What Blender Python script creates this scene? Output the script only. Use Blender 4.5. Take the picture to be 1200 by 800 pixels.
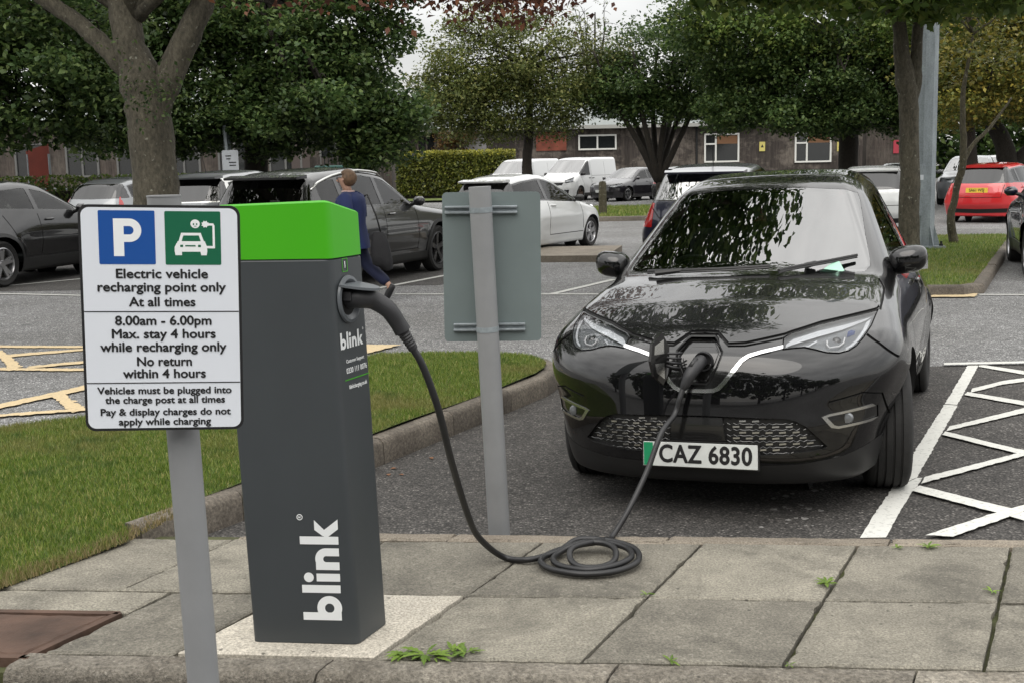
import bpy, bmesh, math, random
import numpy as np
from mathutils import Vector, Matrix

random.seed(7)
rng = np.random.default_rng(7)
SC = bpy.context.scene
COL = SC.collection
for o in list(bpy.data.objects):
    bpy.data.objects.remove(o)

# ------------------------------------------------------------------ camera
FPX, CAMH, VH, ROLL = 1400.0, 1.62, 195.0, math.radians(1.2)
PITCH = math.atan((400 - VH) / FPX)
cF = np.array([0, math.cos(PITCH), -math.sin(PITCH)])
cU0 = np.array([0, math.sin(PITCH), math.cos(PITCH)])
cR0 = np.array([1.0, 0, 0])
cR = cR0 * math.cos(ROLL) - cU0 * math.sin(ROLL)
cU = cU0 * math.cos(ROLL) + cR0 * math.sin(ROLL)
cam_d = bpy.data.cameras.new("camera")
cam = bpy.data.objects.new("camera", cam_d)
COL.objects.link(cam)
cam_d.sensor_fit = 'HORIZONTAL'
cam_d.sensor_width = 36.0
cam_d.lens = FPX / 1200.0 * 36.0
cam_d.clip_start = 0.05
cam_d.clip_end = 2000
M = Matrix(((cR[0], cU[0], -cF[0], 0), (cR[1], cU[1], -cF[1], 0), (cR[2], cU[2], -cF[2], CAMH), (0, 0, 0, 1)))
cam.matrix_world = M
SC.camera = cam

def G(u, v, z=0.0):
    """surveyed ground point: where the sight line of photo pixel (u, v) meets height z"""
    d = cF + (u - 600) / FPX * cR + (400 - v) / FPX * cU
    t = (z - CAMH) / d[2]
    return np.array([0, 0, CAMH]) + d * t

def GY(u, v, Y):
    d = cF + (u - 600) / FPX * cR + (400 - v) / FPX * cU
    return np.array([0, 0, CAMH]) + d * (Y / d[1])

# ------------------------------------------------------------------ sky, sun, exposure
SUN_EL, SUN_ROT = math.radians(52), math.radians(200)
W = bpy.data.worlds.new("World")
SC.world = W
W.use_nodes = True
nt = W.node_tree
for n in list(nt.nodes):
    nt.nodes.remove(n)
wo = nt.nodes.new('ShaderNodeOutputWorld')
bg = nt.nodes.new('ShaderNodeBackground')
sky = nt.nodes.new('ShaderNodeTexSky')
sky.sky_type = 'NISHITA'
sky.sun_disc = False
sky.sun_elevation = SUN_EL
sky.sun_rotation = SUN_ROT
sky.altitude = 100
sky.air_density = 1.0
sky.dust_density = 3.0
tc = nt.nodes.new('ShaderNodeTexCoord')
sep = nt.nodes.new('ShaderNodeSeparateXYZ')
nt.links.new(tc.outputs['Generated'], sep.inputs[0])
# overcast cloud sheet: brighter towards the zenith, with soft cloud structure
mr = nt.nodes.new('ShaderNodeMapRange')
mr.inputs['From Min'].default_value = 0.0
mr.inputs['From Max'].default_value = 0.9
mr.inputs['To Min'].default_value = 7.6
mr.inputs['To Max'].default_value = 24.0
nt.links.new(sep.outputs['Z'], mr.inputs['Value'])
mp = nt.nodes.new('ShaderNodeMapping')
mp.inputs['Scale'].default_value = (1.6, 1.6, 4.0)
nt.links.new(tc.outputs['Generated'], mp.inputs['Vector'])
ns = nt.nodes.new('ShaderNodeTexNoise')
ns.inputs['Scale'].default_value = 1.7
ns.inputs['Detail'].default_value = 5
ns.inputs['Roughness'].default_value = 0.55
nt.links.new(mp.outputs[0], ns.inputs['Vector'])
cr = nt.nodes.new('ShaderNodeMapRange')
cr.inputs['From Min'].default_value = 0.3
cr.inputs['From Max'].default_value = 0.7
cr.inputs['To Min'].default_value = 0.72
cr.inputs['To Max'].default_value = 1.18
nt.links.new(ns.outputs['Fac'], cr.inputs['Value'])
mul = nt.nodes.new('ShaderNodeMath'); mul.operation = 'MULTIPLY'
nt.links.new(mr.outputs[0], mul.inputs[0]); nt.links.new(cr.outputs[0], mul.inputs[1])
comb = nt.nodes.new('ShaderNodeVectorMath'); comb.operation = 'SCALE'
comb.inputs[0].default_value = (1.0, 0.985, 0.955)
nt.links.new(mul.outputs[0], comb.inputs['Scale'])
mix = nt.nodes.new('ShaderNodeMix'); mix.data_type = 'RGBA'
mix.inputs['Factor'].default_value = 0.8
nt.links.new(sky.outputs['Color'], mix.inputs['A'])
nt.links.new(comb.outputs[0], mix.inputs['B'])
nt.links.new(mix.outputs['Result'], bg.inputs['Color'])
bg.inputs['Strength'].default_value = 0.1
nt.links.new(bg.outputs[0], wo.inputs[0])

sd = bpy.data.lights.new("sun", 'SUN')
sd.energy = 1.0
sd.angle = math.radians(50)
sd.color = (1.0, 0.96, 0.9)
so = bpy.data.objects.new("sun", sd)
COL.objects.link(so)
# Nishita: rotation 0 = +Y, clockwise seen from above
sdir = Vector((math.sin(SUN_ROT) * math.cos(SUN_EL), math.cos(SUN_ROT) * math.cos(SUN_EL), math.sin(SUN_EL)))
so.rotation_euler = sdir.to_track_quat('Z', 'Y').to_euler()
so.location = (0, 0, 40)

SC.view_settings.view_transform = 'Standard'
SC.view_settings.look = 'None'
SC.view_settings.exposure = 0.32
SC.view_settings.gamma = 1.0
SC.view_settings.use_curve_mapping = False
SC.render.engine = 'CYCLES'
SC.cycles.max_bounces = 8
SC.cycles.transparent_max_bounces = 16

# ------------------------------------------------------------------ mesh helpers
class MB:
    """collects shapes, builds ONE mesh object"""
    def __init__(s):
        s.v = []; s.f = []
    def add(s, vs, fs):
        o = len(s.v)
        s.v.extend([tuple(map(float, p)) for p in vs])
        s.f.extend([tuple(i + o for i in f) for f in fs])
        return s
    def box(s, c, d, rz=0.0, bev=0.0):
        """centre, full dims; optional edge bevel"""
        cx, cy, cz = c; hx, hy, hz = [q / 2 for q in d]
        ca, sa = math.cos(rz), math.sin(rz)
        if bev <= 0:
            pts = [(x, y, z) for z in (-hz, hz) for x, y in ((-hx, -hy), (hx, -hy), (hx, hy), (-hx, hy))]
            fs = [(3, 2, 1, 0), (4, 5, 6, 7), (0, 1, 5, 4), (1, 2, 6, 5), (2, 3, 7, 6), (3, 0, 4, 7)]
        else:
            b = min(bev, hx * .9, hy * .9, hz * .9)
            def ring(ix, iy, z):
                r = []
                for sx, sy in ((1, 1), (-1, 1), (-1, -1), (1, -1)):
                    X, Y = sx * ix, sy * iy
                    a = [(X, sy * (iy - b) if iy > b else Y), (sx * (ix - b) if ix > b else X, Y)]
                    if (sx * sy) < 0: a = a[::-1]
                    r += [(px, py, z) for px, py in a]
                return r
            rings = [ring(hx - b, hy - b, -hz), ring(hx, hy, -hz + b), ring(hx, hy, hz - b), ring(hx - b, hy - b, hz)]
            pts = [p for r in rings for p in r]
            fs = [tuple(range(7, -1, -1)), tuple(range(24, 32))]
            for k in range(3):
                for i in range(8):
                    j = (i + 1) % 8
                    fs.append((k * 8 + i, k * 8 + j, k * 8 + 8 + j, k * 8 + 8 + i))
        pts = [(cx + x * ca - y * sa, cy + x * sa + y * ca, cz + z) for x, y, z in pts]
        return s.add(pts, fs)
    def tube(s, path, rad, n=10, caps=True):
        """tube along points; rad a number or list"""
        P = [np.array(p, float) for p in path]
        if not hasattr(rad, '__len__'): rad = [rad] * len(P)
        T = []
        for i in range(len(P)):
            t = P[min(i + 1, len(P) - 1)] - P[max(i - 1, 0)]
            T.append(t / (np.linalg.norm(t) + 1e-12))
        a = np.array([0, 0, 1.0]) if abs(T[0][2]) < .9 else np.array([1.0, 0, 0])
        nrm = np.cross(T[0], a); nrm /= np.linalg.norm(nrm)
        vs = []
        for i in range(len(P)):
            nrm = nrm - T[i] * (nrm @ T[i]); nrm /= np.linalg.norm(nrm)
            b = np.cross(T[i], nrm)
            for k in range(n):
                an = 2 * math.pi * k / n
                vs.append(P[i] + rad[i] * (nrm * math.cos(an) + b * math.sin(an)))
        fs = []
        for i in range(len(P) - 1):
            for k in range(n):
                j = (k + 1) % n
                fs.append((i * n + k, i * n + j, i * n + n + j, i * n + n + k))
        if caps:
            fs.append(tuple(range(n - 1, -1, -1))); e = (len(P) - 1) * n
            fs.append(tuple(range(e, e + n)))
        return s.add(vs, fs)
    def lathe(s, prof, n=32, origin=(0, 0, 0), axis='Z', close=False):
        """prof: list of (r, h) revolved about axis"""
        vs = []; fs = []; m = len(prof)
        for k in range(n):
            an = 2 * math.pi * k / n; c, q = math.cos(an), math.sin(an)
            for r, h in prof:
                p = {'Z': (r * c, r * q, h), 'Y': (r * c, h, r * q), 'X': (h, r * c, r * q)}[axis]
                vs.append((p[0] + origin[0], p[1] + origin[1], p[2] + origin[2]))
        mm = m if close else m - 1
        for k in range(n):
            j = (k + 1) % n
            for i in range(mm):
                i2 = (i + 1) % m
                f = (k * m + i, j * m + i, j * m + i2, k * m + i2)
                fs.append(f if axis != 'Y' else f[::-1])
        return s.add(vs, fs)
    def prism(s, poly, fn, d0, d1, side=True):
        """polygon list (a,b) mapped by fn(a,b,d) from depth d0 to d1"""
        n = len(poly)
        vs = [fn(a, b, d0) for a, b in poly] + [fn(a, b, d1) for a, b in poly]
        fs = [tuple(range(n - 1, -1, -1)), tuple(range(n, 2 * n))]
        if side:
            fs += [(i, (i + 1) % n, n + (i + 1) % n, n + i) for i in range(n)]
        return s.add(vs, fs)
    def build(s, name, mat, parent=None, smooth=False, loc=None, fix=True):
        me = bpy.data.meshes.new(name)
        me.from_pydata(s.v, [], s.f)
        if fix:
            bm = bmesh.new(); bm.from_mesh(me)
            bmesh.ops.recalc_face_normals(bm, faces=bm.faces[:])
            bm.to_mesh(me); bm.free()
        me.materials.append(mat)
        o = bpy.data.objects.new(name, me); COL.objects.link(o)
        if parent is not None: o.parent = parent
        if loc is not None: o.location = loc
        if smooth:
            shade(o, smooth)
        return o

def shade(o, ang=True):
    me = o.data
    me.polygons.foreach_set('use_smooth', [True] * len(me.polygons))
    if ang is not True:
        me.set_sharp_from_angle(angle=math.radians(ang))
    me.update()

def fast_mesh(name, V, Fc, mat, parent=None, smooth=False):
    """V (n,3) array, Fc (m,k) array of equal-size faces"""
    me = bpy.data.meshes.new(name)
    V = np.asarray(V, np.float32); Fc = np.asarray(Fc, np.int32)
    k = Fc.shape[1]
    me.vertices.add(len(V)); me.vertices.foreach_set('co', V.ravel())
    me.loops.add(Fc.size); me.loops.foreach_set('vertex_index', Fc.ravel())
    me.polygons.add(len(Fc))
    me.polygons.foreach_set('loop_start', np.arange(0, Fc.size, k, dtype=np.int32))
    me.update(calc_edges=True); me.validate()
    if smooth: me.polygons.foreach_set('use_smooth', [True] * len(me.polygons))
    me.materials.append(mat)
    o = bpy.data.objects.new(name, me); COL.objects.link(o)
    if parent is not None: o.parent = parent
    return o

def tag(o, label=None, cat=None, group=None, kind=None):
    if label: o['label'] = label
    if cat: o['category'] = cat
    if group: o['group'] = group
    if kind: o['kind'] = kind
    return o

def thing(name, label, cat, loc=(0, 0, 0), rz=0.0, group=None):
    o = bpy.data.objects.new(name, None); COL.objects.link(o)
    o.empty_display_size = 0.2
    o.location = loc; o.rotation_euler = (0, 0, rz)
    return tag(o, label, cat, group)

def struct(name, mb, m, smooth=False):
    o = mb.build(name, m, smooth=smooth) if isinstance(mb, MB) else mb
    o['kind'] = 'structure'
    return o

def copy_tree(o, parent=None):
    c = o.copy(); COL.objects.link(c)
    if parent is not None: c.parent = parent
    for ch in list(o.children): copy_tree(ch, c)
    return c

def text_mesh(txt, size, mat, name, parent=None, mtx=None, bold=0.0, ext=0.0004, align='CENTER', sx=1.0, spacing=1.0, fat=0.):
    cu = bpy.data.curves.new(name, 'FONT')
    cu.body = txt; cu.size = size; cu.align_x = align; cu.align_y = 'CENTER'
    cu.offset = bold * size; cu.extrude = ext; cu.resolution_u = 4; cu.space_character = spacing
    t = bpy.data.objects.new(name, cu); COL.objects.link(t)
    bpy.context.view_layer.update()
    dg = bpy.context.evaluated_depsgraph_get()
    me = bpy.data.meshes.new_from_object(t.evaluated_get(dg))
    bpy.data.objects.remove(t); bpy.data.curves.remove(cu)
    me.transform(Matrix.Diagonal((sx, 1, 1, 1)))
    if fat:
        bm = bmesh.new()
        for i, (dx, dy) in enumerate(((0, 0), (fat, 0), (-fat, 0), (0, fat), (0, -fat))):
            q = me.copy(); q.transform(Matrix.Translation((dx, dy, .00006 * i))); bm.from_mesh(q); bpy.data.meshes.remove(q)
        bm.to_mesh(me); bm.free()
    if mtx is not None: me.transform(mtx)
    me.name = name
    me.materials.clear(); me.materials.append(mat)
    o = bpy.data.objects.new(name, me); COL.objects.link(o)
    if parent is not None: o.parent = parent
    return o

# ------------------------------------------------------------------ materials
def nodemat(name):
    m = bpy.data.materials.new(name); m.use_nodes = True
    t = m.node_tree
    return m, t, t.nodes['Principled BSDF']

def L(t, a, b): t.links.new(a, b)

def noise(t, scale, detail=4, rough=.55, coord='Object', sc=None, dist=0):
    c = t.nodes.new('ShaderNodeTexCoord'); n = t.nodes.new('ShaderNodeTexNoise')
    n.inputs['Scale'].default_value = scale; n.inputs['Detail'].default_value = detail
    n.inputs['Roughness'].default_value = rough; n.inputs['Distortion'].default_value = dist
    if sc:
        mpn = t.nodes.new('ShaderNodeMapping'); mpn.inputs['Scale'].default_value = sc
        L(t, c.outputs[coord], mpn.inputs[0]); L(t, mpn.outputs[0], n.inputs['Vector'])
    else:
        L(t, c.outputs[coord], n.inputs['Vector'])
    return n.outputs['Fac']

def ramp(t, fac, stops):
    r = t.nodes.new('ShaderNodeValToRGB'); e = r.color_ramp.elements
    while len(e) < len(stops): e.new(.5)
    for i, (p, c) in enumerate(stops):
        e[i].position = p
        if not hasattr(c, '__len__'): c = (c, c, c)
        e[i].color = (c[0], c[1], c[2], 1)
    L(t, fac, r.inputs['Fac'])
    return r.outputs['Color']

def mixc(t, fac, a, b, mode='MIX'):
    n = t.nodes.new('ShaderNodeMix'); n.data_type = 'RGBA'; n.blend_type = mode
    for key, val in (('Factor', fac), ('A', a), ('B', b)):
        s_ = n.inputs[key] if key != 'Factor' else n.inputs[0]
        if key == 'A': s_ = n.inputs[6]
        if key == 'B': s_ = n.inputs[7]
        if isinstance(val, (int, float)) and key == 'Factor': s_.default_value = val
        elif isinstance(val, tuple): s_.default_value = (*val, 1)
        else: L(t, val, s_)
    return n.outputs[2]

def bump(t, bs, h, strength=.3, dist=.01):
    b = t.nodes.new('ShaderNodeBump'); b.inputs['Strength'].default_value = strength
    b.inputs['Distance'].default_value = dist
    L(t, h, b.inputs['Height']); L(t, b.outputs[0], bs.inputs['Normal'])
    return b

def mk(name, col, rough=.5, metal=0., var=None, bmp=None, coat=0., spec=.5, vcol=None):
    """simple procedural material: base colour with noise variation and bump"""
    m, t, b = nodemat(name)
    b.inputs['Base Color'].default_value = (*col, 1)
    b.inputs['Roughness'].default_value = rough; b.inputs['Metallic'].default_value = metal
    b.inputs['Coat Weight'].default_value = coat; b.inputs['Coat Roughness'].default_value = .02
    b.inputs['Specular IOR Level'].default_value = spec
    if var:
        n = noise(t, var[0])
        c0 = tuple(max(0, q * (1 - var[1])) for q in col); c1 = vcol or tuple(q * (1 + var[1]) for q in col)
        L(t, ramp(t, n, [(.3, c0), (.7, c1)]), b.inputs['Base Color'])
    if bmp:
        bump(t, b, noise(t, bmp[0]), bmp[1], bmp[2] if len(bmp) > 2 else .01)
    return m
# ================================================================== car bodies
# A body is an implicit solid (smooth intersection of roofline, flanks, nose and tail), meshed by surface nets;
# lamps, windows, shut lines are then cut into that skin as exact outlines.
def smax(a, b, k):
    h = np.clip(.5 + .5 * (a - b) / k, 0, 1)
    return b * (1 - h) + a * h + k * h * (1 - h)
def smin(a, b, k): return -smax(-a, -b, k)
def sstep(a, b, x):
    t = np.clip((x - a) / (b - a), 0, 1); return t * t * (3 - 2 * t)

def smooth_table(pts, sig, lo=-6, hi=6, n=2400):
    pts = sorted(pts); xs = np.linspace(lo, hi, n)
    ys = np.interp(xs, [p[0] for p in pts], [p[1] for p in pts])
    if sig > 0:
        dx = xs[1] - xs[0]; r = int(4 * sig / dx) + 1
        k = np.exp(-.5 * (np.arange(-r, r + 1) * dx / sig) ** 2); k /= k.sum()
        ys = np.convolve(np.pad(ys, r, mode='edge'), k, 'valid')
    return xs, ys

class CarShape:
    def __init__(s, **k):
        d = dict(W=.865, zc=.62, alo=.45, ahi=.5, belt=[(-9, .97), (9, .93)], wb=.80, tum=.49, taper=.06, taperx=-1.5,
                 kf=.36, kr=.20, xm=-1.7, crown=.05, cf=.855, nf=3.5, cr=.55, nr=4.0, zb=.16, sig=.05, ksig=.025,
                 ktop=.10, kft=.09, ksf=.10, flare=.018, wr=.32, cflow=0., fnar=0., scoop=.012, mods=[], axles=(0, -2.588))
        d.update(k)
        for a, b in d.items(): setattr(s, a, b)
        s.tp = smooth_table(s.prof, s.sig); s.dtp = np.gradient(s.tp[1], s.tp[0])
        s.tf = smooth_table(s.face, s.ksig, -1, 3, 1600)
        s.tr = smooth_table(s.tail, s.ksig, -1, 3, 1600)
        s.tb = smooth_table(s.belt, .1)
    def F(s, P):
        x, y, z = P[:, 0], P[:, 1], P[:, 2]
        ya = np.abs(y); y2 = ya * ya
        wr_ = sstep(s.xm + .25, s.xm - .25, x)
        xe = x + s.kf * y2 * (1 - wr_) - s.kr * y2 * wr_
        zt = np.interp(xe, *s.tp) - s.crown * y2 / (s.W * s.W) * 1.3
        sl = np.interp(xe, s.tp[0], s.dtp)
        ft = (z - zt) / np.sqrt(1 + sl * sl)
        belt = np.interp(x, *s.tb)
        dz = z - s.zc
        lo = s.W - s.alo * np.minimum(dz, 0) ** 2 - s.ahi * np.maximum(dz, 0) ** 2
        for ax in s.axles:
            r = np.sqrt((x - ax) ** 2 + (z - s.wr) ** 2)
            lo = lo + s.flare * np.exp(-((r - s.wr - .03) / .10) ** 2) * sstep(.95, .6, z)
        if s.scoop:
            mid = sstep(s.axles[1] + .35, s.axles[1] + .75, x) * sstep(s.axles[0] - .35, s.axles[0] - .75, x)
            lo = lo - s.scoop * mid * np.exp(-((z - .44) / .09) ** 2) + .5 * s.scoop * mid * np.exp(-((z - .66) / .05) ** 2)
        lo = lo - s.fnar * sstep(.03, .40, x) * sstep(.72, .34, z)
        up = s.wb - (z - belt) * s.tum - s.taper * np.minimum(x - s.taperx, 0) ** 2
        ws = smin(lo, up, .05)
        fs = (ya - ws) * .92
        cf = s.cf + s.cflow * sstep(.66, .48, z)
        xf = np.interp(z, *s.tf) - cf * ya ** s.nf
        ff = (x - xf) / np.sqrt(1 + (cf * s.nf * ya ** (s.nf - 1)) ** 2)
        xr = np.interp(z, *s.tr) + s.cr * ya ** s.nr
        slr = np.gradient(s.tr[1], s.tr[0])
        fr = (xr - x) / np.sqrt(1 + (s.cr * s.nr * ya ** (s.nr - 1)) ** 2 + np.interp(z, s.tr[0], slr) ** 2)
        f = smax(ft, fs, s.ktop)
        f = smax(f, smax(ff, fs, s.ksf) * 1.0, .06) if False else f
        f = smax(f, ff, s.kft)
        f = smax(f, fr, .07)
        f = smax(f, s.zb - z, .03)
        for m in s.mods: f = m(f, x, ya, z)
        return f
    def grad(s, P, e=2e-3):
        g = np.zeros_like(P)
        for i in range(3):
            d = np.zeros(3); d[i] = e
            g[:, i] = (s.F(P + d) - s.F(P - d)) / (2 * e)
        return g
    def bounds(s):
        return (min(p[1] for p in s.tail) - .1, max(p[1] for p in s.face) + .1, s.W + .12, max(p[1] for p in s.prof) + .1)
    def mesh(s, h):
        x0, x1, wy, zt = s.bounds()
        n = [int((x1 - x0) / h) + 2, 2 * int(wy / h) + 2, int((zt - .02) / h) + 2]
        o = np.array([x0, -(n[1] - 1) * h / 2, .02])
        X, Y, Z = np.meshgrid(*[o[i] + np.arange(n[i]) * h for i in range(3)], indexing='ij')
        V = np.concatenate([s.F(np.stack([a.ravel() for a in (X[i:i+1], Y[i:i+1], Z[i:i+1])], 1)) for i in range(n[0])]).reshape(n)
        S = V < 0
        c = np.zeros([q - 1 for q in n], int)
        for i in (0, 1):
            for j in (0, 1):
                for k in (0, 1): c += S[i:n[0]-1+i, j:n[1]-1+j, k:n[2]-1+k]
        act = (c > 0) & (c < 8)
        idx = -np.ones(act.shape, int); cells = np.argwhere(act); idx[act] = np.arange(len(cells))
        acc = np.zeros((len(cells), 3)); cnt = np.zeros(len(cells))
        cor = [(i, j, k) for i in (0, 1) for j in (0, 1) for k in (0, 1)]
        for a in cor:
            for b in cor:
                if sum(b) - sum(a) == 1 and all(q >= p for p, q in zip(a, b)):
                    va = V[tuple((cells + a).T)]; vb = V[tuple((cells + b).T)]
                    m = (va < 0) != (vb < 0)
                    t = va[m] / (va[m] - vb[m])
                    acc[m] += np.array(a) + t[:, None] * (np.array(b) - np.array(a)); cnt[m] += 1
        P = o + h * (cells + acc / cnt[:, None])
        for _ in range(5):
            g = s.grad(P); P = P - g * (s.F(P) / np.maximum((g * g).sum(1), .05))[:, None]
        Q = []
        for ax in range(3):
            u, v = (ax + 1) % 3, (ax + 2) % 3
            sl0 = [slice(None)] * 3; sl1 = [slice(None)] * 3
            sl0[ax] = slice(0, n[ax] - 1); sl1[ax] = slice(1, n[ax])
            A = S[tuple(sl0)]; B = S[tuple(sl1)]
            e = np.argwhere(A != B)
            e = e[(e[:, u] > 0) & (e[:, v] > 0) & (e[:, u] < n[u] - 1) & (e[:, v] < n[v] - 1)]
            fl = A[tuple(e.T)]
            q = []
            for du, dv in ((1, 1), (0, 1), (0, 0), (1, 0)):
                w = e.copy(); w[:, u] -= du; w[:, v] -= dv
                q.append(idx[tuple(w.T)])
            q = np.stack(q, 1); q[~fl] = q[~fl][:, ::-1]
            Q.append(q)
        return P, np.concatenate(Q)
    def hit(s, o, d, t0=0., t1=20.):
        """first surface point along a ray (car coordinates)"""
        ts = np.arange(t0, t1, .004); P = o + ts[:, None] * d
        f = s.F(P); k = np.argmax(f < 0)
        if f[k] >= 0: return None
        a, b = ts[k - 1], ts[k]
        for _ in range(20):
            m = (a + b) / 2
            if s.F((o + m * d)[None])[0] < 0: b = m
            else: a = m
        return o + a * d
    def drop(s, x=None, y=None, z=None):
        """surface point from above (x,y) / side (x,z; y>0) / front (y,z)"""
        if z is None: return s.hit(np.array([x, y, 3.]), np.array([0, 0, -1.]), 0, 3)
        if y is None: return s.hit(np.array([x, 2., z]), np.array([0, -1., 0]), 0, 2)
        return s.hit(np.array([2.5, y, z]), np.array([-1., 0, 0]), 0, 6)

def circle(cx, cz, r, n=36, a0=0, a1=360):
    return [(cx + r * math.cos(math.radians(a0 + (a1 - a0) * i / n)), cz + r * math.sin(math.radians(a0 + (a1 - a0) * i / n))) for i in range(n)]

def grow(poly, d):
    """offset a polygon outwards by d"""
    n = len(poly); A = sum(poly[i][0] * poly[(i+1) % n][1] - poly[(i+1) % n][0] * poly[i][1] for i in range(n))
    sg = 1 if A > 0 else -1
    out = []
    for i in range(n):
        p0, p1, p2 = (np.array(poly[(i + k - 1) % n], float) for k in range(3))
        e1 = p1 - p0; e2 = p2 - p1; e1 /= np.linalg.norm(e1) + 1e-9; e2 /= np.linalg.norm(e2) + 1e-9
        n1 = sg * np.array([e1[1], -e1[0]]); n2 = sg * np.array([e2[1], -e2[0]])
        m = n1 + n2; q = max(.35, 1 + n1 @ n2)
        out.append(tuple(p1 + d * m / q))
    return out

def strip(pts, w):
    """open polyline -> thin closed polygon of width w"""
    P = [np.array(p, float) for p in pts]; L_, R_ = [], []
    for i in range(len(P)):
        t = P[min(i+1, len(P)-1)] - P[max(i-1, 0)]; t /= np.linalg.norm(t)
        nn = np.array([-t[1], t[0]]) * w / 2
        L_.append(tuple(P[i] + nn)); R_.append(tuple(P[i] - nn))
    return L_ + R_[::-1]

def inpoly(pts, poly):
    x, y = pts[:, 0], pts[:, 1]; c = np.zeros(len(pts), bool); n = len(poly)
    for i in range(n):
        x1, y1 = poly[i]; x2, y2 = poly[(i + 1) % n]
        if y1 == y2: continue
        m = ((y1 > y) != (y2 > y)) & (x < (x2 - x1) * (y - y1) / (y2 - y1) + x1)
        c ^= m
    return c

VIEW = {'F': (1, 2, 0, 1), 'B': (1, 2, 0, -1), 'S': (0, 2, 1, 0), 'T': (0, 1, 2, 1)}
class Skin:
    def __init__(s, shape, h):
        s.sh = shape
        P, Q = shape.mesh(h)
        me = bpy.data.meshes.new('tmp'); me.from_pydata(P.tolist(), [], Q.tolist())
        s.bm = bmesh.new(); s.bm.from_mesh(me); bpy.data.meshes.remove(me)
        s.tag = s.bm.faces.layers.int.new('tag')
        s.names = ['body']
    def cut(s, name, view, poly, both=False, lim=None, sides=None, only=None):
        """mark the skin inside the outline as part `name`. both: mirror in y (front/top views) ; side view acts on both flanks.
        lim: (axis, lo, hi) ranges the face centre must lie in"""
        if both:
            s.cut(name, view, poly, lim=lim, only=only)
            s.cut(name, view, [(-a, b) if view in 'FB' else (a, -b) for a, b in poly][::-1], lim=lim, only=only); return
        a, b, w, sg = VIEW[view]
        if name not in s.names: s.names.append(name)
        ti = s.names.index(name)
        lo = np.min(poly, 0) - .03; hi = np.max(poly, 0) + .03
        s.bm.faces.ensure_lookup_table()
        cand = []
        for f in s.bm.faces:
            c = f.calc_center_median()
            if c[a] < lo[0] - .03 or c[a] > hi[0] + .03 or c[b] < lo[1] - .03 or c[b] > hi[1] + .03: continue
            if view == 'F' and f.normal.x < .03: continue
            if view == 'B' and f.normal.x > -.03: continue
            if view == 'T' and f.normal.z < .05: continue
            if view == 'S' and (abs(f.normal.y) < .08 or abs(c.y) < .3): continue
            if lim and any(not (l0 <= c[ax] <= l1) for ax, l0, l1 in lim): continue
            cand.append(f)
        n = len(poly)
        for i in range(n):
            p, q = np.array(poly[i]), np.array(poly[(i + 1) % n])
            if np.linalg.norm(q - p) < 1e-6: continue
            l0 = np.minimum(p, q) - .004; l1 = np.maximum(p, q) + .004
            sel = []; rest = []
            for f in cand:
                if not f.is_valid: continue
                us = [v.co[a] for v in f.verts]; vs = [v.co[b] for v in f.verts]
                if max(us) < l0[0] or min(us) > l1[0] or max(vs) < l0[1] or min(vs) > l1[1]: rest.append(f)
                else: sel.append(f)
            if not sel: continue
            nn = np.zeros(3); nn[a] = -(q - p)[1]; nn[b] = (q - p)[0]
            co = np.zeros(3); co[a], co[b] = p
            es = {e for f in sel for e in f.edges}; vv = {v for f in sel for v in f.verts}
            r = bmesh.ops.bisect_plane(s.bm, geom=list(vv) + list(es) + sel, dist=1e-5, plane_co=co, plane_no=nn)
            new = {g for g in r['geom'] if isinstance(g, bmesh.types.BMFace)}
            new |= {f for f in sel if f.is_valid}
            cand = rest + [f for f in new if f.is_valid]
        cand = [f for f in set(cand) if f.is_valid]
        if not cand: return
        C = np.array([[*f.calc_center_median()] for f in cand])
        m = inpoly(C[:, [a, b]], poly)
        for f, k in zip(cand, m):
            if k and (only is None or s.names[f[s.tag]] in only): f[s.tag] = ti
    def part(s, name, mat, parent, offset=0., disp=None, skirt=False, objname=None, sel=None, label=None, both_faces=False):
        """lift one marked region out as an object. sel filters by face centre"""
        if name not in s.names: return None
        ti = s.names.index(name); fs = [f for f in s.bm.faces if f[s.tag] == ti]
        if sel: fs = [f for f in fs if sel(f.calc_center_median())]
        if not fs: return None
        vid = {}; P = []; Fc = []
        for f in fs:
            ids = []
            for v in f.verts:
                if v.index not in vid or True:
                    k = vid.get(v)
                    if k is None: k = len(P); vid[v] = k; P.append(v.co[:])
                ids.append(k)
            Fc.append(ids)
        P = np.array(P); g = s.sh.grad(P); N = g / np.linalg.norm(g, axis=1)[:, None]
        P2 = P + N * offset
        if disp is not None:
            P2 = P2 + (np.array(disp) if not callable(disp) else disp(P))
        nv = len(P)
        faces = [tuple(f) for f in Fc]
        nsm = len(faces)
        V = P2.tolist()
        if skirt:
            ec = {}
            for f in Fc:
                for i in range(len(f)):
                    e = (f[i], f[(i + 1) % len(f)]); ec[e] = 1
            V += P.tolist(); w = [P2, P]
            base = len(V)
            V += P2.tolist()
            for (i, j) in list(ec):
                if (j, i) not in ec: faces.append((j + base, i + base, i + nv, j + nv))
        me = bpy.data.meshes.new(objname or name)
        me.from_pydata(V, [], faces)
        me.polygons.foreach_set('use_smooth', [k < nsm for k in range(len(faces))])
        if offset == 0 and disp is None or not skirt:
            nn = np.zeros((len(V), 3)); nn[:nv] = N
            if not skirt: me.normals_split_custom_set_from_vertices(nn.tolist())
        me.materials.append(mat)
        o = bpy.data.objects.new(objname or name, me); COL.objects.link(o)
        o.parent = parent
        if label: o['label'] = label
        return o

def plane_mtx(o, xd, yd):
    """matrix with columns xd, yd, normal at o"""
    x = Vector(xd).normalized(); n = x.cross(Vector(yd)).normalized(); y = n.cross(x)
    return Matrix(((x[0], y[0], n[0], o[0]), (x[1], y[1], n[1], o[1]), (x[2], y[2], n[2], o[2]), (0, 0, 0, 1)))

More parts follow.
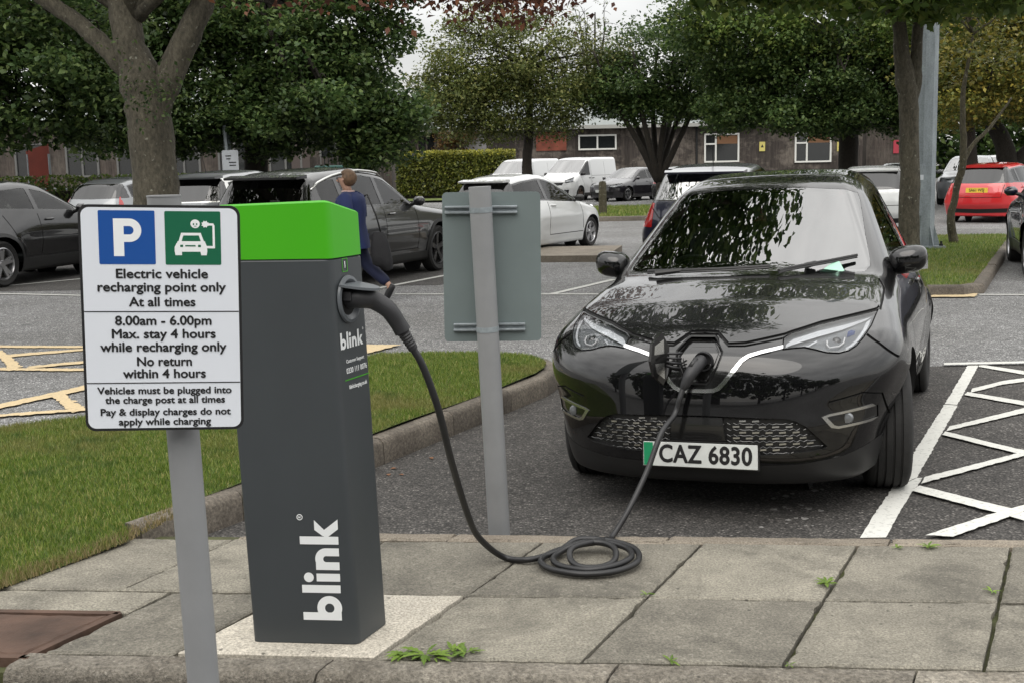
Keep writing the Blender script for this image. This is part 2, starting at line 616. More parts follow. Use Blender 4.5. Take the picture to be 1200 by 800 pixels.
def wheel(parent, x, y, r, w, tyre_m, rim_m, dark_m, spokes=5, steer=0., detail=True, twin=True, rimr=.72, name='wheel', n=48):
    """wheel as thing-part: tyre mesh with rim child; outer side = sign of y"""
    sg = 1 if y > 0 else -1
    h = w / 2; R = r; ri = r * rimr
    if detail:
        pr = [(ri, -h * .78), (ri + .02, -h * .98), (R - .045, -h * 1.02), (R - .014, -h * .9), (R - .004, -h * .78)]
        for k, q in enumerate((-.52, -.18, .18, .52)):
            pr += [(R, h * (q - .03) - .003), (R - .009, h * (q - .03)), (R - .009, h * (q + .03)), (R, h * (q + .03) + .003)]
        pr += [(R - .004, h * .78), (R - .014, h * .9), (R - .045, h * 1.02), (ri + .02, h * .98), (ri, h * .78)]
    else:
        pr = [(ri, -h * .8), (R - .04, -h), (R - .01, -h * .8), (R, 0), (R - .01, h * .8), (R - .04, h), (ri, h * .8)]
    m = MB(); m.lathe(pr, n, axis='Y')
    t = m.build(name, tyre_m, parent, smooth=35)
    t.location = (x, y, r); t.rotation_euler = (0, 0, steer)
    q = MB()
    o_ = sg * h * .72
    q.lathe([(ri + .004, sg * h * .80), (ri - .012, sg * h * .86), (ri - .022, sg * h * .7), (ri - .03, -sg * h * .5)], n, axis='Y')
    ns = spokes
    for k in range(ns):
        a0 = 2 * math.pi * k / ns + .3
        for da in ((-.16, .16) if twin else (0,)):
            pts = []
            for rr, ww, aa, dep in ((.045, .030, a0 + da * .35, .10), (ri - .012, .022 if twin else .04, a0 + da, .0)):
                c = np.array([math.cos(aa), 0, math.sin(aa)]) * rr; tt = np.array([-math.sin(aa), 0, math.cos(aa)])
                yo = o_ - sg * h * dep
                pts.append([c + tt * ww + [0, yo, 0], c - tt * ww + [0, yo, 0], c - tt * ww + [0, yo - sg * .03, 0], c + tt * ww + [0, yo - sg * .03, 0]])
            vs = pts[0] + pts[1]
            q.add(vs, [(0, 1, 5, 4), (1, 2, 6, 5), (2, 3, 7, 6), (3, 0, 4, 7), (0, 3, 2, 1), (4, 5, 6, 7)])
    q.lathe([(.0, o_ + sg * .004), (.05, o_ + sg * .004), (.062, o_ - sg * .02), (.062, o_ - sg * .05)], 20, axis='Y')
    q.build('rim', rim_m, t, smooth=40)
    b = MB(); b.lathe([(0.0, sg * h * .1), (ri * .82, sg * h * .1), (ri * .82, -sg * h * .3), (0, -sg * h * .3)], 24, axis='Y')
    b.build('brake_disc', dark_m, t, smooth=40)
    return t
ZOE = CarShape(
    W=.868, zc=.60, alo=.42, ahi=.42, wb=.785, tum=.50, taper=.07, taperx=-1.6,
    belt=[(-4, 1.07), (-2.4, 1.0), (-.3, .94), (2, .92)],
    prof=[(1.3, .50), (.86, .745), (.74, .80), (.60, .865), (.30, .955), (0, 1.015), (-.20, 1.045), (-.26, 1.06), (-1.08, 1.485), (-1.3, 1.530), (-1.75, 1.562), (-2.2, 1.545), (-2.7, 1.49), (-3.06, 1.43), (-3.4, 1.36)],
    face=[(-.5, .70), (.14, .735), (.20, .80), (.30, .835), (.45, .845), (.58, .835), (.70, .815), (.78, .80), (.9, .74), (1.2, .5)],
    tail=[(-.5, -3.12), (.2, -3.16), (.45, -3.24), (.7, -3.235), (.95, -3.20), (1.1, -3.16), (1.43, -3.02), (1.6, -2.95)],
    kf=.34, kr=.12, crown=.045, cf=.72, cflow=.10, fnar=.085, nf=3.4, cr=.45, wr=.32, sig=.035, zb=.17)
# ================================================================== materials
def glass_mat(name, tint, ior, rough=0.0, gcol=(1, 1, 1)):
    m = bpy.data.materials.new(name); m.use_nodes = True; t = m.node_tree
    for n in list(t.nodes): t.nodes.remove(n)
    o = t.nodes.new('ShaderNodeOutputMaterial'); mx = t.nodes.new('ShaderNodeMixShader')
    tr = t.nodes.new('ShaderNodeBsdfTransparent'); gl = t.nodes.new('ShaderNodeBsdfGlossy')
    fr = t.nodes.new('ShaderNodeFresnel'); fr.inputs['IOR'].default_value = ior
    tr.inputs['Color'].default_value = (*tint, 1); gl.inputs['Roughness'].default_value = rough
    gl.inputs['Color'].default_value = (*gcol, 1)
    geo = t.nodes.new('ShaderNodeNewGeometry')
    # thin pane: use the same reflectance from both sides
    flip = t.nodes.new('ShaderNodeVectorMath'); flip.operation = 'SCALE'
    ms = t.nodes.new('ShaderNodeMath'); ms.operation = 'MULTIPLY_ADD'
    L(t, geo.outputs['Backfacing'], ms.inputs[0]); ms.inputs[1].default_value = -2.0; ms.inputs[2].default_value = 1.0
    L(t, fr.outputs[0], mx.inputs[0]); L(t, tr.outputs[0], mx.inputs[1]); L(t, gl.outputs[0], mx.inputs[2])
    L(t, mx.outputs[0], o.inputs[0])
    return m

def car_paint(name, col, rough=.3, metal=0., flake=0., coat=1.):
    m, t, b = nodemat(name)
    b.inputs['Base Color'].default_value = (*col, 1); b.inputs['Roughness'].default_value = rough
    b.inputs['Metallic'].default_value = metal
    b.inputs['Coat Weight'].default_value = coat; b.inputs['Coat Roughness'].default_value = .015
    b.inputs['Coat IOR'].default_value = 1.6
    # thin dust film breaks up the gloss
    n = noise(t, 2.5, 6, .65)
    L(t, ramp(t, n, [(.35, (.004,) * 3), (.75, (.022,) * 3)]), b.inputs['Coat Roughness'])
    return m

MT = {}
MT['zoe_paint'] = car_paint('black gloss paint', (.003, .003, .0035), .25)
MT['zoe_paint'].node_tree.nodes['Principled BSDF'].inputs['Specular IOR Level'].default_value = .08
MT['black_paint'] = car_paint('black car paint', (.008, .008, .009), .3)
MT['black_paint'].node_tree.nodes['Principled BSDF'].inputs['Specular IOR Level'].default_value = .1
MT['grey_paint'] = car_paint('grey car paint', (.013, .0135, .015), .35, .2)
MT['white_paint'] = car_paint('white car paint', (.62, .63, .63), .35)
MT['silver_paint'] = car_paint('silver car paint', (.20, .21, .22), .35, .5)
MT['navy_paint'] = car_paint('navy car paint', (.008, .010, .028), .3)
MT['plum_paint'] = car_paint('dark plum car paint', (.013, .011, .016), .3)
MT['red_paint'] = car_paint('red car paint', (.50, .012, .016), .3)
MT['trim'] = mk('black trim plastic', (.012, .012, .012), .45)
MT['gloss_black'] = mk('gloss black plastic', (.008, .008, .008), .12, coat=.6)
MT['gap'] = mk('dark gap', (.003, .003, .003), .8)
MT['under'] = mk('underbody', (.012, .012, .012), .9)
MT['chrome'] = mk('chrome', (.90, .90, .90), .12, 1.)
MT['sat_chrome'] = mk('satin chrome', (.6, .6, .58), .22, 1.)
MT['alloy'] = mk('alloy wheel', (.42, .42, .43), .3, .85)
MT['dark_alloy'] = mk('dark alloy wheel', (.05, .05, .052), .35, .6)
MT['steel_dark'] = mk('brake steel', (.06, .055, .05), .5, .6)
MT['windscreen'] = glass_mat('windscreen glass', (.50, .55, .54), 3.1)
MT['car_glass'] = glass_mat('car window glass', (.34, .38, .37), 1.45)
MT['dark_glass'] = glass_mat('privacy glass', (.06, .065, .065), 1.75)
MT['lens'] = glass_mat('lamp lens', (.88, .89, .90), 1.5)
MT['interior'] = mk('car interior', (.022, .022, .023), .8)
MT['interior_light'] = mk('car interior lining', (.16, .16, .155), .9)
MT['seat_fabric'] = mk('seat fabric', (.035, .035, .037), .9, bmp=(200, .2))
MT['lamp_red'] = mk('tail lamp red', (.42, .015, .015), .12, coat=1.)
MT['lamp_white'] = mk('lamp white', (.7, .7, .7), .2, coat=.6)
MT['lamp_housing'] = mk('lamp housing', (.22, .23, .24), .3, .5)
MT['lamp_guide'] = mk('light guide', (.72, .74, .76), .25, .2, coat=.5)
MT['lamp_blue'] = mk('blue reflector', (.012, .05, .22), .15, .5)
MT['plate_white'] = mk('white plate', (.60, .62, .60), .4, var=(30, .05))
MT['plate_yellow'] = mk('yellow plate', (.72, .50, .05), .4)
MT['plate_green'] = mk('green plate flash', (.01, .24, .10), .4)
MT['ink'] = mk('black lettering', (.008, .008, .009), .5)
MT['white_ink'] = mk('white lettering', (.78, .80, .80), .5)
def tyre():
    m, t, b = nodemat('tyre rubber')
    b.inputs['Roughness'].default_value = .82
    L(t, ramp(t, noise(t, 9, 6, .7), [(.3, (.010, .010, .010)), (.75, (.026, .025, .024))]), b.inputs['Base Color'])
    w = t.nodes.new('ShaderNodeTexCoord'); s_ = t.nodes.new('ShaderNodeSeparateXYZ'); L(t, w.outputs['Object'], s_.inputs[0])
    a = t.nodes.new('ShaderNodeMath'); a.operation = 'ARCTAN2'; L(t, s_.outputs['X'], a.inputs[0]); L(t, s_.outputs['Z'], a.inputs[1])
    ml = t.nodes.new('ShaderNodeMath'); ml.operation = 'MULTIPLY_ADD'; L(t, a.outputs[0], ml.inputs[0]); ml.inputs[1].default_value = 62.
    yk = t.nodes.new('ShaderNodeMath'); yk.operation = 'MULTIPLY'; L(t, s_.outputs['Y'], yk.inputs[0]); yk.inputs[1].default_value = 70.
    L(t, yk.outputs[0], ml.inputs[2])
    sn = t.nodes.new('ShaderNodeMath'); sn.operation = 'SINE'; L(t, ml.outputs[0], sn.inputs[0])
    st = t.nodes.new('ShaderNodeMath'); st.operation = 'GREATER_THAN'; L(t, sn.outputs[0], st.inputs[0]); st.inputs[1].default_value = -.75
    bump(t, b, st.outputs[0], .5, .004)
    return m
MT['tyre'] = tyre()

def asphalt(name, base, light, speck=1.0, patch=.5):
    m, t, b = nodemat(name)
    b.inputs['Roughness'].default_value = .9
    fine = noise(t, 75, 3, .7)
    mid = noise(t, 8, 5, .6)
    big = noise(t, .45, 6, .6)
    vo = t.nodes.new('ShaderNodeTexVoronoi'); c = t.nodes.new('ShaderNodeTexCoord'); L(t, c.outputs['Object'], vo.inputs['Vector'])
    vo.inputs['Scale'].default_value = 85
    stone = ramp(t, vo.outputs['Distance'], [(.05, light), (.42, base), (.8, tuple(q * .35 for q in base))])
    # each stone its own shade
    hs = t.nodes.new('ShaderNodeSeparateColor'); L(t, vo.outputs['Color'], hs.inputs[0])
    per = ramp(t, hs.outputs[0], [(0, .55), (.75, 1.0), (.93, 1.5), (1., 2.6)])
    c1 = mixc(t, 1.0, stone, per, 'MULTIPLY')
    c2 = mixc(t, 1.0, c1, ramp(t, mid, [(.3, .78), (.7, 1.18)]), 'MULTIPLY')
    c3 = mixc(t, 1.0, c2, ramp(t, big, [(.3, (.72, .71, .69)), (.7, (1.26, 1.26, 1.27))]), 'MULTIPLY')
    # hairline cracks wander across the surface
    ve = t.nodes.new('ShaderNodeTexVoronoi'); ve.feature = 'DISTANCE_TO_EDGE'; ve.inputs['Scale'].default_value = .55
    nd = t.nodes.new('ShaderNodeTexNoise'); nd.inputs['Scale'].default_value = 2.2; nd.inputs['Detail'].default_value = 6; L(t, c.outputs['Object'], nd.inputs['Vector'])
    va = t.nodes.new('ShaderNodeVectorMath'); va.operation = 'MULTIPLY_ADD'; L(t, nd.outputs['Color'], va.inputs[0]); va.inputs[1].default_value = (.5, .5, .5); L(t, c.outputs['Object'], va.inputs[2]); L(t, va.outputs[0], ve.inputs['Vector'])
    c3 = mixc(t, ramp(t, ve.outputs['Distance'], [(.0, .55), (.007, 0.)]), c3, tuple(q * .3 for q in base))
    L(t, c3, b.inputs['Base Color'])
    bump(t, b, vo.outputs['Distance'], .55, .006)
    return m
MT['asphalt_bay'] = asphalt('bay asphalt', (.062, .058, .054), (.135, .128, .118))
MT['asphalt_lane'] = asphalt('lane asphalt', (.19, .19, .188), (.37, .37, .365))

def stone(name, a, c, rough=.9, scale=3., stain=.5, grain=160, bst=.25, agg=0.):
    m, t, b = nodemat(name); b.inputs['Roughness'].default_value = rough
    n1 = noise(t, scale, 7, .65); n2 = noise(t, grain, 3, .7)
    col = ramp(t, n1, [(.28, a), (.72, c)])
    col = mixc(t, 1.0, col, ramp(t, n2, [(.32, .55), (.5, 1.0), (.68, 1.5)]), 'MULTIPLY')
    # lichen spots and dark stains with a shape of their own
    n3 = noise(t, scale * .45, 8, .75, dist=.6)
    col = mixc(t, ramp(t, n3, [(.50, 0.), (.66, stain)]), col, tuple(q * .42 for q in a))
    n4 = noise(t, scale * 7, 5, .6)
    col = mixc(t, ramp(t, n4, [(.66, 0.), (.72, .35)]), col, tuple(min(1, q * 1.6) for q in c))
    rn = t.nodes.new('ShaderNodeNewGeometry')
    col = mixc(t, 1.0, col, ramp(t, rn.outputs['Random Per Island'], [(0, (.76, .75, .73)), (1, (1.18, 1.17, 1.13))]), 'MULTIPLY')
    n5 = noise(t, 42, 5, .7); n6 = noise(t, 26, 5, .75)
    col = mixc(t, ramp(t, n5, [(.58, 0.), (.66, .3)]), col, tuple(min(1, q * 1.75) for q in c))
    col = mixc(t, ramp(t, n6, [(.60, 0.), (.68, .4)]), col, tuple(q * .38 for q in a))
    vs_ = t.nodes.new('ShaderNodeTexVoronoi'); vs_.inputs['Scale'].default_value = 9.0; vs_.inputs['Randomness'].default_value = 1.0
    cs_ = t.nodes.new('ShaderNodeTexCoord'); L(t, cs_.outputs['Object'], vs_.inputs['Vector'])
    col = mixc(t, ramp(t, vs_.outputs['Distance'], [(.045, .75), (.075, 0.)]), col, (.03, .028, .022))
    L(t, col, b.inputs['Base Color'])
    bump(t, b, n2, bst, .006 if not agg else agg)
    return m
MT['slab'] = stone('paving slab', (.120, .112, .094), (.235, .220, .184), scale=4.2, stain=.6, grain=120, bst=.6)
MT['kerb'] = stone('kerb stone', (.12, .105, .085), (.27, .25, .215), scale=6, grain=75, bst=.9, agg=.015)
MT['kerb_far'] = stone('weathered kerb', (.085, .072, .06), (.15, .132, .11), scale=3, grain=60, bst=.4)
MT['edging'] = stone('concrete edging', (.14, .118, .095), (.22, .195, .16), scale=4, grain=140)
MT['pad'] = stone('fresh concrete', (.36, .335, .29), (.50, .465, .405), scale=2, stain=.25, grain=120, bst=.12)
MT['joint'] = mk('joint soil and moss', (.062, .054, .034), .95, var=(9, .5), vcol=(.075, .085, .028), bmp=(60, .6))
MT['drip'] = mk('pale drip stain', (.20, .195, .185), .8, var=(40, .4))
def paint_mark(name, col, wear=.45):
    m, t, b = nodemat(name); b.inputs['Roughness'].default_value = .8
    n = noise(t, 38, 6, .75); n2 = noise(t, 2.2, 6, .7)
    c = mixc(t, ramp(t, n2, [(.3, 0.), (.75, .35)]), col, tuple(q * .72 for q in col))
    c = mixc(t, ramp(t, n, [(.54, 0.), (.64, wear)]), c, (.10, .10, .095))
    L(t, c, b.inputs['Base Color']); bump(t, b, noise(t, 90, 3), .4, .004)
    return m
MT['line_white'] = paint_mark('white road paint', (.62, .62, .58))
MT['line_far'] = paint_mark('worn white road paint', (.50, .50, .47), .7)
MT['line_yellow'] = paint_mark('faded yellow road paint', (.56, .44, .26), .5)
def soil_grass(name, a, c, dry):
    m, t, b = nodemat(name); b.inputs['Roughness'].default_value = 1
    n1 = noise(t, 1.3, 6, .65); n2 = noise(t, 60, 4, .7)
    col = ramp(t, n1, [(.3, a), (.62, c), (.82, dry)])
    col = mixc(t, 1.0, col, ramp(t, n2, [(.25, .45), (.75, 1.4)]), 'MULTIPLY')
    L(t, col, b.inputs['Base Color']); bump(t, b, n2, .8, .03)
    return m
MT['lawn'] = soil_grass('turf', (.065, .095, .016), (.11, .14, .03), (.19, .17, .06))
def blade_mat(name, stops):
    m, t, b = nodemat(name); b.inputs['Roughness'].default_value = .55
    rn = t.nodes.new('ShaderNodeNewGeometry')
    c1 = ramp(t, rn.outputs['Random Per Island'], stops)
    n = noise(t, .9, 5, .65)
    c = mixc(t, ramp(t, n, [(.50, 0.), (.66, .7)]), c1, (.23, .20, .075))
    c = mixc(t, ramp(t, noise(t, 3.5, 4, .6), [(.58, 0.), (.68, .6)]), c, (.05, .10, .02))
    L(t, c, b.inputs['Base Color'])
    tr = t.nodes.new('ShaderNodeBsdfTranslucent'); L(t, c, tr.inputs['Color'])
    mx = t.nodes.new('ShaderNodeMixShader'); mx.inputs[0].default_value = .3
    out = t.nodes['Material Output']
    L(t, b.outputs[0], mx.inputs[1]); L(t, tr.outputs[0], mx.inputs[2]); L(t, mx.outputs[0], out.inputs[0])
    return m
MT['blade'] = blade_mat('grass blades', [(0, (.058, .108, .012)), (.5, (.125, .205, .026)), (.82, (.23, .285, .05)), (1, (.42, .36, .15))])
def leaf_mat(name, stops, trans=.3, rough=.5):
    m, t, b = nodemat(name); b.inputs['Roughness'].default_value = rough
    b.inputs['Specular IOR Level'].default_value = .35
    rn = t.nodes.new('ShaderNodeNewGeometry')
    c = ramp(t, rn.outputs['Random Per Island'], stops)
    n = noise(t, .55, 3, .6)
    c = mixc(t, 1.0, c, ramp(t, n, [(.3, .55), (.7, 1.45)]), 'MULTIPLY')
    L(t, c, b.inputs['Base Color'])
    tr = t.nodes.new('ShaderNodeBsdfTranslucent'); L(t, c, tr.inputs['Color'])
    mx = t.nodes.new('ShaderNodeMixShader'); mx.inputs[0].default_value = trans
    L(t, b.outputs[0], mx.inputs[1]); L(t, tr.outputs[0], mx.inputs[2]); L(t, mx.outputs[0], t.nodes['Material Output'].inputs[0])
    return m
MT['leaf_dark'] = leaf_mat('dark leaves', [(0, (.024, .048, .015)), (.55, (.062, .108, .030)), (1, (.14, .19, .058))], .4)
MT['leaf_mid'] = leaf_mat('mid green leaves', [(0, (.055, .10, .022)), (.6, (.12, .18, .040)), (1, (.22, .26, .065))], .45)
MT['leaf_olive'] = leaf_mat('olive leaves', [(0, (.06, .08, .022)), (.6, (.115, .14, .038)), (1, (.21, .21, .065))])
MT['leaf_yellow'] = leaf_mat('yellowing leaves', [(0, (.06, .08, .015)), (.5, (.13, .14, .026)), (1, (.27, .22, .04))])
MT['leaf_copper'] = leaf_mat('copper leaves', [(0, (.06, .026, .018)), (.55, (.13, .050, .03)), (1, (.24, .10, .05))])
MT['leaf_hedge'] = leaf_mat('hedge leaves', [(0, (.05, .07, .014)), (.6, (.12, .14, .026)), (1, (.25, .25, .045))])
MT['leaf_lime'] = leaf_mat('fresh hedge leaves', [(0, (.14, .15, .02)), (1, (.36, .34, .05))])
MT['leaf_weed'] = leaf_mat('weed leaves', [(0, (.10, .18, .025)), (1, (.22, .33, .05))])
MT['leaf_rust'] = leaf_mat('rusty creeper leaves', [(0, (.06, .035, .012)), (.5, (.13, .07, .02)), (1, (.10, .09, .02))])
MT['dead_leaf'] = mk('dead leaf', (.16, .075, .035), .8)
def bark(name, a, c, spots=(.3, .3, .26)):
    m, t, b = nodemat(name); b.inputs['Roughness'].default_value = .95
    n1 = noise(t, 4.0, 8, .75, sc=(1, 1, .35)); n2 = noise(t, 30, 6, .75, sc=(1, 1, .45))
    col = ramp(t, n1, [(.3, a), (.7, c)])
    col = mixc(t, 1.0, col, ramp(t, n2, [(.3, .4), (.7, 1.55)]), 'MULTIPLY')
    n3 = noise(t, 16, 3, .5)
    col = mixc(t, ramp(t, n3, [(.66, 0.), (.72, .55)]), col, spots)
    L(t, col, b.inputs['Base Color']); bump(t, b, n2, .8, .04)
    return m
MT['bark'] = bark('smooth grey brown bark', (.045, .040, .028), (.130, .116, .084), (.36, .36, .29))
MT['bark_dark'] = bark('dark bark', (.016, .013, .010), (.034, .028, .021), (.05, .05, .045))
MT['bark_green'] = bark('mossy bark', (.04, .034, .02), (.085, .075, .045))
def metal_galv():
    m, t, b = nodemat('galvanised steel'); b.inputs['Metallic'].default_value = .35; b.inputs['Roughness'].default_value = .55
    n = noise(t, 6, 6, .65, sc=(1, 1, .3)); n2 = noise(t, 45, 3)
    col = ramp(t, n, [(.3, (.19, .215, .23)), (.7, (.33, .37, .39))])
    col = mixc(t, 1.0, col, ramp(t, n2, [(.3, .85), (.7, 1.15)]), 'MULTIPLY')
    L(t, col, b.inputs['Base Color']); return m
MT['galv'] = metal_galv()
MT['post_grey'] = mk('grey painted post', (.225, .23, .235), .45, var=(5, .08), bmp=(60, .06))
MT['sign_back'] = mk('grey sign back', (.145, .178, .178), .5, var=(3, .07), bmp=(40, .04))
MT['sign_white'] = mk('white sign face', (.68, .71, .76), .35, var=(2, .02))
MT['sign_blue'] = mk('blue sign panel', (.008, .072, .30), .35)
MT['sign_green'] = mk('green sign panel', (.006, .115, .055), .35)
MT['charger_grey'] = mk('anthracite powder coat', (.042, .048, .052), .42, var=(4, .06), bmp=(400, .05))
MT['charger_green'] = mk('bright green powder coat', (.05, .37, .002), .42, var=(3, .03), bmp=(400, .04))
MT['rubber'] = mk('black rubber', (.012, .012, .013), .42, bmp=(150, .05))
MT['handle_grey'] = mk('dark grey moulded plastic', (.018, .018, .020), .5, bmp=(300, .08))
MT['flap_grey'] = mk('grey flap plastic', (.10, .11, .12), .35)
MT['rust'] = mk('rusty iron', (.060, .034, .022), .85, var=(5, .4), vcol=(.10, .058, .04), bmp=(30, .5))
# ================================================================== the black hatchback being charged
ZYAW = math.radians(-111.3); ZROLL = math.radians(1.5); ZC = np.array([1.14, 6.04, 0.0])
GSLOPE = math.tan(ZROLL)
def zoe_world(P):
    h = np.array([math.cos(ZYAW), math.sin(ZYAW), 0]); l = np.array([-h[1], h[0], 0]); z = np.array([0, 0, 1.])
    l2 = l * math.cos(ZROLL) + z * math.sin(ZROLL); z2 = z * math.cos(ZROLL) - l * math.sin(ZROLL)
    P = np.asarray(P, float)
    return ZC + P[0] * h + P[1] * l2 + P[2] * z2

def mirror_pts(p): return p + [(-a, b) for a, b in p[::-1] if abs(a) > 1e-6]

def build_hero():
    S = ZOE
    root = thing('electric_hatchback', 'glossy black electric hatchback facing the camera, plugged into the green topped charging post', 'car')
    h = np.array([math.cos(ZYAW), math.sin(ZYAW), 0]); l = np.array([-h[1], h[0], 0]); z = np.array([0, 0, 1.])
    l2 = l * math.cos(ZROLL) + z * math.sin(ZROLL); z2 = np.cross(h, l2)
    root.matrix_world = Matrix(((h[0], l2[0], z2[0], ZC[0]), (h[1], l2[1], z2[1], ZC[1]), (h[2], l2[2], z2[2], ZC[2]), (0, 0, 0, 1)))
    sk = Skin(S, .022)
    FR = [(0, .0, 2)]
    # --- shut lines (thin dark gaps)
    hoodline = [(.735, .905), (.725, .897), (.61, .882), (.50, .868), (.385, .842), (.36, .834), (.20, .808), (.125, .806), (.062, .848), (.0, .85)]
    sk.cut('gap', 'F', strip(hoodline, .010), both=True, lim=[(0, .0, 2)])
    sk.cut('gap', 'T', strip([(.16, .742), (.0, .742), (-.2, .735), (-.33, .70)], .010), both=True, lim=[(2, .8, 1.2)])
    sk.cut('gap', 'F', strip([(.705, .815), (.76, .775), (.84, .70)], .009), both=True, lim=[(0, .0, 2)])
    for a in ([(-.56, .96), (-.50, .80), (-.49, .60), (-.56, .34)], [(-1.635, .99), (-1.65, .70), (-1.66, .34)],
              [(-2.50, 1.06), (-2.38, .86), (-2.22, .70), (-2.12, .55), (-2.08, .34)], [(-.56, .34), (-2.08, .34)]):
        sk.cut('gap', 'S', strip(a, .011))
    # --- windscreen and its black frame
    ws = mirror_pts([(0, 1.462), (.25, 1.456), (.46, 1.438), (.525, 1.415), (.545, 1.38), (.602, 1.20), (.642, 1.085), (.648, 1.05), (.625, 1.028), (.56, 1.028), (.30, 1.031), (0, 1.034)])
    wsf = mirror_pts([(0, 1.474), (.26, 1.468), (.48, 1.450), (.545, 1.425), (.572, 1.38), (.634, 1.20), (.678, 1.08), (.684, 1.03), (.655, 1.004), (.56, 1.004), (.30, 1.012), (0, 1.016)])
    sk.cut('windscreen_frame', 'F', wsf, lim=[(0, -1.45, .05), (2, .95, 1.5)])
    sk.cut('windscreen', 'F', ws, lim=[(0, -1.45, .05), (2, .95, 1.5)])
    # --- side windows
    sw = [(-.56, .985), (-.80, 1.135), (-1.10, 1.300), (-1.25, 1.362), (-1.55, 1.402), (-1.95, 1.408), (-2.35, 1.372), (-2.60, 1.315), (-2.70, 1.25), (-2.62, 1.13), (-2.2, 1.055), (-1.6, 1.012), (-1.0, .992)]
    sk.cut('window_trim', 'S', grow(sw, .02), lim=[(2, .9, 1.46)])
    sk.cut('door_glass', 'S', [(-.74, 1.012), (-.83, 1.13), (-1.12, 1.295), (-1.26, 1.350), (-1.55, 1.390), (-1.60, 1.392), (-1.60, 1.024), (-1.0, 1.004)], lim=[(2, .9, 1.46)])
    sk.cut('door_glass', 'S', [(-1.68, 1.392), (-1.95, 1.396), (-2.28, 1.366), (-2.34, 1.09), (-2.2, 1.068), (-1.68, 1.030)], lim=[(2, .9, 1.46)])
    sk.cut('quarter_glass', 'S', [(-.60, .998), (-.715, 1.065), (-.69, 1.006)], lim=[(2, .9, 1.46)])
    # --- back window, tail lamps
    sk.cut('rear_window', 'B', mirror_pts([(0, 1.40), (.48, 1.38), (.56, 1.12), (0, 1.08)]), lim=[(0, -4, -2.5)])
    sk.cut('tail_lamp', 'B', [(.50, .98), (.80, 1.03), (.84, .92), (.52, .86)], both=True, lim=[(0, -4, -2.6)])
    # --- head lamps
    lamp = [(.37, .783), (.362, .820), (.388, .834), (.50, .859), (.61, .874), (.728, .889), (.715, .845), (.69, .805), (.665, .778), (.64, .764), (.60, .757), (.55, .763), (.50, .777), (.455, .787), (.41, .786)]
    sk.cut('gap', 'F', grow(lamp, .006), both=True, lim=FR)
    sk.cut('headlight', 'F', lamp, both=True, lim=FR)
    # --- charging port recess, chrome V, grilles, fog lamps
    port = mirror_pts([(0, .836), (.056, .836), (.072, .825), (.108, .778), (.104, .755), (.092, .715), (.058, .645), (.046, .635), (0, .635)])
    band = mirror_pts([(0, .845), (.066, .842), (.125, .800), (.20, .800), (.355, .823), (.358, .795), (.28, .778), (.21, .762), (.165, .712), (.112, .642), (.07, .612), (0, .606)])
    sk.cut('upper_grille', 'F', band, lim=[(0, .4, 2)])
    sk.cut('charge_port', 'F', port, lim=[(0, .4, 2)])
    vpts = [(.366, .787), (.28, .771), (.225, .757), (.196, .738), (.168, .702), (.118, .640), (.098, .620), (.078, .611), (.04, .608), (0, .608)]
    wid = [.012, .013, .014, .016, .018, .019, .019, .018, .017, .017]
    P = [np.array(p) for p in vpts]; up, dn = [], []
    for i in range(len(P)):
        tt = P[min(i+1, len(P)-1)] - P[max(i-1, 0)]; tt /= np.linalg.norm(tt); nn = np.array([-tt[1], tt[0]]) * wid[i] / 2
        up.append(tuple(P[i] + nn)); dn.append(tuple(P[i] - nn))
    half = up + dn[::-1]
    sk.cut('chrome_strip', 'F', half, both=True, lim=[(0, .4, 2)])
    grl = mirror_pts([(0, .498), (.14, .496), (.385, .488), (.43, .476), (.475, .448), (.558, .352), (.545, .342), (.50, .335), (.30, .322), (0, .320)])
    sk.cut('lower_grille', 'F', grl, lim=[(0, .4, 2)])
    sk.cut('radar_panel', 'F', [(-.115, .490), (.115, .490), (.135, .322), (-.135, .322)], lim=[(0, .4, 2)], only=['lower_grille'])
    sk.cut('gap', 'F', strip([(.565, .55), (.70, .575), (.775, .555), (.80, .42), (.765, .33)], .008), both=True, lim=FR)
    fog = [(.535, .487), (.565, .497), (.735, .516), (.752, .50), (.752, .448), (.735, .438), (.60, .428), (.572, .436)]
    sk.cut('fog_trim', 'F', fog, both=True, lim=FR)
    sk.cut('fog_lamp', 'F', [(.556, .484), (.575, .488), (.758, .505), (.758, .449), (.735, .449), (.602, .439), (.585, .446)], both=True, lim=FR)
    sk.cut('lower_lip', 'F', mirror_pts([(0, .268), (.45, .278), (.62, .30), (.80, .36), (.86, .33), (.80, .20), (.5, .14), (0, .14)]), lim=[(0, .25, 2)], only=['body'])
    # --- sills and wheel arches
    sk.cut('sill', 'S', [(-.3, .26), (-2.25, .26), (-2.25, .10), (-.3, .10)], only=['body'])
    AR = .372
    for ax in S.axles:
        c = circle(ax, .318, AR, 40)
        s_in = [(1, -2, -.40), (1, .40, 2)]
        for lim in ([(1, -2, -.45)], [(1, .45, 2)]):
            sk.cut('hole', 'S', c, lim=lim)
    # arch openings also remove the underside skin there
    ti = sk.names.index('hole') if 'hole' in sk.names else -1
    for f in sk.bm.faces:
        c = f.calc_center_median()
        if abs(c.y) > .5 and c.z < .4 and min((c.x - a) ** 2 + (c.z - .318) ** 2 for a in S.axles) < AR * AR: f[sk.tag] = ti
    # --- lift the regions out as parts
    p = lambda *a, **k: sk.part(*a, **k)
    body = p('body', MT['zoe_paint'], root)
    for sg in (1, -1): p('gap', MT['gap'], root, offset=-.010, skirt=True, objname='shut_lines', sel=lambda c, sg=sg: c.y * sg > 0)
    p('windscreen_frame', MT['gloss_black'], root)
    wsg = p('windscreen', MT['windscreen'], root, offset=-.001)
    p('window_trim', MT['gloss_black'], root)
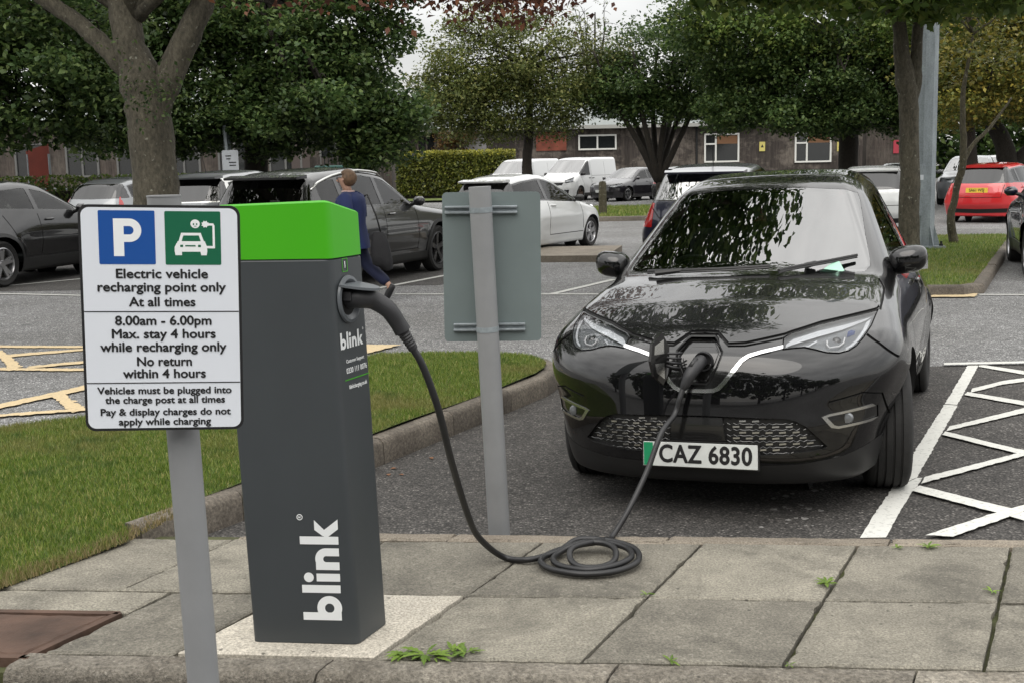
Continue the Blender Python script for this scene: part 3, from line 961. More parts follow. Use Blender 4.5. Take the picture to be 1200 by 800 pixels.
    for sg in (1, -1):
        f = lambda c, sg=sg: c.y * sg > 0
        for k in (0, 1):
            p('door_glass', MT['car_glass'], root, offset=-.003, sel=lambda c, sg=sg, k=k: c.y * sg > 0 and (c.x < -1.64) == bool(k), objname='side_window')
        p('quarter_glass', MT['car_glass'], root, sel=f, objname='quarter_window')
        lens = p('headlight', MT['lens'], root, sel=f)
        sk.part('headlight', MT['lamp_housing'], lens, offset=-.006, disp=lambda P: np.stack([-.045 * np.ones(len(P)), 0 * P[:, 1], 0 * P[:, 2]], 1), skirt=True, sel=f, objname='lamp_housing')
        def on(y, z, d=.012): 
            q = S.drop(y=y, z=z); g = S.grad(q[None])[0]; g /= np.linalg.norm(g); return q - g * d
        # light guide along the top and outer edge
        m = MB()
        top = [(.375, .806), (.40, .823), (.50, .847), (.61, .862), (.715, .880)]
        bot = [(.376, .795), (.40, .803), (.50, .826), (.60, .845), (.69, .868)]
        def ribbon(A, B, d):
            n = len(A); vs = [on(sg * a, b, d) for a, b in A] + [on(sg * a, b, d) for a, b in B]
            m.add(vs, [(i, i + 1, n + i + 1, n + i) for i in range(n - 1)])
        def dense(A, k=5):
            out = []
            for (a, b), (c, d) in zip(A[:-1], A[1:]):
                out += [(a + (c - a) * i / k, b + (d - b) * i / k) for i in range(k)]
            return out + [A[-1]]
        ribbon(dense(top), dense(bot), .013)
        ribbon(dense([(.712, .872), (.705, .845), (.68, .805), (.655, .782), (.63, .772)]), dense([(.694, .862), (.686, .838), (.663, .803), (.642, .786), (.628, .779)]), .012)
        ribbon(dense([(.378, .792), (.42, .797), (.47, .800), (.50, .815)]), dense([(.378, .789), (.42, .793), (.472, .795), (.505, .812)]), .016)
        m.build('light_guide', MT['lamp_guide'], lens)
        m = MB(); ribbon(dense([(.38, .787), (.41, .790), (.455, .792), (.50, .783), (.55, .770), (.60, .764), (.638, .772)]), dense([(.38, .784), (.41, .7865), (.455, .788), (.50, .778), (.55, .765), (.60, .759), (.64, .767)]), .006)
        m.build('lamp_bezel', MT['sat_chrome'], lens)
        m = MB()
        m.tube([on(sg * a, b, .016) for a, b in ((.545, .812), (.548, .797), (.562, .786), (.60, .789), (.615, .800), (.617, .818))], .0042, 6)
        m.build('running_light', MT['lamp_white'], lens)
        m = MB(); c = on(sg * .585, .812, .030)
        m.lathe([(0, -.010), (.016, -.004), (.022, .006), (.023, .02)], 20, origin=(0, 0, 0), axis='X')
        m.v = [(c[0] - v[0], c[1] + v[1], c[2] + v[2]) for v in m.v]
        m.build('projector', MT['gloss_black'], lens, smooth=40)
        if sg > 0: m = MB(); ribbon([(.625, .842), (.655, .852)], [(.625, .822), (.655, .830)], .02); m.build('reflector', MT['lamp_blue'], lens)
        tl = p('tail_lamp', MT['lamp_red'], root, sel=f)
        p('fog_trim', MT['sat_chrome'], root, offset=.004, skirt=True, sel=f)
        fl = p('fog_lamp', MT['gloss_black'], root, offset=-.004, sel=f)
        m = MB(); c = on(sg * .64, .468, .004); m.lathe([(0, .012), (.020, .008), (.026, 0), (.026, -.012)], 18, axis='X'); m.v = [(c[0] + v[0], c[1] + v[1], c[2] + v[2]) for v in m.v]
        m.build('fog_bulb', MT['lamp_housing'], fl, smooth=40)
    p('rear_window', MT['dark_glass'], root)
    p('upper_grille', MT['gloss_black'], root, offset=-.006, skirt=True)
    p('chrome_strip', MT['chrome'], root, offset=.006, skirt=True)
    lg = p('lower_grille', MT['trim'], root, offset=-.02, skirt=True)
    p('radar_panel', MT['gloss_black'], root, offset=-.006, skirt=True)
    p('lower_lip', MT['trim'], root, offset=.001)
    for sg in (1, -1): p('sill', MT['trim'], root, offset=.002, sel=lambda c, sg=sg: c.y * sg > 0)
    # grille studs
    m = MB(); lat = MB()
    gp = [tuple(q) for q in grow(grl, -.016)]
    for r in range(6):
        zz = .343 + r * .0265
        for cidx in range(-10, 11):
            yy = (cidx + (.5 if r % 2 else 0)) * .058
            if abs(yy) < .150 or not inpoly(np.array([[yy, zz]]), gp)[0]: continue
            q = S.drop(y=yy, z=zz); g = S.grad(q[None])[0]; g /= np.linalg.norm(g); q = q - g * .014
            t_ = np.cross([0, 0, 1.], g); t_ /= np.linalg.norm(t_); u_ = np.cross(g, t_)
            a, b_ = t_ * .0150, u_ * .0048
            vs = [q - a - b_, q + a - b_ * .6, q + a + b_, q - a + b_ * .6]; vs += [v - g * .008 for v in vs]
            m.add(vs, [(0, 1, 2, 3), (0, 4, 5, 1), (1, 5, 6, 2), (2, 6, 7, 3), (3, 7, 4, 0)])
    m.build('grille_stud', MT['sat_chrome'], root)['kind'] = 'stuff'
    for r in range(7):
        zz = .330 + r * .0265; pts = []
        for yy in np.linspace(-.56, .56, 80):
            if inpoly(np.array([[yy, zz]]), grl)[0]:
                q = S.drop(y=yy, z=zz); pts.append(q + np.array([-.010, 0, .004 * math.sin(yy * 200)]))
        if len(pts) > 2: lat.tube(pts, .0022, 5)
    lat.build('grille_mesh', MT['gloss_black'], lg)
    # arch liners
    for ax in S.axles:
        for sg in (1, -1):
            m = MB(); n = 28; vs = []
            for k in range(n + 1):
                an = math.radians(-20 + 220 * k / n); X, Z = ax + AR * math.cos(an), max(.318 + AR * math.sin(an), .17)
                ye = S.hit(np.array([X, 2 * sg, Z]), np.array([0, -sg, 0.]), 0, 2)
                vs += [(X, (ye[1] if ye is not None else sg * .8), Z), (X, sg * .40, Z)]
            m.add(vs, [(2 * k, 2 * k + 1, 2 * k + 3, 2 * k + 2) for k in range(n)])
            m.add([(ax + AR * math.cos(2 * math.pi * k / 24), sg * .41, .318 + AR * math.sin(2 * math.pi * k / 24)) for k in range(24)], [tuple(range(24))])
            m.build('arch_liner', MT['under'], root)
    # wheels
    for ax, st in ((0, math.radians(8)), (-2.588, 0)):
        for sg in (1, -1):
            wheel(root, ax, sg * .752, .318, .213, MT['tyre'], MT['alloy'], MT['steel_dark'], 5, st, True)
    # mirrors
    for sg in (1, -1):
        m = MB(); n = 20; vs = []
        prof = [(-.115, .30, .25), (-.10, .75, .70), (-.05, .97, .95), (.02, 1.0, 1.0), (.06, .92, .92), (.095, .62, .62), (.108, .20, .2)]
        # pod: superellipse sections swept along x
        for xx, sy, sz in prof:
            for k in range(n):
                an = 2 * math.pi * k / n; c, s_ = math.cos(an), math.sin(an)
                e = .72
                yy = .100 * sy * math.copysign(abs(c) ** e, c); zz = .076 * sz * math.copysign(abs(s_) ** e, s_)
                vs.append((-.70 + xx * .85 - .10 * yy, sg * (.822 + yy), 1.062 + zz + .12 * yy))
        fs = [(i * n + k, i * n + (k + 1) % n, (i + 1) * n + (k + 1) % n, (i + 1) * n + k) for i in range(len(prof) - 1) for k in range(n)]
        fs += [tuple(range(n)), tuple(range((len(prof) - 1) * n, len(prof) * n))]
        m.add(vs, fs)
        mo = m.build('wing_mirror', MT['zoe_paint'], root, smooth=60)
        m = MB(); m.add([(-.62, sg * .72, .985), (-.78, sg * .735, .965), (-.76, sg * .80, .985), (-.66, sg * .80, .985),
                         (-.62, sg * .715, 1.0), (-.78, sg * .73, 1.0), (-.76, sg * .80, 1.0), (-.66, sg * .80, 1.0)],
                        [(0, 1, 2, 3), (4, 5, 6, 7), (0, 1, 5, 4), (1, 2, 6, 5), (2, 3, 7, 6), (3, 0, 4, 7)])
        m.build('mirror_arm', MT['trim'], mo)
        m = MB(); m.add([(-.802, sg * .765, .99), (-.802, sg * .92, 1.0), (-.802, sg * .92, 1.085), (-.802, sg * .765, 1.075)], [(0, 1, 2, 3)])
        m.build('mirror_glass', MT['chrome'], mo)
    # door handles
    for sg in (1, -1):
        m = MB(); y_ = S.drop(x=-1.42, z=.875)[1]; m.box((-1.42, sg * (y_ + .016), .885), (.20, .022, .030), bev=.008); m.build('door_handle', MT['zoe_paint'], root, smooth=40)
    # wipers
    def onws(y, z, d): 
        q = S.drop(y=y, z=z); g = S.grad(q[None])[0]; g /= np.linalg.norm(g); return q + g * d
    for (a, b) in (((-.50, 1.030), (.16, 1.052)), ((.22, 1.034), (.575, 1.085))):
        m = MB()
        pts = [onws(a[0] + (b[0] - a[0]) * t_, a[1] + (b[1] - a[1]) * t_, .020 if i < 1 else .024) for i, t_ in enumerate(np.linspace(0, 1, 14))]
        m.tube(pts, [.011] + [.009] * 7 + [.008] * 6, 8)
        m.tube([p_ + np.array([0.01, 0, -.009]) for p_ in pts], .006, 6)
        k = .35 if a[0] < 0 else .5
        q = pts[int(13 * k)]; m.tube([q, q + np.array([.02, (-.14 if a[0] < 0 else -.05), -.012])], [.013, .016], 8)
        m.build('wiper', MT['trim'], root, smooth=40)
    # number plate: 0.52 x 0.112 m
    nz, nx = .318, .852
    m = MB(); m.box((0, 0, 0), (.52, .112, .006), bev=.002)
    tilt = math.radians(4)
    mp_ = Matrix.Translation((nx, 0.012, nz)) @ plane_mtx((0, 0, 0), (0, 1, 0), (-math.sin(tilt), 0, math.cos(tilt)))
    pl = m.build('number_plate', MT['plate_white'], root); pl.data.transform(mp_)
    m = MB(); m.box((-.236, 0, .0042), (.042, .104, .002)); g_ = m.build('green_flash', MT['plate_green'], pl); g_.data.transform(mp_)
    text_mesh('CAZ 6830', .112, MT['ink'], 'plate_text', pl, mp_ @ Matrix.Translation((.024, -.001, .0038)), bold=.008, sx=.84, spacing=1.06, fat=.0022)
    m = MB(); m.box((.845, 0.012, .318), (.01, .535, .125)); m.build('plate_holder', MT['trim'], root)
    # charge port recess with rings, flap and its hinge
    pr = sk.part('charge_port', MT['gloss_black'], root, disp=(-.055, 0, 0), skirt=True)
    def ring(poly, d, w, name, mat):
        m = MB(); A = grow(poly, d); B_ = grow(poly, d - w); n = len(A)
        qa = [S.drop(y=a, z=b) + np.array([.002, 0, 0]) for a, b in A]; qb = [S.drop(y=a, z=b) + np.array([-.012, 0, 0]) for a, b in B_]
        m.add(qa + qb, [(i, (i + 1) % n, n + (i + 1) % n, n + i) for i in range(n)])
        return m.build(name, mat, pr)
    ring(port, .000, .008, 'port_ring', MT['trim']); ring(port, -.014, .006, 'port_seal', MT['gloss_black'])
    cx0 = S.drop(y=0.01, z=.735)[0] - .05
    m = MB(); m.lathe([(0, .004), (.036, .004), (.038, .022), (.043, .024), (.045, .0)], 28, axis='X'); m.v = [(v[0] + cx0, v[1] + .018, v[2] + .730) for v in m.v]
    m.lathe([(0, .003), (.026, .003), (.03, .0)], 24, origin=(cx0, .022, .675), axis='X')
    m.build('socket', MT['handle_grey'], pr, smooth=40)
    # flap: faceted badge door swung open, standing off the nose
    base = S.drop(y=-.10, z=.735)
    fl = MB()
    out = [(0, .135), (.028, .085), (.034, 0.), (.026, -.075), (0, -.125), (-.018, -.06), (-.020, .06)]
    dirx = np.array([.80, -.60, 0.]); 
    def fm(a, b, d): 
        q = base + np.array([.055, -.052, .015]) + dirx * (a * 2.0) + np.array([-.10 * b * 0, 0, b * .92]) + np.array([.6, .8, 0]) * d
        return q
    fl.prism(out, fm, -.009, .009)
    flo = fl.build('port_flap', MT['gloss_black'], root)
    for pg in ([(-.004, .10), (.022, .072), (.024, .03), (-.004, .03)], [(-.004, -.095), (.018, -.06), (.022, -.015), (-.004, -.015)]):
        m = MB(); m.prism(pg, fm, .0092, .0105); m.build('flap_badge', MT['sat_chrome'], flo)
    m = MB()
    for k in range(4):
        zz = .705 + .021 * k
        a = S.drop(y=-.075, z=zz) + np.array([.004, 0, 0]); b_ = fm(-.01, (zz - .735) * .9, .0)
        m.tube([a, (a + b_) / 2 + np.array([.012, 0, 0]), b_], .006, 6)
    m.build('flap_hinge', MT['handle_grey'], flo, smooth=True)
    # interior
    m = MB(); m.box((-1.45, 0, .30), (2.6, 1.30, .06)); m.build('cabin_floor', MT['interior'], root)
    m = MB(); vs = []
    for yy in (-.66, -.4, 0, .4, .66):
        vs += [(-.28 - .25 * yy * yy, yy, 1.005), (-.62 - .1 * yy * yy, yy, 1.015), (-.74, yy, .96), (-.74, yy, .55)]
    m.add(vs, [(4 * i + j, 4 * i + j + 1, 4 * i + j + 5, 4 * i + j + 4) for i in range(4) for j in range(3)])
    m.build('dashboard', MT['interior'], root, smooth=50)
    m = MB()
    c = np.array([-.86, -.36, .93]); ax_ = np.array([-.9, 0, .45]); ax_ /= np.linalg.norm(ax_); u_ = np.array([0, 1., 0]); w_ = np.cross(ax_, u_)
    m.tube([c + .18 * (u_ * math.cos(a) + w_ * math.sin(a)) for a in np.linspace(0, 2 * math.pi, 33)], .016, 8, caps=False)
    m.tube([c - u_ * .17, c, c + u_ * .17], .02, 8); m.tube([c, c - ax_ * .2], .03, 8)
    m.build('steering_wheel', MT['trim'], root, smooth=True)
    for x_, y_, w_s in ((-1.45, .36, .50), (-1.45, -.36, .50), (-2.25, 0, 1.25)):
        m = MB(); m.box((x_ + .05, y_, .56), (.52, w_s, .16), bev=.05)
        q = MB(); q.box((0, 0, .30), (.14, w_s * .98, .64), bev=.05)
        a = math.radians(-16)
        m.add([(x_ - .2 + v[0] * math.cos(a) + v[2] * math.sin(a), y_ + v[1], .60 + v[2] * math.cos(a) - v[0] * math.sin(a)) for v in q.v], q.f)
        for hy in ((0,) if w_s < 1 else (-.42, .42)):
            m.box((x_ - .42, y_ + hy, 1.29), (.10, .26, .18), bev=.045)
        m.build('seat', MT['seat_fabric'], root, smooth=50)
    m = MB(); m.box((-1.16, 0, 1.385), (.02, .24, .065), bev=.008); m.tube([(-1.14, 0, 1.40), (-1.10, 0, 1.455)], .012, 8)
    m.build('rear_view_mirror', MT['trim'], root)
    m = MB(); m.box((-.36, .46, 1.028), (.10, .10, .012), rz=.3); q = [(-.30, .41, 1.035), (-.33, .53, 1.035), (-.39, .49, 1.095)]
    m.add(q, [(0, 1, 2)]); m.build('permit_card', mk('pale green card', (.35, .62, .48), .6), root)
    sk.bm.free()
    return root
build_hero()
# ================================================================== ground, bays, kerbs, paving, markings
def zg(x, y):
    """ground height: the bay falls gently across, the verge side road lies a step lower"""
    t = np.clip((x - 1.14) * .93 - (y - 6.04) * .36, -1.7, 1.7) * GSLOPE
    f = 1 - sstep(8.8, 12.5, y)
    return t * f * sstep(4.2, 5.2, y) - .085 * (1 - sstep(4.25, 4.6, y))

def grid_sheet(xs, ys, dz, name, mat, fn=zg):
    X, Y = np.meshgrid(xs, ys, indexing='ij'); Z = fn(X, Y) + dz
    n, m = X.shape; i = np.arange(n * m).reshape(n, m)
    F = np.stack([i[:-1, :-1], i[1:, :-1], i[1:, 1:], i[:-1, 1:]], -1).reshape(-1, 4)
    o = fast_mesh(name, np.stack([X, Y, Z], -1).reshape(-1, 3), F, mat, smooth=True)
    return struct(name, o, mat)
xs = np.unique(np.concatenate([[-700, -200, -80, -40, -20, -12], np.arange(-8, 12.01, .25), [15, 20, 40, 80, 200, 700]]))
ys = np.unique(np.concatenate([[-300, -60, -20, -5, 0, 2, 3, 3.6], np.arange(4.0, 13.01, .2), [14, 16, 20, 30, 50, 80, 150, 400, 1200]]))
grid_sheet(xs, ys, 0, 'ground', MT['asphalt_lane'])

def drape(name, polys, dz, mat, step=.3, fn=zg, rag=0.):
    """flat outline(s) laid on the ground as one thin sheet"""
    bm = bmesh.new()
    for poly in polys:
        if rag:
            P_ = [np.array(p[:2], float) for p in poly]; Q_ = []
            for A, B in zip(P_, P_[1:] + P_[:1]):
                n = max(1, int(np.linalg.norm(B - A) / .03)); Q_ += [A + (B - A) * k / n + (rng.normal(size=2) * rag if k else 0) for k in range(n)]
            poly = Q_
        vs = [bm.verts.new((p[0], p[1], 0)) for p in poly]
        bm.faces.new(vs)
    P = np.concatenate([np.array(p)[:, :2] for p in polys])
    if step:
        for ax in (0, 1):
            for q in np.arange(P[:, ax].min() + step / 2, P[:, ax].max(), step):
                co = [0, 0, 0]; co[ax] = q; no = [0, 0, 0]; no[ax] = 1
                bmesh.ops.bisect_plane(bm, geom=bm.verts[:] + bm.edges[:] + bm.faces[:], plane_co=co, plane_no=no)
    for v in bm.verts: v.co.z = float(fn(v.co.x, v.co.y)) + dz
    bmesh.ops.recalc_face_normals(bm, faces=bm.faces[:])
    for f in bm.faces:
        if f.normal.z < 0: f.normal_flip()
    me = bpy.data.meshes.new(name); bm.to_mesh(me); bm.free()
    me.materials.append(mat)
    o = bpy.data.objects.new(name, me); COL.objects.link(o); o['kind'] = 'structure'
    return o
# the darker resurfaced bays
drape('parking_bay', [[(-2.2, 4.62), (8, 4.0), (12.0, 6.8), (9.5, 8.9), G(1200, 433)[:2], G(900, 432)[:2], G(640, 431)[:2], (-.2, 8.0)]], .004, MT['asphalt_bay'])
drape('parking_row', [[(-30, 22), (-10, 17.2), (-1.0, 16.6), (.2, 19.0), (-4, 26), (-30, 30)]], .004, MT['asphalt_bay'], 2)

def px(pts, z=0): return [tuple(G(u, v, z)[:2]) for u, v in pts]
def z1(pts): return [(980 + a / 3.077, 400 + b / 3.077) for a, b in pts]
white = [
    z1([(85, 725), (205, 540), (240, 533), (290, 512), (310, 512), (300, 530), (268, 570), (178, 725)]),
    z1([(228, 500), (390, 245), (437, 250), (290, 512), (240, 531)]),
    z1([(391, 243), (475, 100), (515, 100), (436, 248)]),
    z1([(516, 101), (677, 130), (677, 143), (512, 110)]),
    z1([(490, 190), (600, 165), (677, 156), (677, 170), (600, 178), (482, 206)]),
    z1([(472, 203), (677, 243), (677, 258), (462, 214)]),
    z1([(406, 330), (677, 268), (677, 286), (396, 346)]),
    z1([(392, 348), (645, 418), (677, 424), (677, 441), (640, 433), (380, 360)]),
    z1([(318, 516), (677, 430), (677, 446), (305, 540)]),
    z1([(300, 548), (677, 655), (677, 685), (640, 674), (272, 566)]),
    z1([(320, 729), (560, 660), (677, 630), (677, 652), (620, 672), (420, 735)]),
    z1([(388, 97), (1500, 101), (1500, 108), (388, 104)]),
]
hatch = [px(p) for p in white]
for i, p in enumerate(hatch):
    drape('bay_marking', [p], .008 + .0012 * i, MT['line_white'], .35, rag=.0022)
def seg(a, b, w):
    A, B = G(*a), G(*b); d = B - A; d[2] = 0; d /= np.linalg.norm(d); n = np.array([-d[1], d[0], 0]) * w / 2
    return [tuple((A + n)[:2]), tuple((B + n)[:2]), tuple((B - n)[:2]), tuple((A - n)[:2])]
far = [seg((462, 345.5), (760, 345.5), .10), seg((440, 339), (560, 316), .10), seg((648, 345), (720, 328), .10), seg((1147, 346), (1330, 346.5), .10),
       seg((-60, 342), (130, 324), .10), seg((-60, 343.5), (96, 347), .10), seg((1110, 268), (1300, 268), .12), seg((676, 294), (712, 289), .14), seg((1105, 238), (1180, 238), .12)]
drape('lane_marking', far, .008, MT['line_far'], None)
yel = [px([(-30, 404.5), (101, 404.8), (101, 407), (-30, 406.8)]), px([(9, 414), (101, 407.6), (101, 409.6), (9, 417)]), px([(-6, 410), (3, 410), (26, 427), (10, 430)]),
       px([(-30, 428), (101, 428.6), (101, 431.2), (-30, 430.6)]), px([(33, 426.5), (101, 420.6), (101, 423), (33, 429)]),
       px([(-20, 472), (101, 446.5), (101, 451.5), (-20, 477)]), px([(59, 458), (72, 455), (101, 474), (84, 478)]), px([(-30, 482), (101, 472.5), (101, 475.5), (-30, 485)]),
       px([(428, 403.6), (470, 403.6), (430, 412.6)]), px([(1090, 346.5), (1146, 345.5), (1143, 349.5), (1090, 349.8)])]
for i, p in enumerate(yel):
    drape('yellow_marking', [p], .008 + .001 * i, MT['line_yellow'], None, rag=.008)

# --- paving strip: skewed flags with open joints
kO = np.array([.25, 3.60]); kd = np.array([1, -.097]); kd /= np.linalg.norm(kd); jd = np.array([.44, .90]); jd /= np.linalg.norm(jd)
def KP(a, b): return kO + a * kd + b * jd
m = MB()
pts = [KP(-2.6, -.10), KP(4.5, -.10), KP(4.5, 1.44), KP(-2.6, 1.44)]
m.add([(*p, .028) for p in pts] + [(*p, -.09) for p in pts], [(0, 1, 2, 3), (0, 4, 5, 1), (1, 5, 6, 2), (2, 6, 7, 3), (3, 7, 4, 0)])
struct('paving_bed', m, MT['joint'])
slabs = MB(); r2 = random.Random(3)
def slab(m, quad, z, th, bev=.006, chip=1.0):
    q = [np.array(p) for p in quad]; c = sum(q) / 4
    t = [r2.uniform(-.0035, .0035) for _ in range(4)]
    out, inn, zz = [], [], []
    for i in range(4):
        A, B = q[i], q[(i + 1) % 4]; Ln = np.linalg.norm(B - A); n = max(2, int(Ln / .035)); d = (B - A) / Ln; nr = np.array([-d[1], d[0]])
        if (c - A) @ nr < 0: nr = -nr
        big = r2.uniform(.1, .9)
        for k in range(n):
            f = k / n; j = r2.uniform(0, .0035) * chip
            if k and abs(f - big) < .05 and r2.random() < .6: j += r2.uniform(.003, .010) * chip
            if k == 0: j = 0
            p = A + (B - A) * f
            corner = min(f, 1 - f) * Ln
            j2 = j + bev * 1.4 * (1 + r2.uniform(-.3, .8) * chip)
            out.append(p + nr * j); inn.append(p + nr * j2 + d * (bev if k == 0 else 0)); zz.append(t[i] * (1 - f) + t[(i + 1) % 4] * f)
    N = len(out)
    vs = [(*p, z - th) for p in out] + [(*p, z - bev + zz[i]) for i, p in enumerate(out)] + [(*p, z + zz[i]) for i, p in enumerate(inn)] + [(*c, z + sum(t) / 4)]
    fs = [(i, (i + 1) % N, N + (i + 1) % N, N + i) for i in range(N)] + [(N + i, N + (i + 1) % N, 2 * N + (i + 1) % N, 2 * N + i) for i in range(N)] + [(2 * N + i, 2 * N + (i + 1) % N, 3 * N) for i in range(N)]
    m.add(vs, fs)
cols = [-2.66, -2.05, -1.40, -.72, -.055, .575, 1.185, 1.80, 2.42, 3.03, 3.65, 4.3]
for ci in range(len(cols) - 1):
    for b0, b1 in ((.012, .625), (.631, 1.315)):
        g0, g1 = (.003 if ci not in (4, 5, 6) else .0055), (.003 if ci not in (3, 4, 5) else .0055)
        a0, a1 = cols[ci] + g0, cols[ci + 1] - g1
        if ci == 2 and b0 < .1: continue            # the concrete pad replaces this flag
        if ci == 0: a0 -= .5
        if ci == 0 and b0 < .1: b0 = .40; a1 = -1.845
        if ci == 1 and b0 < .1: a0 = -1.838
        off = 0.0
        slab(slabs, [KP(a0, b0), KP(a1, b0), KP(a1, b1 - .002), KP(a0, b1 - .002)], .058 + r2.uniform(-.002, .003), .04)
# the pad flag is cut away; keep the remaining sliver of paving left of it
struct('paving', slabs, MT['slab'])
m = MB(); slab(m, [KP(-1.38, .010), KP(-.728, .010), KP(-.728, .622), KP(-1.38, .622)], .062, .05, .004); struct('charger_pad', m, MT['pad'])
# rear edging stones
m = MB(); a = -2.05
while a < 4.3:
    slab(m, [KP(a + .003, 1.325), KP(a + .912, 1.325), KP(a + .912, 1.425), KP(a + .003, 1.425)], .056 + r2.uniform(-.002, .002), .12, .008); a += .915
struct('rear_edging', m, MT['edging'])
# front kerb stones: rough, bull nosed
m = MB(); a = -1.87
while a < 4.3:
    n = 26; prof = [(.0, -.14), (.0, .018), (.006, .036), (.018, .050), (.035, .058), (.075, .061), (.118, .060), (.122, .03)]
    ln = .914 if a > -1.86 else 1.03
    rows = []
    for k in range(n + 1):
        aa = a + .004 + (ln - .008) * k / n
        row = []
        for j, (dpt, hh) in enumerate(prof):
            p = KP(aa, -.134 + dpt + (r2.uniform(-.003, .003) if 0 < j < 6 else 0)); row.append((*p, hh + (r2.uniform(-.0035, .003) if 1 <= j <= 6 else 0)))
        rows += row
    J = len(prof)
    fs = [(k * J + j, (k + 1) * J + j, (k + 1) * J + j + 1, k * J + j + 1) for k in range(n) for j in range(J - 1)] + [tuple(range(J)), tuple(range(n * J, n * J + J))]
    m.add(rows, fs); a += ln
kb = m.build('front_kerb', MT['kerb'], smooth=50); kb['kind'] = 'structure'
# rusty inspection cover at the left end
mh = thing('manhole_cover', 'rusty iron inspection cover set into the paving at the left edge', 'manhole cover', (0, 0, 0))
m = MB(); q = [KP(-3.0, .36), KP(-1.885, .36), KP(-1.885, -.02), KP(-3.0, -.02)]
slab(m, q, .060, .05, .006); m.build('plate', MT['rust'], mh)
m = MB()
for i in range(4):
    A, B = q[i], q[(i + 1) % 4]; d = (B - A) / np.linalg.norm(B - A); n_ = np.array([d[1], -d[0]])
    if (sum(q) / 4 - A) @ n_ > 0: n_ = -n_
    vs = [(*(A - d * .03 + n_ * .006), .0612), (*(B + d * .03 + n_ * .006), .0612), (*(B + d * .03 + n_ * .034), .0612), (*(A - d * .03 + n_ * .034), .0612)]
    m.add(vs + [(x, y, .0) for x, y, z in vs], [(0, 1, 2, 3), (0, 4, 5, 1), (1, 5, 6, 2), (2, 6, 7, 3), (3, 7, 4, 0)])
m.build('frame', MT['rust'], mh)

# --- lawns
def kerb_run(name, path, w=.11, top=.105, bot=-.05, mat=None, stone=.9, inside=1):
    """kerb stones along a path (outer face on the path, stones lie on its left when inside=1)"""
    m = MB(); P = [np.array(p, float) for p in path]
    for A, B in zip(P[:-1], P[1:]):
        Ln = np.linalg.norm(B - A); d = (B - A) / Ln; nrm = np.array([-d[1], d[0]]) * inside
        k = max(1, round(Ln / stone)); s_ = Ln / k
        for i in range(k):
            a0, a1 = A + d * (i * s_ + .003), A + d * ((i + 1) * s_ - .003)
            dz = r2.uniform(-.004, .004)
            sec = [(0, bot), (.004, top - .03 + dz), (.022, top - .006 + dz), (.04, top + dz), (w, top + dz), (w, bot)]
            vs = [(*(a0 + nrm * o), z) for o, z in sec] + [(*(a1 + nrm * o), z) for o, z in sec]
            n = len(sec)
            m.add(vs, [(j, n + j, n + j + 1, j + 1) for j in range(n - 1)] + [tuple(range(n)), tuple(range(2 * n - 1, n - 1, -1))])
    o = m.build(name, mat or MT['kerb_far'], smooth=40); o['kind'] = 'structure'
    return o
kp = [(-1.63, 5.04), (-1.31, 5.58), (-.74, 6.64), (-.01, 8.04), (.26, 8.58), (.34, 8.85), (.36, 9.10), (.30, 9.38), (.12, 9.62), (-.15, 9.72), (-1.15, 9.78), (-2.1, 8.35), (-2.75, 7.42), (-4.5, 6.45), (-8, 5.2)]
kerb_run('lawn_kerb', kp[:8], mat=MT['kerb_far'])
kerb_run('lawn_kerb', kp[7:], top=.07, mat=MT['kerb_far'])
def lawn_poly():
    P = [np.array(p) for p in kp]; out = []
    for i in range(len(P)):
        d = P[min(i+1, len(P)-1)] - P[max(i-1, 0)]; d /= np.linalg.norm(d); out.append(P[i] + np.array([-d[1], d[0]]) * .10)
    return [(-1.66, 4.98)] + [tuple(p) for p in out] + [(-8, 4.6), (-5.0, 4.12), (-2.6, 4.12), (-1.99, 4.36), (-1.88, 4.55), (-1.77, 4.74), (-1.66, 4.92)]
LAWN = lawn_poly()
def zl(x, y): return .084 + .045 * sstep(4.6, 6.2, np.asarray(y) * 1.0) + .006 * np.sin(np.asarray(x) * 3.1 + np.asarray(y) * 2.3)
drape('lawn', [LAWN], -.012, MT['lawn'], .3, zl)
def blades(name, poly, n, zf, hgt, wid, label, lim=None):
    P = np.array(poly); lo, hi = P.min(0), P.max(0)
    if lim: lo, hi = np.maximum(lo, lim[0]), np.minimum(hi, lim[1])
    q = lo + rng.random((n * 3, 2)) * (hi - lo)
    q = q[inpoly(q, [tuple(p) for p in poly])][:n]
    # tufts: thin the sward in patches
    nn = len(q)
    ang = rng.random(nn) * 2 * np.pi; h = hgt * (0.45 + rng.random(nn) * .9); w = wid * (.6 + .8 * rng.random(nn))
    lean = (rng.random((nn, 2)) - .5) * 1.1 * h[:, None]
    dx, dy = np.cos(ang) * w / 2, np.sin(ang) * w / 2
    z0 = zf(q[:, 0], q[:, 1]) - .01
    V = np.empty((nn, 3, 3))
    V[:, 0] = np.stack([q[:, 0] - dx, q[:, 1] - dy, z0], 1); V[:, 1] = np.stack([q[:, 0] + dx, q[:, 1] + dy, z0], 1)
    V[:, 2] = np.stack([q[:, 0] + lean[:, 0], q[:, 1] + lean[:, 1], z0 + h], 1)
    o = fast_mesh(name, V.reshape(-1, 3), np.arange(nn * 3).reshape(-1, 3), MT['blade'])
    return tag(o, label, 'grass', kind='stuff')
blades('grass', LAWN, 200000, zl, .026, .0046, 'short mown grass on the verge beside the bay', lim=((-3.6, 4.2), (.5, 10)))
EDGE = [(-2.62, 4.08), (-1.98, 4.33), (-1.87, 4.53), (-1.76, 4.72), (-1.65, 4.90), (-1.57, 5.09), (-1.52, 5.2), (-1.58, 5.30), (-1.72, 5.0), (-1.85, 4.76), (-1.98, 4.6), (-2.1, 4.42), (-2.66, 4.2)]
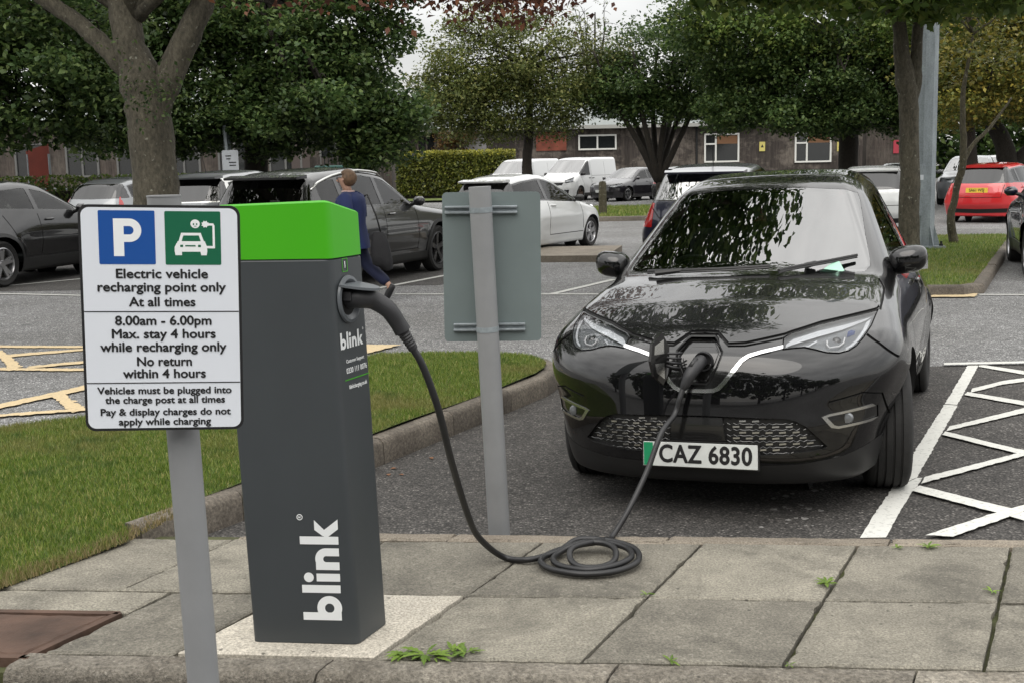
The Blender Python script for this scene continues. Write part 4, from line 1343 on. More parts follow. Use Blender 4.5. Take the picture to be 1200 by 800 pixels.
MT['blade_keep'] = MT['blade']; MT['blade'] = blade_mat('dry grass blades', [(0, (.10, .11, .03)), (.4, (.22, .18, .08)), (1, (.36, .28, .15))])
blades('dry_grass', EDGE, 7000, zl, .030, .005, 'dry straw coloured grass fringe along the paving edge')
MT['blade'] = MT['blade_keep']
# right island with the lamp column
isl = [(3.2, 14.35), (5.30, 14.05), (5.55, 14.25), (9.75, 23.2), (9.6, 23.5), (4.4, 23.8)]
kerb_run('island_kerb', [(3.2, 14.25), (5.32, 13.95), (5.66, 14.2), (9.90, 23.3)], top=.12, w=.13)
kerb_run('island_kerb', [(9.90, 23.3), (9.6, 23.65), (4.4, 23.95)], top=.10, w=.13)
def zi(x, y): return np.asarray(x) * 0 + .10
drape('island_lawn', [isl], 0, MT['lawn'], None, zi)
blades('grass', isl, 60000, zi, .045, .010, 'short mown grass on the island round the lamp column')
# low paved divider in front of the white hatchback, and the far bollard island
m = MB(); q = [(-1.2, 20.5), (1.62, 20.0), (2.1, 22.4), (-1.0, 22.6)]
m.add([(*p, .11) for p in q] + [(*p, -.02) for p in q], [(0, 1, 2, 3), (0, 4, 5, 1), (1, 5, 6, 2), (2, 6, 7, 3), (3, 7, 4, 0)]); struct('paved_divider', m, MT['edging'])
isl2 = [(1.4, 34.4), (6.5, 34.6), (8.0, 43), (2.0, 43)]
kerb_run('far_island_kerb', [(1.3, 34.2), (6.6, 34.4)], top=.14, w=.15)
def zi2(x, y): return np.asarray(x) * 0 + .11
drape('far_island_lawn', [isl2], 0, MT['lawn'], None, zi2)
blades('grass', isl2, 16000, zi2, .09, .03, 'mown grass on the far island behind the wooden bollard')
isl3 = [(-9, 56), (1.5, 57), (1.5, 61), (-9, 61)]
drape('hedge_verge', [isl3], .1, MT['lawn'], None, lambda x, y: np.asarray(x) * 0)
# fallen leaves and litter on the bay
def flat_leaf(name, u, v, s, label, rot, zf=zg):
    p = G(u, v, 0); x, y = p[0], p[1]; z = float(zf(x, y)) + .008
    m = MB(); out = [(0, -1), (.45, -.55), (.7, .0), (.35, .6), (0, 1.1), (-.4, .5), (-.65, 0), (-.4, -.6)]
    c, s_ = math.cos(rot), math.sin(rot)
    vs = [(x + s * (a * c - b * s_), y + s * (a * s_ + b * c), z + s * .35 * abs(a)) for a, b in out] + [(x, y, z)]
    m.add(vs, [(i, (i + 1) % 8, 8) for i in range(8)])
    return tag(m.build(name, MT['dead_leaf']), label, 'leaf', 'fallen leaves')
for u, v, s, r, lab in ((505, 529, .022, .4, 'brown fallen leaf on the dark bay, nearest the lawn kerb'), (461, 541, .020, 2., 'brown fallen leaf against the kerb foot'),
                        (470, 548, .016, 1.1, 'small brown leaf lying beside the kerb foot'), (455, 548, .02, 0.2, 'curled dead leaf just right of the charging post'),
                        (625, 462, .02, .9, 'brown leaf under the far end of the lawn kerb'), (610, 470, .018, 2.2, 'dead leaf halfway along the far kerb end')):
    flat_leaf('fallen_leaf', u, v, s, lab, r)
# pale drip marks on the bay in front of the car
gs = np.random.default_rng(12)
spl = []
for k in range(26):
    p = G(905 + 55 * gs.random() + (20 if k % 3 else 0) * gs.normal() * .6, 575 + 46 * gs.random(), 0); r = .004 + .012 * gs.random() ** 2
    spl.append([(p[0] + r * (1 + .4 * gs.normal() * .5) * 1.3 * math.cos(a), p[1] + r * math.sin(a) * (1.6 + .5 * gs.normal())) for a in np.linspace(0, 6.283, 10)[:-1]])
drape('drip_mark', spl[:13], .0062, MT['drip'], None); drape('drip_mark', spl[13:], .0072, MT['drip'], None)
# weeds in the joints
def weed(name, u, v, n, s, label, z=.06, droop=.35, flat=False, spots=((0, 0, 1),)):
    p0 = G(u, v, z); m = MB(); R_ = random.Random(int(u * 7 + v))
    for k in range(n):
        sx_, sy_, sc_ = spots[k % len(spots)]; p = p0 + np.array([sx_, sy_, 0])
        an = R_.uniform(0, 6.283); ln = s * sc_ * R_.uniform(.4, 1.1); w = ln * R_.uniform(.22, .36); up = R_.uniform(.1, .8) if not flat else R_.uniform(.05, .35)
        d = np.array([math.cos(an), math.sin(an), 0]); t = np.array([-d[1], d[0], 0]); b = np.array([p[0], p[1], z]) + d * R_.uniform(0, s * .15)
        pts = []
        N = 9
        for i in range(N + 1):
            f = i / N; c = b + d * ln * f + np.array([0, 0, ln * up * (f - droop * 2 * f * f) + .004])
            c[2] = max(c[2], z + .003)
            ww = w * math.sin(math.pi * min(1, .12 + .85 * f)) * (1 if i % 2 else .55)
            pts += [c - t * ww / 2 + [0, 0, ww * .15], c, c + t * ww / 2 + [0, 0, ww * .15]]
        m.add(pts, [(3 * i + j, 3 * i + j + 1, 3 * i + j + 4, 3 * i + j + 3) for i in range(N) for j in (0, 1)])
    o = m.build(name, MT['leaf_weed'], fix=False)
    return tag(o, label, 'weed', 'weeds in the paving joints')
weed('weed', 498, 766, 46, .10, 'largest leafy weed, growing between the concrete pad and front kerb', flat=True, spots=((0, -.01, 1), (-.07, .01, .75), (.09, .005, .8), (.03, -.03, .7), (.14, .01, .5)))
weed('weed', 545, 766, 9, .06, 'smaller weed sprig right of the largest weed at the kerb')
weed('weed', 786, 775, 7, .045, 'tiny weed at the front kerb under the middle flags', flat=True)
weed('weed', 968, 684, 26, .055, 'bushy weed in the middle of a paving joint')
weed('weed', 758, 697, 12, .030, 'small grass tuft in the joint right of the coiled cable')
weed('weed', 1163, 694, 12, .035, 'small weed in the rightmost paving joint')
weed('weed', 1088, 641, 20, .050, 'weed on the rear edging beside the white hatching')
weed('weed', 1050, 642, 10, .028, 'low moss like weed left of the weed by the white hatching')
weed('weed', 925, 780, 6, .03, 'tiny pale weed at the kerb towards the right')
# ================================================================== the parked cars behind
def glass_outline(S, x0, x1, pillars, drop=.085, up=.03, front_off=.06, ymid=.60):
    """side glass polygons from the roofline: list of (x,z) outlines between pillars, front to rear"""
    xs = np.arange(x1, x0 + .001, .05)
    zt = np.interp(xs + S.kf * ymid ** 2 * (xs > S.xm) - S.kr * ymid ** 2 * (xs <= S.xm), *S.tp) - S.crown * .6 - drop
    zb = np.interp(xs, *S.tb) + up
    ok = zt > zb + .04
    xs, zt, zb = xs[ok], zt[ok], zb[ok]
    edges = [xs[0]] + sorted(pillars) + [xs[-1]]
    out = []
    for a, b in zip(edges[:-1], edges[1:]):
        a2, b2 = a + (.035 if a != edges[0] else 0), b - (.035 if b != edges[-1] else 0)
        g = np.concatenate([[a2], xs[(xs > a2 + .01) & (xs < b2 - .01)], [b2]])
        out.append([(x, float(np.interp(x, xs, zb))) for x in g] + [(x, float(np.interp(x, xs, zt))) for x in g[::-1]])
    whole = [(x, z) for x, z in zip(xs, zb)] + [(x, z) for x, z in zip(xs[::-1], zt[::-1])]
    return whole, out

def front_glass(S, z0, z1, inset=.085, xq=-.6, belt=None):
    b = belt if belt is not None else float(np.interp(xq, *S.tb))
    zs = np.linspace(z0, z1, 8); pts = []
    for i, z in enumerate(zs):
        y = S.wb - (z - b) * S.tum - inset - (.03 if i in (0, 7) else 0)
        if z < b: y = S.wb - inset - .02
        pts.append((y, float(z)))
    return [(0, z0 - .012)] + pts + [(0, z1 + .012)]

def make_car(name, label, S, h, paint, loc, heading, spec, group='cars parked across the car park'):
    """loc: ground point under the front axle; heading: compass angle of the nose in the xy plane"""
    root = thing(name, label, spec.get('cat', 'car'), (loc[0], loc[1], 0), heading, group)
    sk = Skin(S, h)
    wsb, wst = spec['ws']; rwb, rwt = spec['rw']
    far = spec.get('far', False)
    whole, panes = glass_outline(S, *spec['side'])
    sk.cut('window_trim', 'S', grow(whole, .02), lim=[(2, wsb - .25, 3)])
    for pn in panes: sk.cut('side_window', 'S', grow(pn, -.012), lim=[(2, wsb - .25, 3)])
    wp = front_glass(S, wsb, wst, xq=-.7)
    if spec.get('front', True):
        sk.cut('windscreen', 'F', mirror_pts(wp), lim=[(0, spec.get('wsx', -1.7), .6), (2, wsb - .05, 3)])
    rp = front_glass(S, rwb, rwt, inset=spec.get('rwi', .11), belt=float(np.interp(-2.6, *S.tb)))
    if spec.get('rear', True):
        sk.cut('window_trim', 'B', mirror_pts([(a * 1.05 + .01, b + (.02 if b > (rwb + rwt) / 2 else -.02)) for a, b in rp]), lim=[(0, -9, spec['rwx'])])
        sk.cut('rear_window', 'B', mirror_pts(rp), lim=[(0, -9, spec['rwx'])])
    xt = min(q[1] for q in S.tail)
    for pl in spec.get('tail', []): sk.cut('tail_lamp', 'B', pl, both=True, lim=[(0, -9, xt + spec.get('tail_wrap', .34))])
    for pl in spec.get('tail_side', []): sk.cut('tail_lamp', 'S', pl)
    for pl in spec.get('head', []): sk.cut('headlight', 'F', pl, both=True, lim=[(0, -.2, 3)])
    for pl in spec.get('grille', []): sk.cut('grille', 'F', mirror_pts(pl), lim=[(0, .2, 3)])
    for pl in spec.get('rear_trim', []): sk.cut('bumper_trim', 'B', mirror_pts(pl), lim=[(0, -9, -2)])
    for ln in spec.get('lines', []): sk.cut('gap', 'S', strip(ln, .014))
    for ln in spec.get('rear_lines', []): sk.cut('gap', 'B', strip(ln, .014), both=True, lim=[(0, -9, -2)])
    for pl in spec.get('sill', []): sk.cut('sill', 'S', pl, only=['body'])
    AR = S.wr + spec.get('arch', .05)
    clad = spec.get('clad', 0)
    for ax in S.axles:
        if clad: sk.cut('arch_trim', 'S', circle(ax, S.wr, AR + clad, 30), only=['body'])
        sk.cut('hole', 'S', circle(ax, S.wr, AR, 30))
    if 'hole' in sk.names:
        ti = sk.names.index('hole')
        for f in sk.bm.faces:
            c = f.calc_center_median()
            if abs(c.y) > .5 and c.z < .45 and min((c.x - a) ** 2 + (c.z - S.wr) ** 2 for a in S.axles) < AR * AR: f[sk.tag] = ti
    body = sk.part('body', paint, root)
    for sg in (1, -1): sk.part('gap', MT['gap'], root, offset=-.004, objname='shut_lines', sel=lambda c, sg=sg: c.y * sg > 0)
    sk.part('window_trim', spec.get('trim_mat', MT['gloss_black']), root)
    sk.part('windscreen', MT['windscreen'], root)
    sk.part('rear_window', spec.get('rear_glass', MT['dark_glass']), root)
    for sg in (1, -1):
        f = lambda c, sg=sg: c.y * sg > 0
        cuts = [-99] + sorted(spec['side'][2]) + [99]
        for a, b in zip(cuts[:-1], cuts[1:]):
            sk.part('side_window', spec.get('side_glass', MT['car_glass']), root, offset=-.004, sel=lambda c, sg=sg, a=a, b=b: c.y * sg > 0 and a < c.x <= b)
        sk.part('tail_lamp', MT['lamp_red'], root, offset=.006, skirt=True, sel=f)
        hl = sk.part('headlight', MT['lens'], root, sel=f)
        if hl:
            sk.part('headlight', MT['lamp_housing'], hl, offset=-.03, sel=f, objname='lamp_housing')
            cen = np.mean([v.co for v in hl.data.vertices], 0)
            mm = MB(); mm.lathe([(0, .0), (.045, .01), (.06, .035)], 14, axis='X'); mm.v = [(v[0] + cen[0] - .045, v[1] + cen[1], v[2] + cen[2]) for v in mm.v]
            mm.build('reflector', MT['chrome'], hl, smooth=True)
    sk.part('grille', MT['trim'], root, offset=-.01, skirt=True)
    sk.part('bumper_trim', MT['trim'], root, offset=.004, skirt=True)
    for sg in (1, -1):
        for fr in (1, -1): sk.part('arch_trim', MT['trim'], root, offset=.01, skirt=True, sel=lambda c, sg=sg, fr=fr: c.y * sg > 0 and (c.x + 1.2) * fr > 0)
        sk.part('sill', spec.get('sill_mat', MT['trim']), root, offset=.006, skirt=True, sel=lambda c, sg=sg: c.y * sg > 0)
    for ax in S.axles:
        for sg in (1, -1):
            m = MB(); n = 20; vs = []
            for k in range(n + 1):
                an = math.radians(-20 + 220 * k / n); X, Z = ax + AR * math.cos(an), max(S.wr + AR * math.sin(an), S.zb + .01)
                vs += [(X, sg * (S.W - .10), Z), (X, sg * (S.W - .50), Z)]
            m.add(vs, [(2 * k, 2 * k + 1, 2 * k + 3, 2 * k + 2) for k in range(n)])
            m.add([(ax + AR * math.cos(2 * math.pi * k / 20), sg * (S.W - .49), S.wr + AR * math.sin(2 * math.pi * k / 20)) for k in range(20)], [tuple(range(20))])
            m.build('arch_liner', MT['under'], root)
            wheel(root, ax, sg * (S.W - .115), S.wr, .21, MT['tyre'], spec.get('rim', MT['alloy']), MT['steel_dark'], spec.get('spokes', 5), 0, False, spec.get('twin', False), rimr=spec.get('rimr', .70), n=32)
    if spec.get('mirror', True):
        mx, mz = spec.get('mirror_at', (-.75, 1.02))
        for sg in (1, -1):
            m = MB(); yb = S.W - .05
            m.box((mx, sg * (yb + .085), mz + .03), (.11, .19, .135), bev=.045)
            mo = m.build('wing_mirror', spec.get('mirror_mat', paint), root, smooth=60)
            m = MB(); m.tube([(mx, sg * (yb - .10), mz - .04), (mx, sg * (yb + .03), mz + .0)], .028, 8); m.build('mirror_arm', MT['trim'], mo)
    for hx in spec.get('handles', []):
        for sg in (1, -1):
            q = S.hit(np.array([hx[0], 2 * sg, hx[1]]), np.array([0, -sg, 0.]), 0, 2)
            if q is None: continue
            m = MB(); m.box((hx[0], q[1] + sg * .015, hx[1]), (.19, .03, .028), bev=.009); m.build('door_handle', spec.get('handle_mat', paint), root, smooth=40)
    if spec.get('rails'):
        x0, x1 = spec['rails']
        for sg in (1, -1):
            pts = []
            for x in np.linspace(x0, x1, 12):
                q = S.drop(x=x, y=sg * spec.get('rail_y', .60)); pts.append(q + np.array([0, 0, .035 if x0 > x > x1 else -.005]))
            m = MB(); m.tube(pts, .018, 8); m.build('roof_rail', spec.get('rail_mat', MT['sat_chrome']), root, smooth=True)
    if spec.get('spoiler'):
        sx, sz, sw = spec['spoiler']
        m = MB(); m.add([(sx + .22, -sw, sz + .03), (sx + .22, sw, sz + .03), (sx, sw * .95, sz), (sx, -sw * .95, sz), (sx + .22, -sw, sz - .02), (sx + .22, sw, sz - .02), (sx + .01, sw * .95, sz - .03), (sx + .01, -sw * .95, sz - .03)],
                        [(0, 1, 2, 3), (4, 5, 6, 7), (0, 1, 5, 4), (1, 2, 6, 5), (2, 3, 7, 6), (3, 0, 4, 7)]); m.build('spoiler', paint, root)
    if spec.get('aerial'):
        q = S.drop(x=spec['aerial'], y=0); m = MB(); m.tube([q, q + np.array([-.10, 0, .30])], [.008, .004], 6); m.build('aerial', MT['trim'], root)
    if spec.get('rear_plate'):
        zz, txt = spec['rear_plate']
        q = S.hit(np.array([-9., 0, zz]), np.array([1., 0, 0]), 0, 9)
        m = MB(); m.box((q[0] - .012, 0, zz), (.012, .52, .115)); po = m.build('number_plate', MT['plate_yellow'], root)
        if txt:
            text_mesh(txt, .105, MT['ink'], 'plate_text', po, plane_mtx((q[0] - .020, 0, zz), (0, -1, 0), (0, 0, 1)), bold=.02, sx=.84)
    if spec.get('front_plate'):
        zz = spec['front_plate']; q = S.drop(y=0., z=zz)
        m = MB(); m.box((q[0] + .012, 0, zz), (.012, .52, .115)); m.build('number_plate', MT['plate_white'], root)
    if spec.get('badge'):
        zz = spec['badge']; q = S.hit(np.array([-9., 0, zz]), np.array([1., 0, 0]), 0, 9)
        m = MB(); m.lathe([(0, -.012), (.045, -.010), (.05, 0.01)], 18, origin=(q[0], 0, zz), axis='X'); m.build('badge', MT['sat_chrome'], root, smooth=40)
    # cabin
    x0, x1 = spec['cabin']; zf = spec.get('floor', .35); zbm = spec['side'][4] if False else float(np.interp(-1.2, *S.tb))
    m = MB(); m.box(((x0 + x1) / 2, 0, zf), (abs(x0 - x1), S.W * 1.5, .05)); m.build('cabin_floor', MT['interior'], root)
    m = MB(); m.box((x0 - .12, 0, (zf + zbm) / 2 + .02), (.4, S.W * 1.55, zbm - zf - .05), bev=.08); m.build('dashboard', MT['interior'], root, smooth=50)
    for sx_, wd in spec.get('seats', [(-1.25, 0), (-2.15, 1)]):
        for yy in ((-.36, .36) if not wd else (0,)):
            m = MB(); m.box((sx_, yy, zbm - .12), (.16, .46 if not wd else 1.2, .70), bev=.06)
            for hy in ((0,) if not wd else (-.36, .36)): m.box((sx_ - .06, yy + hy, zbm + .30), (.10, .25, .17), bev=.04)
            m.build('seat', MT['seat_fabric'], root, smooth=50)
    sk.bm.free()
    return root

# --- body shapes
SUV = CarShape(W=.945, zc=.70, alo=.30, ahi=.30, wb=.875, tum=.42, taper=.05, taperx=-1.9, axles=(0, -2.82), wr=.365,
    belt=[(-5, 1.14), (-3.2, 1.10), (0, 1.04), (2, 1.0)],
    prof=[(1.4, .55), (.86, .90), (.6, 1.0), (-.3, 1.10), (-.45, 1.13), (-1.30, 1.575), (-1.6, 1.625), (-2.1, 1.66), (-3.0, 1.61), (-3.5, 1.53), (-4, 1.45)],
    face=[(-.5, .78), (.2, .82), (.5, .88), (.8, .86), (1.0, .74), (1.3, .4)],
    tail=[(-.5, -3.62), (.25, -3.66), (.5, -3.77), (.8, -3.78), (1.0, -3.74), (1.1, -3.70), (1.5, -3.42), (1.7, -3.30)],
    kf=.30, kr=.12, xm=-2.0, crown=.045, cf=.55, nf=3.6, cr=.42, nr=4.2, zb=.22, scoop=.015, sig=.04)
HATCH3 = CarShape(W=.86, zc=.62, alo=.35, ahi=.45, wb=.79, tum=.50, taper=.085, taperx=-1.3, axles=(0, -2.49), wr=.30,
    belt=[(-4, 1.06), (-2.4, .99), (-.4, .90), (2, .88)],
    prof=[(1.2, .5), (.80, .70), (.6, .79), (.2, .90), (-.1, .96), (-.22, .985), (-1.15, 1.40), (-1.4, 1.455), (-1.8, 1.475), (-2.35, 1.43), (-2.85, 1.35), (-3.3, 1.27)],
    face=[(-.5, .70), (.2, .76), (.4, .82), (.6, .80), (.75, .72), (1, .5)],
    tail=[(-.5, -2.98), (.25, -3.02), (.45, -3.12), (.75, -3.12), (.92, -3.06), (1.0, -3.0), (1.32, -2.72), (1.5, -2.6)],
    kf=.32, kr=.12, xm=-1.6, crown=.04, cf=.75, nf=3.3, cr=.5, nr=3.8, zb=.15, sig=.04)
CROSS = CarShape(W=.88, zc=.70, alo=.25, ahi=.5, wb=.80, tum=.46, taper=.08, taperx=-1.4, axles=(0, -2.53), wr=.345, flare=.035,
    belt=[(-4, 1.22), (-2.5, 1.12), (-.4, 1.02), (2, 1.0)],
    prof=[(1.3, .6), (.80, .88), (.5, .98), (0, 1.05), (-.25, 1.08), (-1.15, 1.49), (-1.4, 1.54), (-1.8, 1.565), (-2.4, 1.52), (-2.9, 1.42), (-3.3, 1.33)],
    face=[(-.5, .72), (.2, .78), (.5, .84), (.8, .80), (1.0, .66)],
    tail=[(-.5, -3.10), (.3, -3.15), (.6, -3.27), (.9, -3.22), (1.05, -3.14), (1.4, -2.85), (1.6, -2.75)],
    kf=.32, kr=.14, xm=-1.7, crown=.04, cf=.7, nf=3.4, cr=.5, nr=3.8, zb=.20, sig=.04)
HATCH5 = CarShape(W=.888, zc=.62, alo=.35, ahi=.40, wb=.82, tum=.46, taper=.06, taperx=-1.6, axles=(0, -2.578), wr=.315,
    belt=[(-4, 1.0), (-2.6, .96), (-.4, .90), (2, .88)],
    prof=[(1.3, .5), (.82, .74), (.6, .82), (.1, .92), (-.1, .955), (-.25, .985), (-1.15, 1.40), (-1.4, 1.445), (-1.8, 1.465), (-2.6, 1.42), (-3.0, 1.36), (-3.4, 1.28)],
    face=[(-.5, .74), (.2, .80), (.45, .86), (.65, .84), (.8, .74), (1, .5)],
    tail=[(-.5, -3.18), (.25, -3.24), (.45, -3.34), (.72, -3.34), (.9, -3.28), (.97, -3.24), (1.36, -2.92), (1.5, -2.8)],
    kf=.30, kr=.12, xm=-1.7, crown=.04, cf=.62, nf=3.5, cr=.45, nr=4, zb=.16, sig=.035)
VAN = CarShape(W=.95, zc=.8, alo=.2, ahi=.08, wb=.92, tum=.16, taper=.0, taperx=-3, axles=(0, -3.10), wr=.33, flare=.01, scoop=.006,
    belt=[(-6, 1.15), (2, 1.12)],
    prof=[(1.2, .7), (.80, .98), (.5, 1.12), (.2, 1.22), (.12, 1.26), (-.72, 1.82), (-.95, 1.91), (-1.3, 1.955), (-2, 1.97), (-3.8, 1.97), (-4.5, 1.95)],
    face=[(-.5, .72), (.25, .78), (.6, .82), (.9, .78), (1.1, .6), (1.3, .3)],
    tail=[(-.5, -3.86), (.3, -3.9), (.6, -3.93), (1.2, -3.92), (1.9, -3.86), (2.1, -3.8)],
    kf=.22, kr=.05, xm=-2.4, crown=.03, cf=.45, nf=3.6, cr=.2, nr=5, zb=.2, sig=.04, ktop=.12)
SP_SUV = dict(ws=(1.16, 1.58), rw=(1.13, 1.50), rwx=-3.25, rwi=.10, side=(-.5, -3.45, [-1.72, -2.74]), cabin=(-.5, -3.3),
    tail=[[(.50, 1.0), (.93, 1.06), (.96, .90), (.52, .90)]], head=[[(.42, .86), (.80, .92), (.83, .80), (.46, .76)]],
    grille=[[(0, .86), (.36, .86), (.30, .55), (0, .52)]], lines=[[(-.75, 1.03), (-.72, .4)], [(-1.75, 1.05), (-1.78, .4)], [(-2.72, 1.05), (-2.55, .72), (-2.38, .5)], [(-.72, .42), (-2.38, .42)]],
    sill=[[(-.42, .36), (-2.40, .36), (-2.40, .20), (-.42, .20)]], sill_mat=MT['trim'], clad=.05, rails=(-1.35, -3.35), rail_y=.66, handles=[(-1.55, .97), (-2.52, .99)],
    rear_trim=[[(0, .52), (.92, .55), (.92, .3), (0, .26)]], mirror_at=(-.78, 1.10), spoiler=(-3.55, 1.535, .60), trim_mat=MT['sat_chrome'], side_glass=MT['car_glass'], rear_lines=[[(0, .84), (.62, .86), (.74, 1.02)]])
SP_H3 = dict(ws=(1.01, 1.40), rw=(1.02, 1.31), rwx=-2.6, rwi=.13, side=(-.3, -2.78, [-1.72]), cabin=(-.35, -2.6),
    tail=[[(.60, 1.10), (.70, 1.14), (.84, .86), (.66, .80)]], tail_side=[[(-2.86, 1.00), (-2.78, 1.06), (-2.78, .93), (-2.92, .86), (-3.02, .90)]], tail_wrap=.30,
    head=[[(.45, .78), (.78, .86), (.80, .70), (.5, .66)]], grille=[[(0, .5), (.5, .5), (.42, .28), (0, .26)]],
    lines=[[(-.42, .9), (-.38, .4)], [(-1.72, .95), (-1.76, .6), (-1.72, .34)], [(-.38, .34), (-1.72, .34)]], handles=[(-1.55, .88)], mirror_at=(-.62, .96), mirror_mat=MT['trim'], twin=True,
    rear_lines=[[(0, .56), (.62, .58), (.70, .82)]], rear_plate=(.50, None), spoiler=(-2.84, 1.355, .50))
SP_CR = dict(ws=(1.11, 1.48), rw=(1.14, 1.40), rwx=-2.7, rwi=.14, side=(-.45, -2.60, [-1.62]), cabin=(-.4, -2.8),
    tail=[[(.60, 1.15), (.78, 1.16), (.84, .85), (.70, .82)]], head=[[(.50, .74), (.72, .80), (.74, .62), (.52, .60)]], grille=[[(0, .8), (.4, .78), (.35, .6), (0, .58)]],
    lines=[[(-.60, 1.0), (-.55, .42)], [(-1.64, 1.05), (-1.66, .42)], [(-2.36, 1.05), (-2.22, .74), (-2.10, .5)], [(-.55, .42), (-2.1, .42)]], clad=.055, handles=[(-1.42, .96)], mirror_at=(-.72, 1.07),
    sill=[[(-.40, .40), (-2.14, .40), (-2.14, .18), (-.40, .18)]], twin=True)
SP_H5 = dict(ws=(1.01, 1.40), rw=(.99, 1.33), rwx=-2.75, rwi=.10, side=(-.35, -3.0, [-1.62, -2.46]), cabin=(-.35, -2.9),
    tail=[[(.58, .93), (.84, .96), (.86, .78), (.60, .76)]], head=[[(.42, .72), (.80, .79), (.82, .66), (.46, .60)]], grille=[[(0, .72), (.40, .72), (.36, .62), (0, .60)], [(0, .42), (.62, .44), (.58, .28), (0, .26)]],
    lines=[[(-.55, .9), (-.52, .36)], [(-1.66, .93), (-1.69, .36)], [(-2.42, .93), (-2.3, .66), (-2.16, .44)], [(-.52, .36), (-2.16, .36)]], handles=[(-1.48, .84), (-2.38, .86)], mirror_at=(-.66, .96),
    rear_lines=[[(0, .62), (.56, .63), (.62, .93)]], rear_trim=[[(0, .34), (.70, .36), (.72, .26), (0, .24)]], front_plate=.46, spoiler=(-2.98, 1.37, .52))
SP_VAN = dict(cat='van', ws=(1.27, 1.84), rw=(1.2, 1.8), rwx=-3.6, rear=False, wsx=-1.2, side=(.1, -.95, []), cabin=(.0, -1.6), head=[[(.50, .92), (.80, 1.08), (.84, .86), (.56, .80)]],
    grille=[[(0, .84), (.45, .84), (.40, .72), (0, .70)], [(0, .50), (.7, .52), (.66, .32), (0, .30)]], lines=[[(-1.02, 1.75), (-1.05, .35)], [(-.05, 1.1), (-.35, .75), (-.42, .35)], [(-1.12, 1.8), (-1.12, .35)], [(-2.5, 1.75), (-2.5, .35)], [(-1.12, 1.12), (-3.8, 1.12)]],
    mirror_at=(-.22, 1.18), mirror_mat=MT['trim'], handles=[(-.92, 1.02), (-1.25, 1.02)], handle_mat=MT['trim'], front_plate=.42, seats=[(-.85, 0)], sill=[[(-.4, .36), (-2.7, .36), (-2.7, .18), (-.4, .18)]], floor=.5)

def yaw_of(deg): return math.radians(90 - deg)      # compass degrees clockwise from +Y
R40 = 40
def front_from(rear_pt, deg, back):                    # front-axle point given a rear point `back` metres behind it
    a = math.radians(deg); return (rear_pt[0] + math.sin(a) * back, rear_pt[1] + math.cos(a) * back)
# ================================================================== parked cars, placed
def park(name, label, S, h, paint, rear_or_front, deg, spec, back=0.0, **kw):
    sp = dict(spec); sp.update(kw)
    loc = front_from(rear_or_front, deg, back)
    return make_car(name, label, S, h, MT[paint], loc, yaw_of(deg), sp)
park('estate_car', 'dark grey sport utility car with silver roof rails, behind the person in navy', SUV, .045, 'grey_paint', (-1.98, 19.3), 22, SP_SUV, side_glass=MT['car_glass'], rim=MT['dark_alloy'], trim_mat=MT['gloss_black'])
park('hatchback', 'white three door hatchback parked beyond the back of the grey sign', HATCH3, .04, 'white_paint', (.9, 24.27), 30, SP_H3, rim=MT['alloy'])
park('crossover_car', 'black crossover with silver five spoke wheels at the left edge of the car park', CROSS, .045, 'black_paint', (-7.55, 20.3), 17, SP_CR)
park('crossover_car', 'silver car with a dark roofline between the black crossover and the thick tree trunk', CROSS, .06, 'silver_paint', (-7.9, 28.3), 17, SP_CR, clad=0)
park('estate_car', 'silver car with red tail lamp between thick tree trunk and grey sport utility car', SUV, .06, 'silver_paint', (-5.7, 20.9), 18, SP_SUV, back=3.75, rails=None, clad=0, aerial=-2.9)
nv = park('estate_car', 'dark navy car with a large red tail lamp directly behind the black electric hatchback', SUV, .05, 'navy_paint', (2.75, 17.2), 18, SP_SUV, back=3.75, aerial=-2.6, rear_glass=MT['windscreen'], trim_mat=MT['gloss_black'],
     tail=[[(.70, 1.08), (.92, 1.09), (.97, .72), (.74, .72)]], rails=None)
nv.scale = (1, 1, .965)
park('van', 'white panel van parked beside the dark plum hatchback, its side to the right', VAN, .07, 'white_paint', (2.45, 54.8), 211, SP_VAN, rim=MT['rust'])
park('van', 'white van further left, half hidden by the thin dark tree trunk', VAN, .07, 'white_paint', (-.1, 57.3), 211, SP_VAN)
park('hatchback', 'dark plum hatchback facing the camera in front of the white panel van', HATCH5, .05, 'plum_paint', (4.55, 53.0), 221, SP_H5)
park('hatchback', 'dark hatchback seen from behind through the stems of the many stemmed tree', HATCH5, .06, 'black_paint', (6.7, 50.0), 20, SP_H5, back=3.3, rear_plate=(.66, None), front_plate=None)
park('hatchback', 'silver hatchback whose roof shows above the dark navy car', HATCH5, .07, 'silver_paint', (8.3, 53.5), 205, SP_H5)
park('hatchback', 'red hatchback with a yellow rear plate parked beyond the grass island', HATCH5, .04, 'red_paint', (11.45, 29.4), 38, SP_H5, back=3.28, rear_plate=(.80, 'SA61 WSJ'), front_plate=None, tail=[[(.56, .95), (.80, .98), (.86, .80), (.60, .77)]], trim_mat=MT['gloss_black'])
park('crossover_car', 'dark car with red tail lamp cut off by the right edge beside the island', CROSS, .06, 'navy_paint', (7.52, 15.1), 18, SP_CR, back=3.3, clad=0, tail=[[(.58, 1.20), (.80, 1.22), (.92, .82), (.66, .80)]])
park('hatchback', 'white hatchback behind the trunk nearest the lamp column', HATCH5, .05, 'white_paint', (7.75, 25.6), 18, SP_H5, back=3.3, front_plate=None)
park('hatchback', 'silver hatchback facing the camera, left of the lamp column in the far row', HATCH5, .07, 'silver_paint', (12.5, 38.5), 200, SP_H5)
park('estate_car', 'silver people carrier facing the camera behind the leaning sapling', SUV, .07, 'silver_paint', (15.6, 41), 205, SP_SUV, front_plate=.5, rails=None)
park('estate_car', 'white car in the far row above the red hatchback', SUV, .07, 'white_paint', (18.4, 45.5), 204, SP_SUV, front_plate=.5, rails=None)

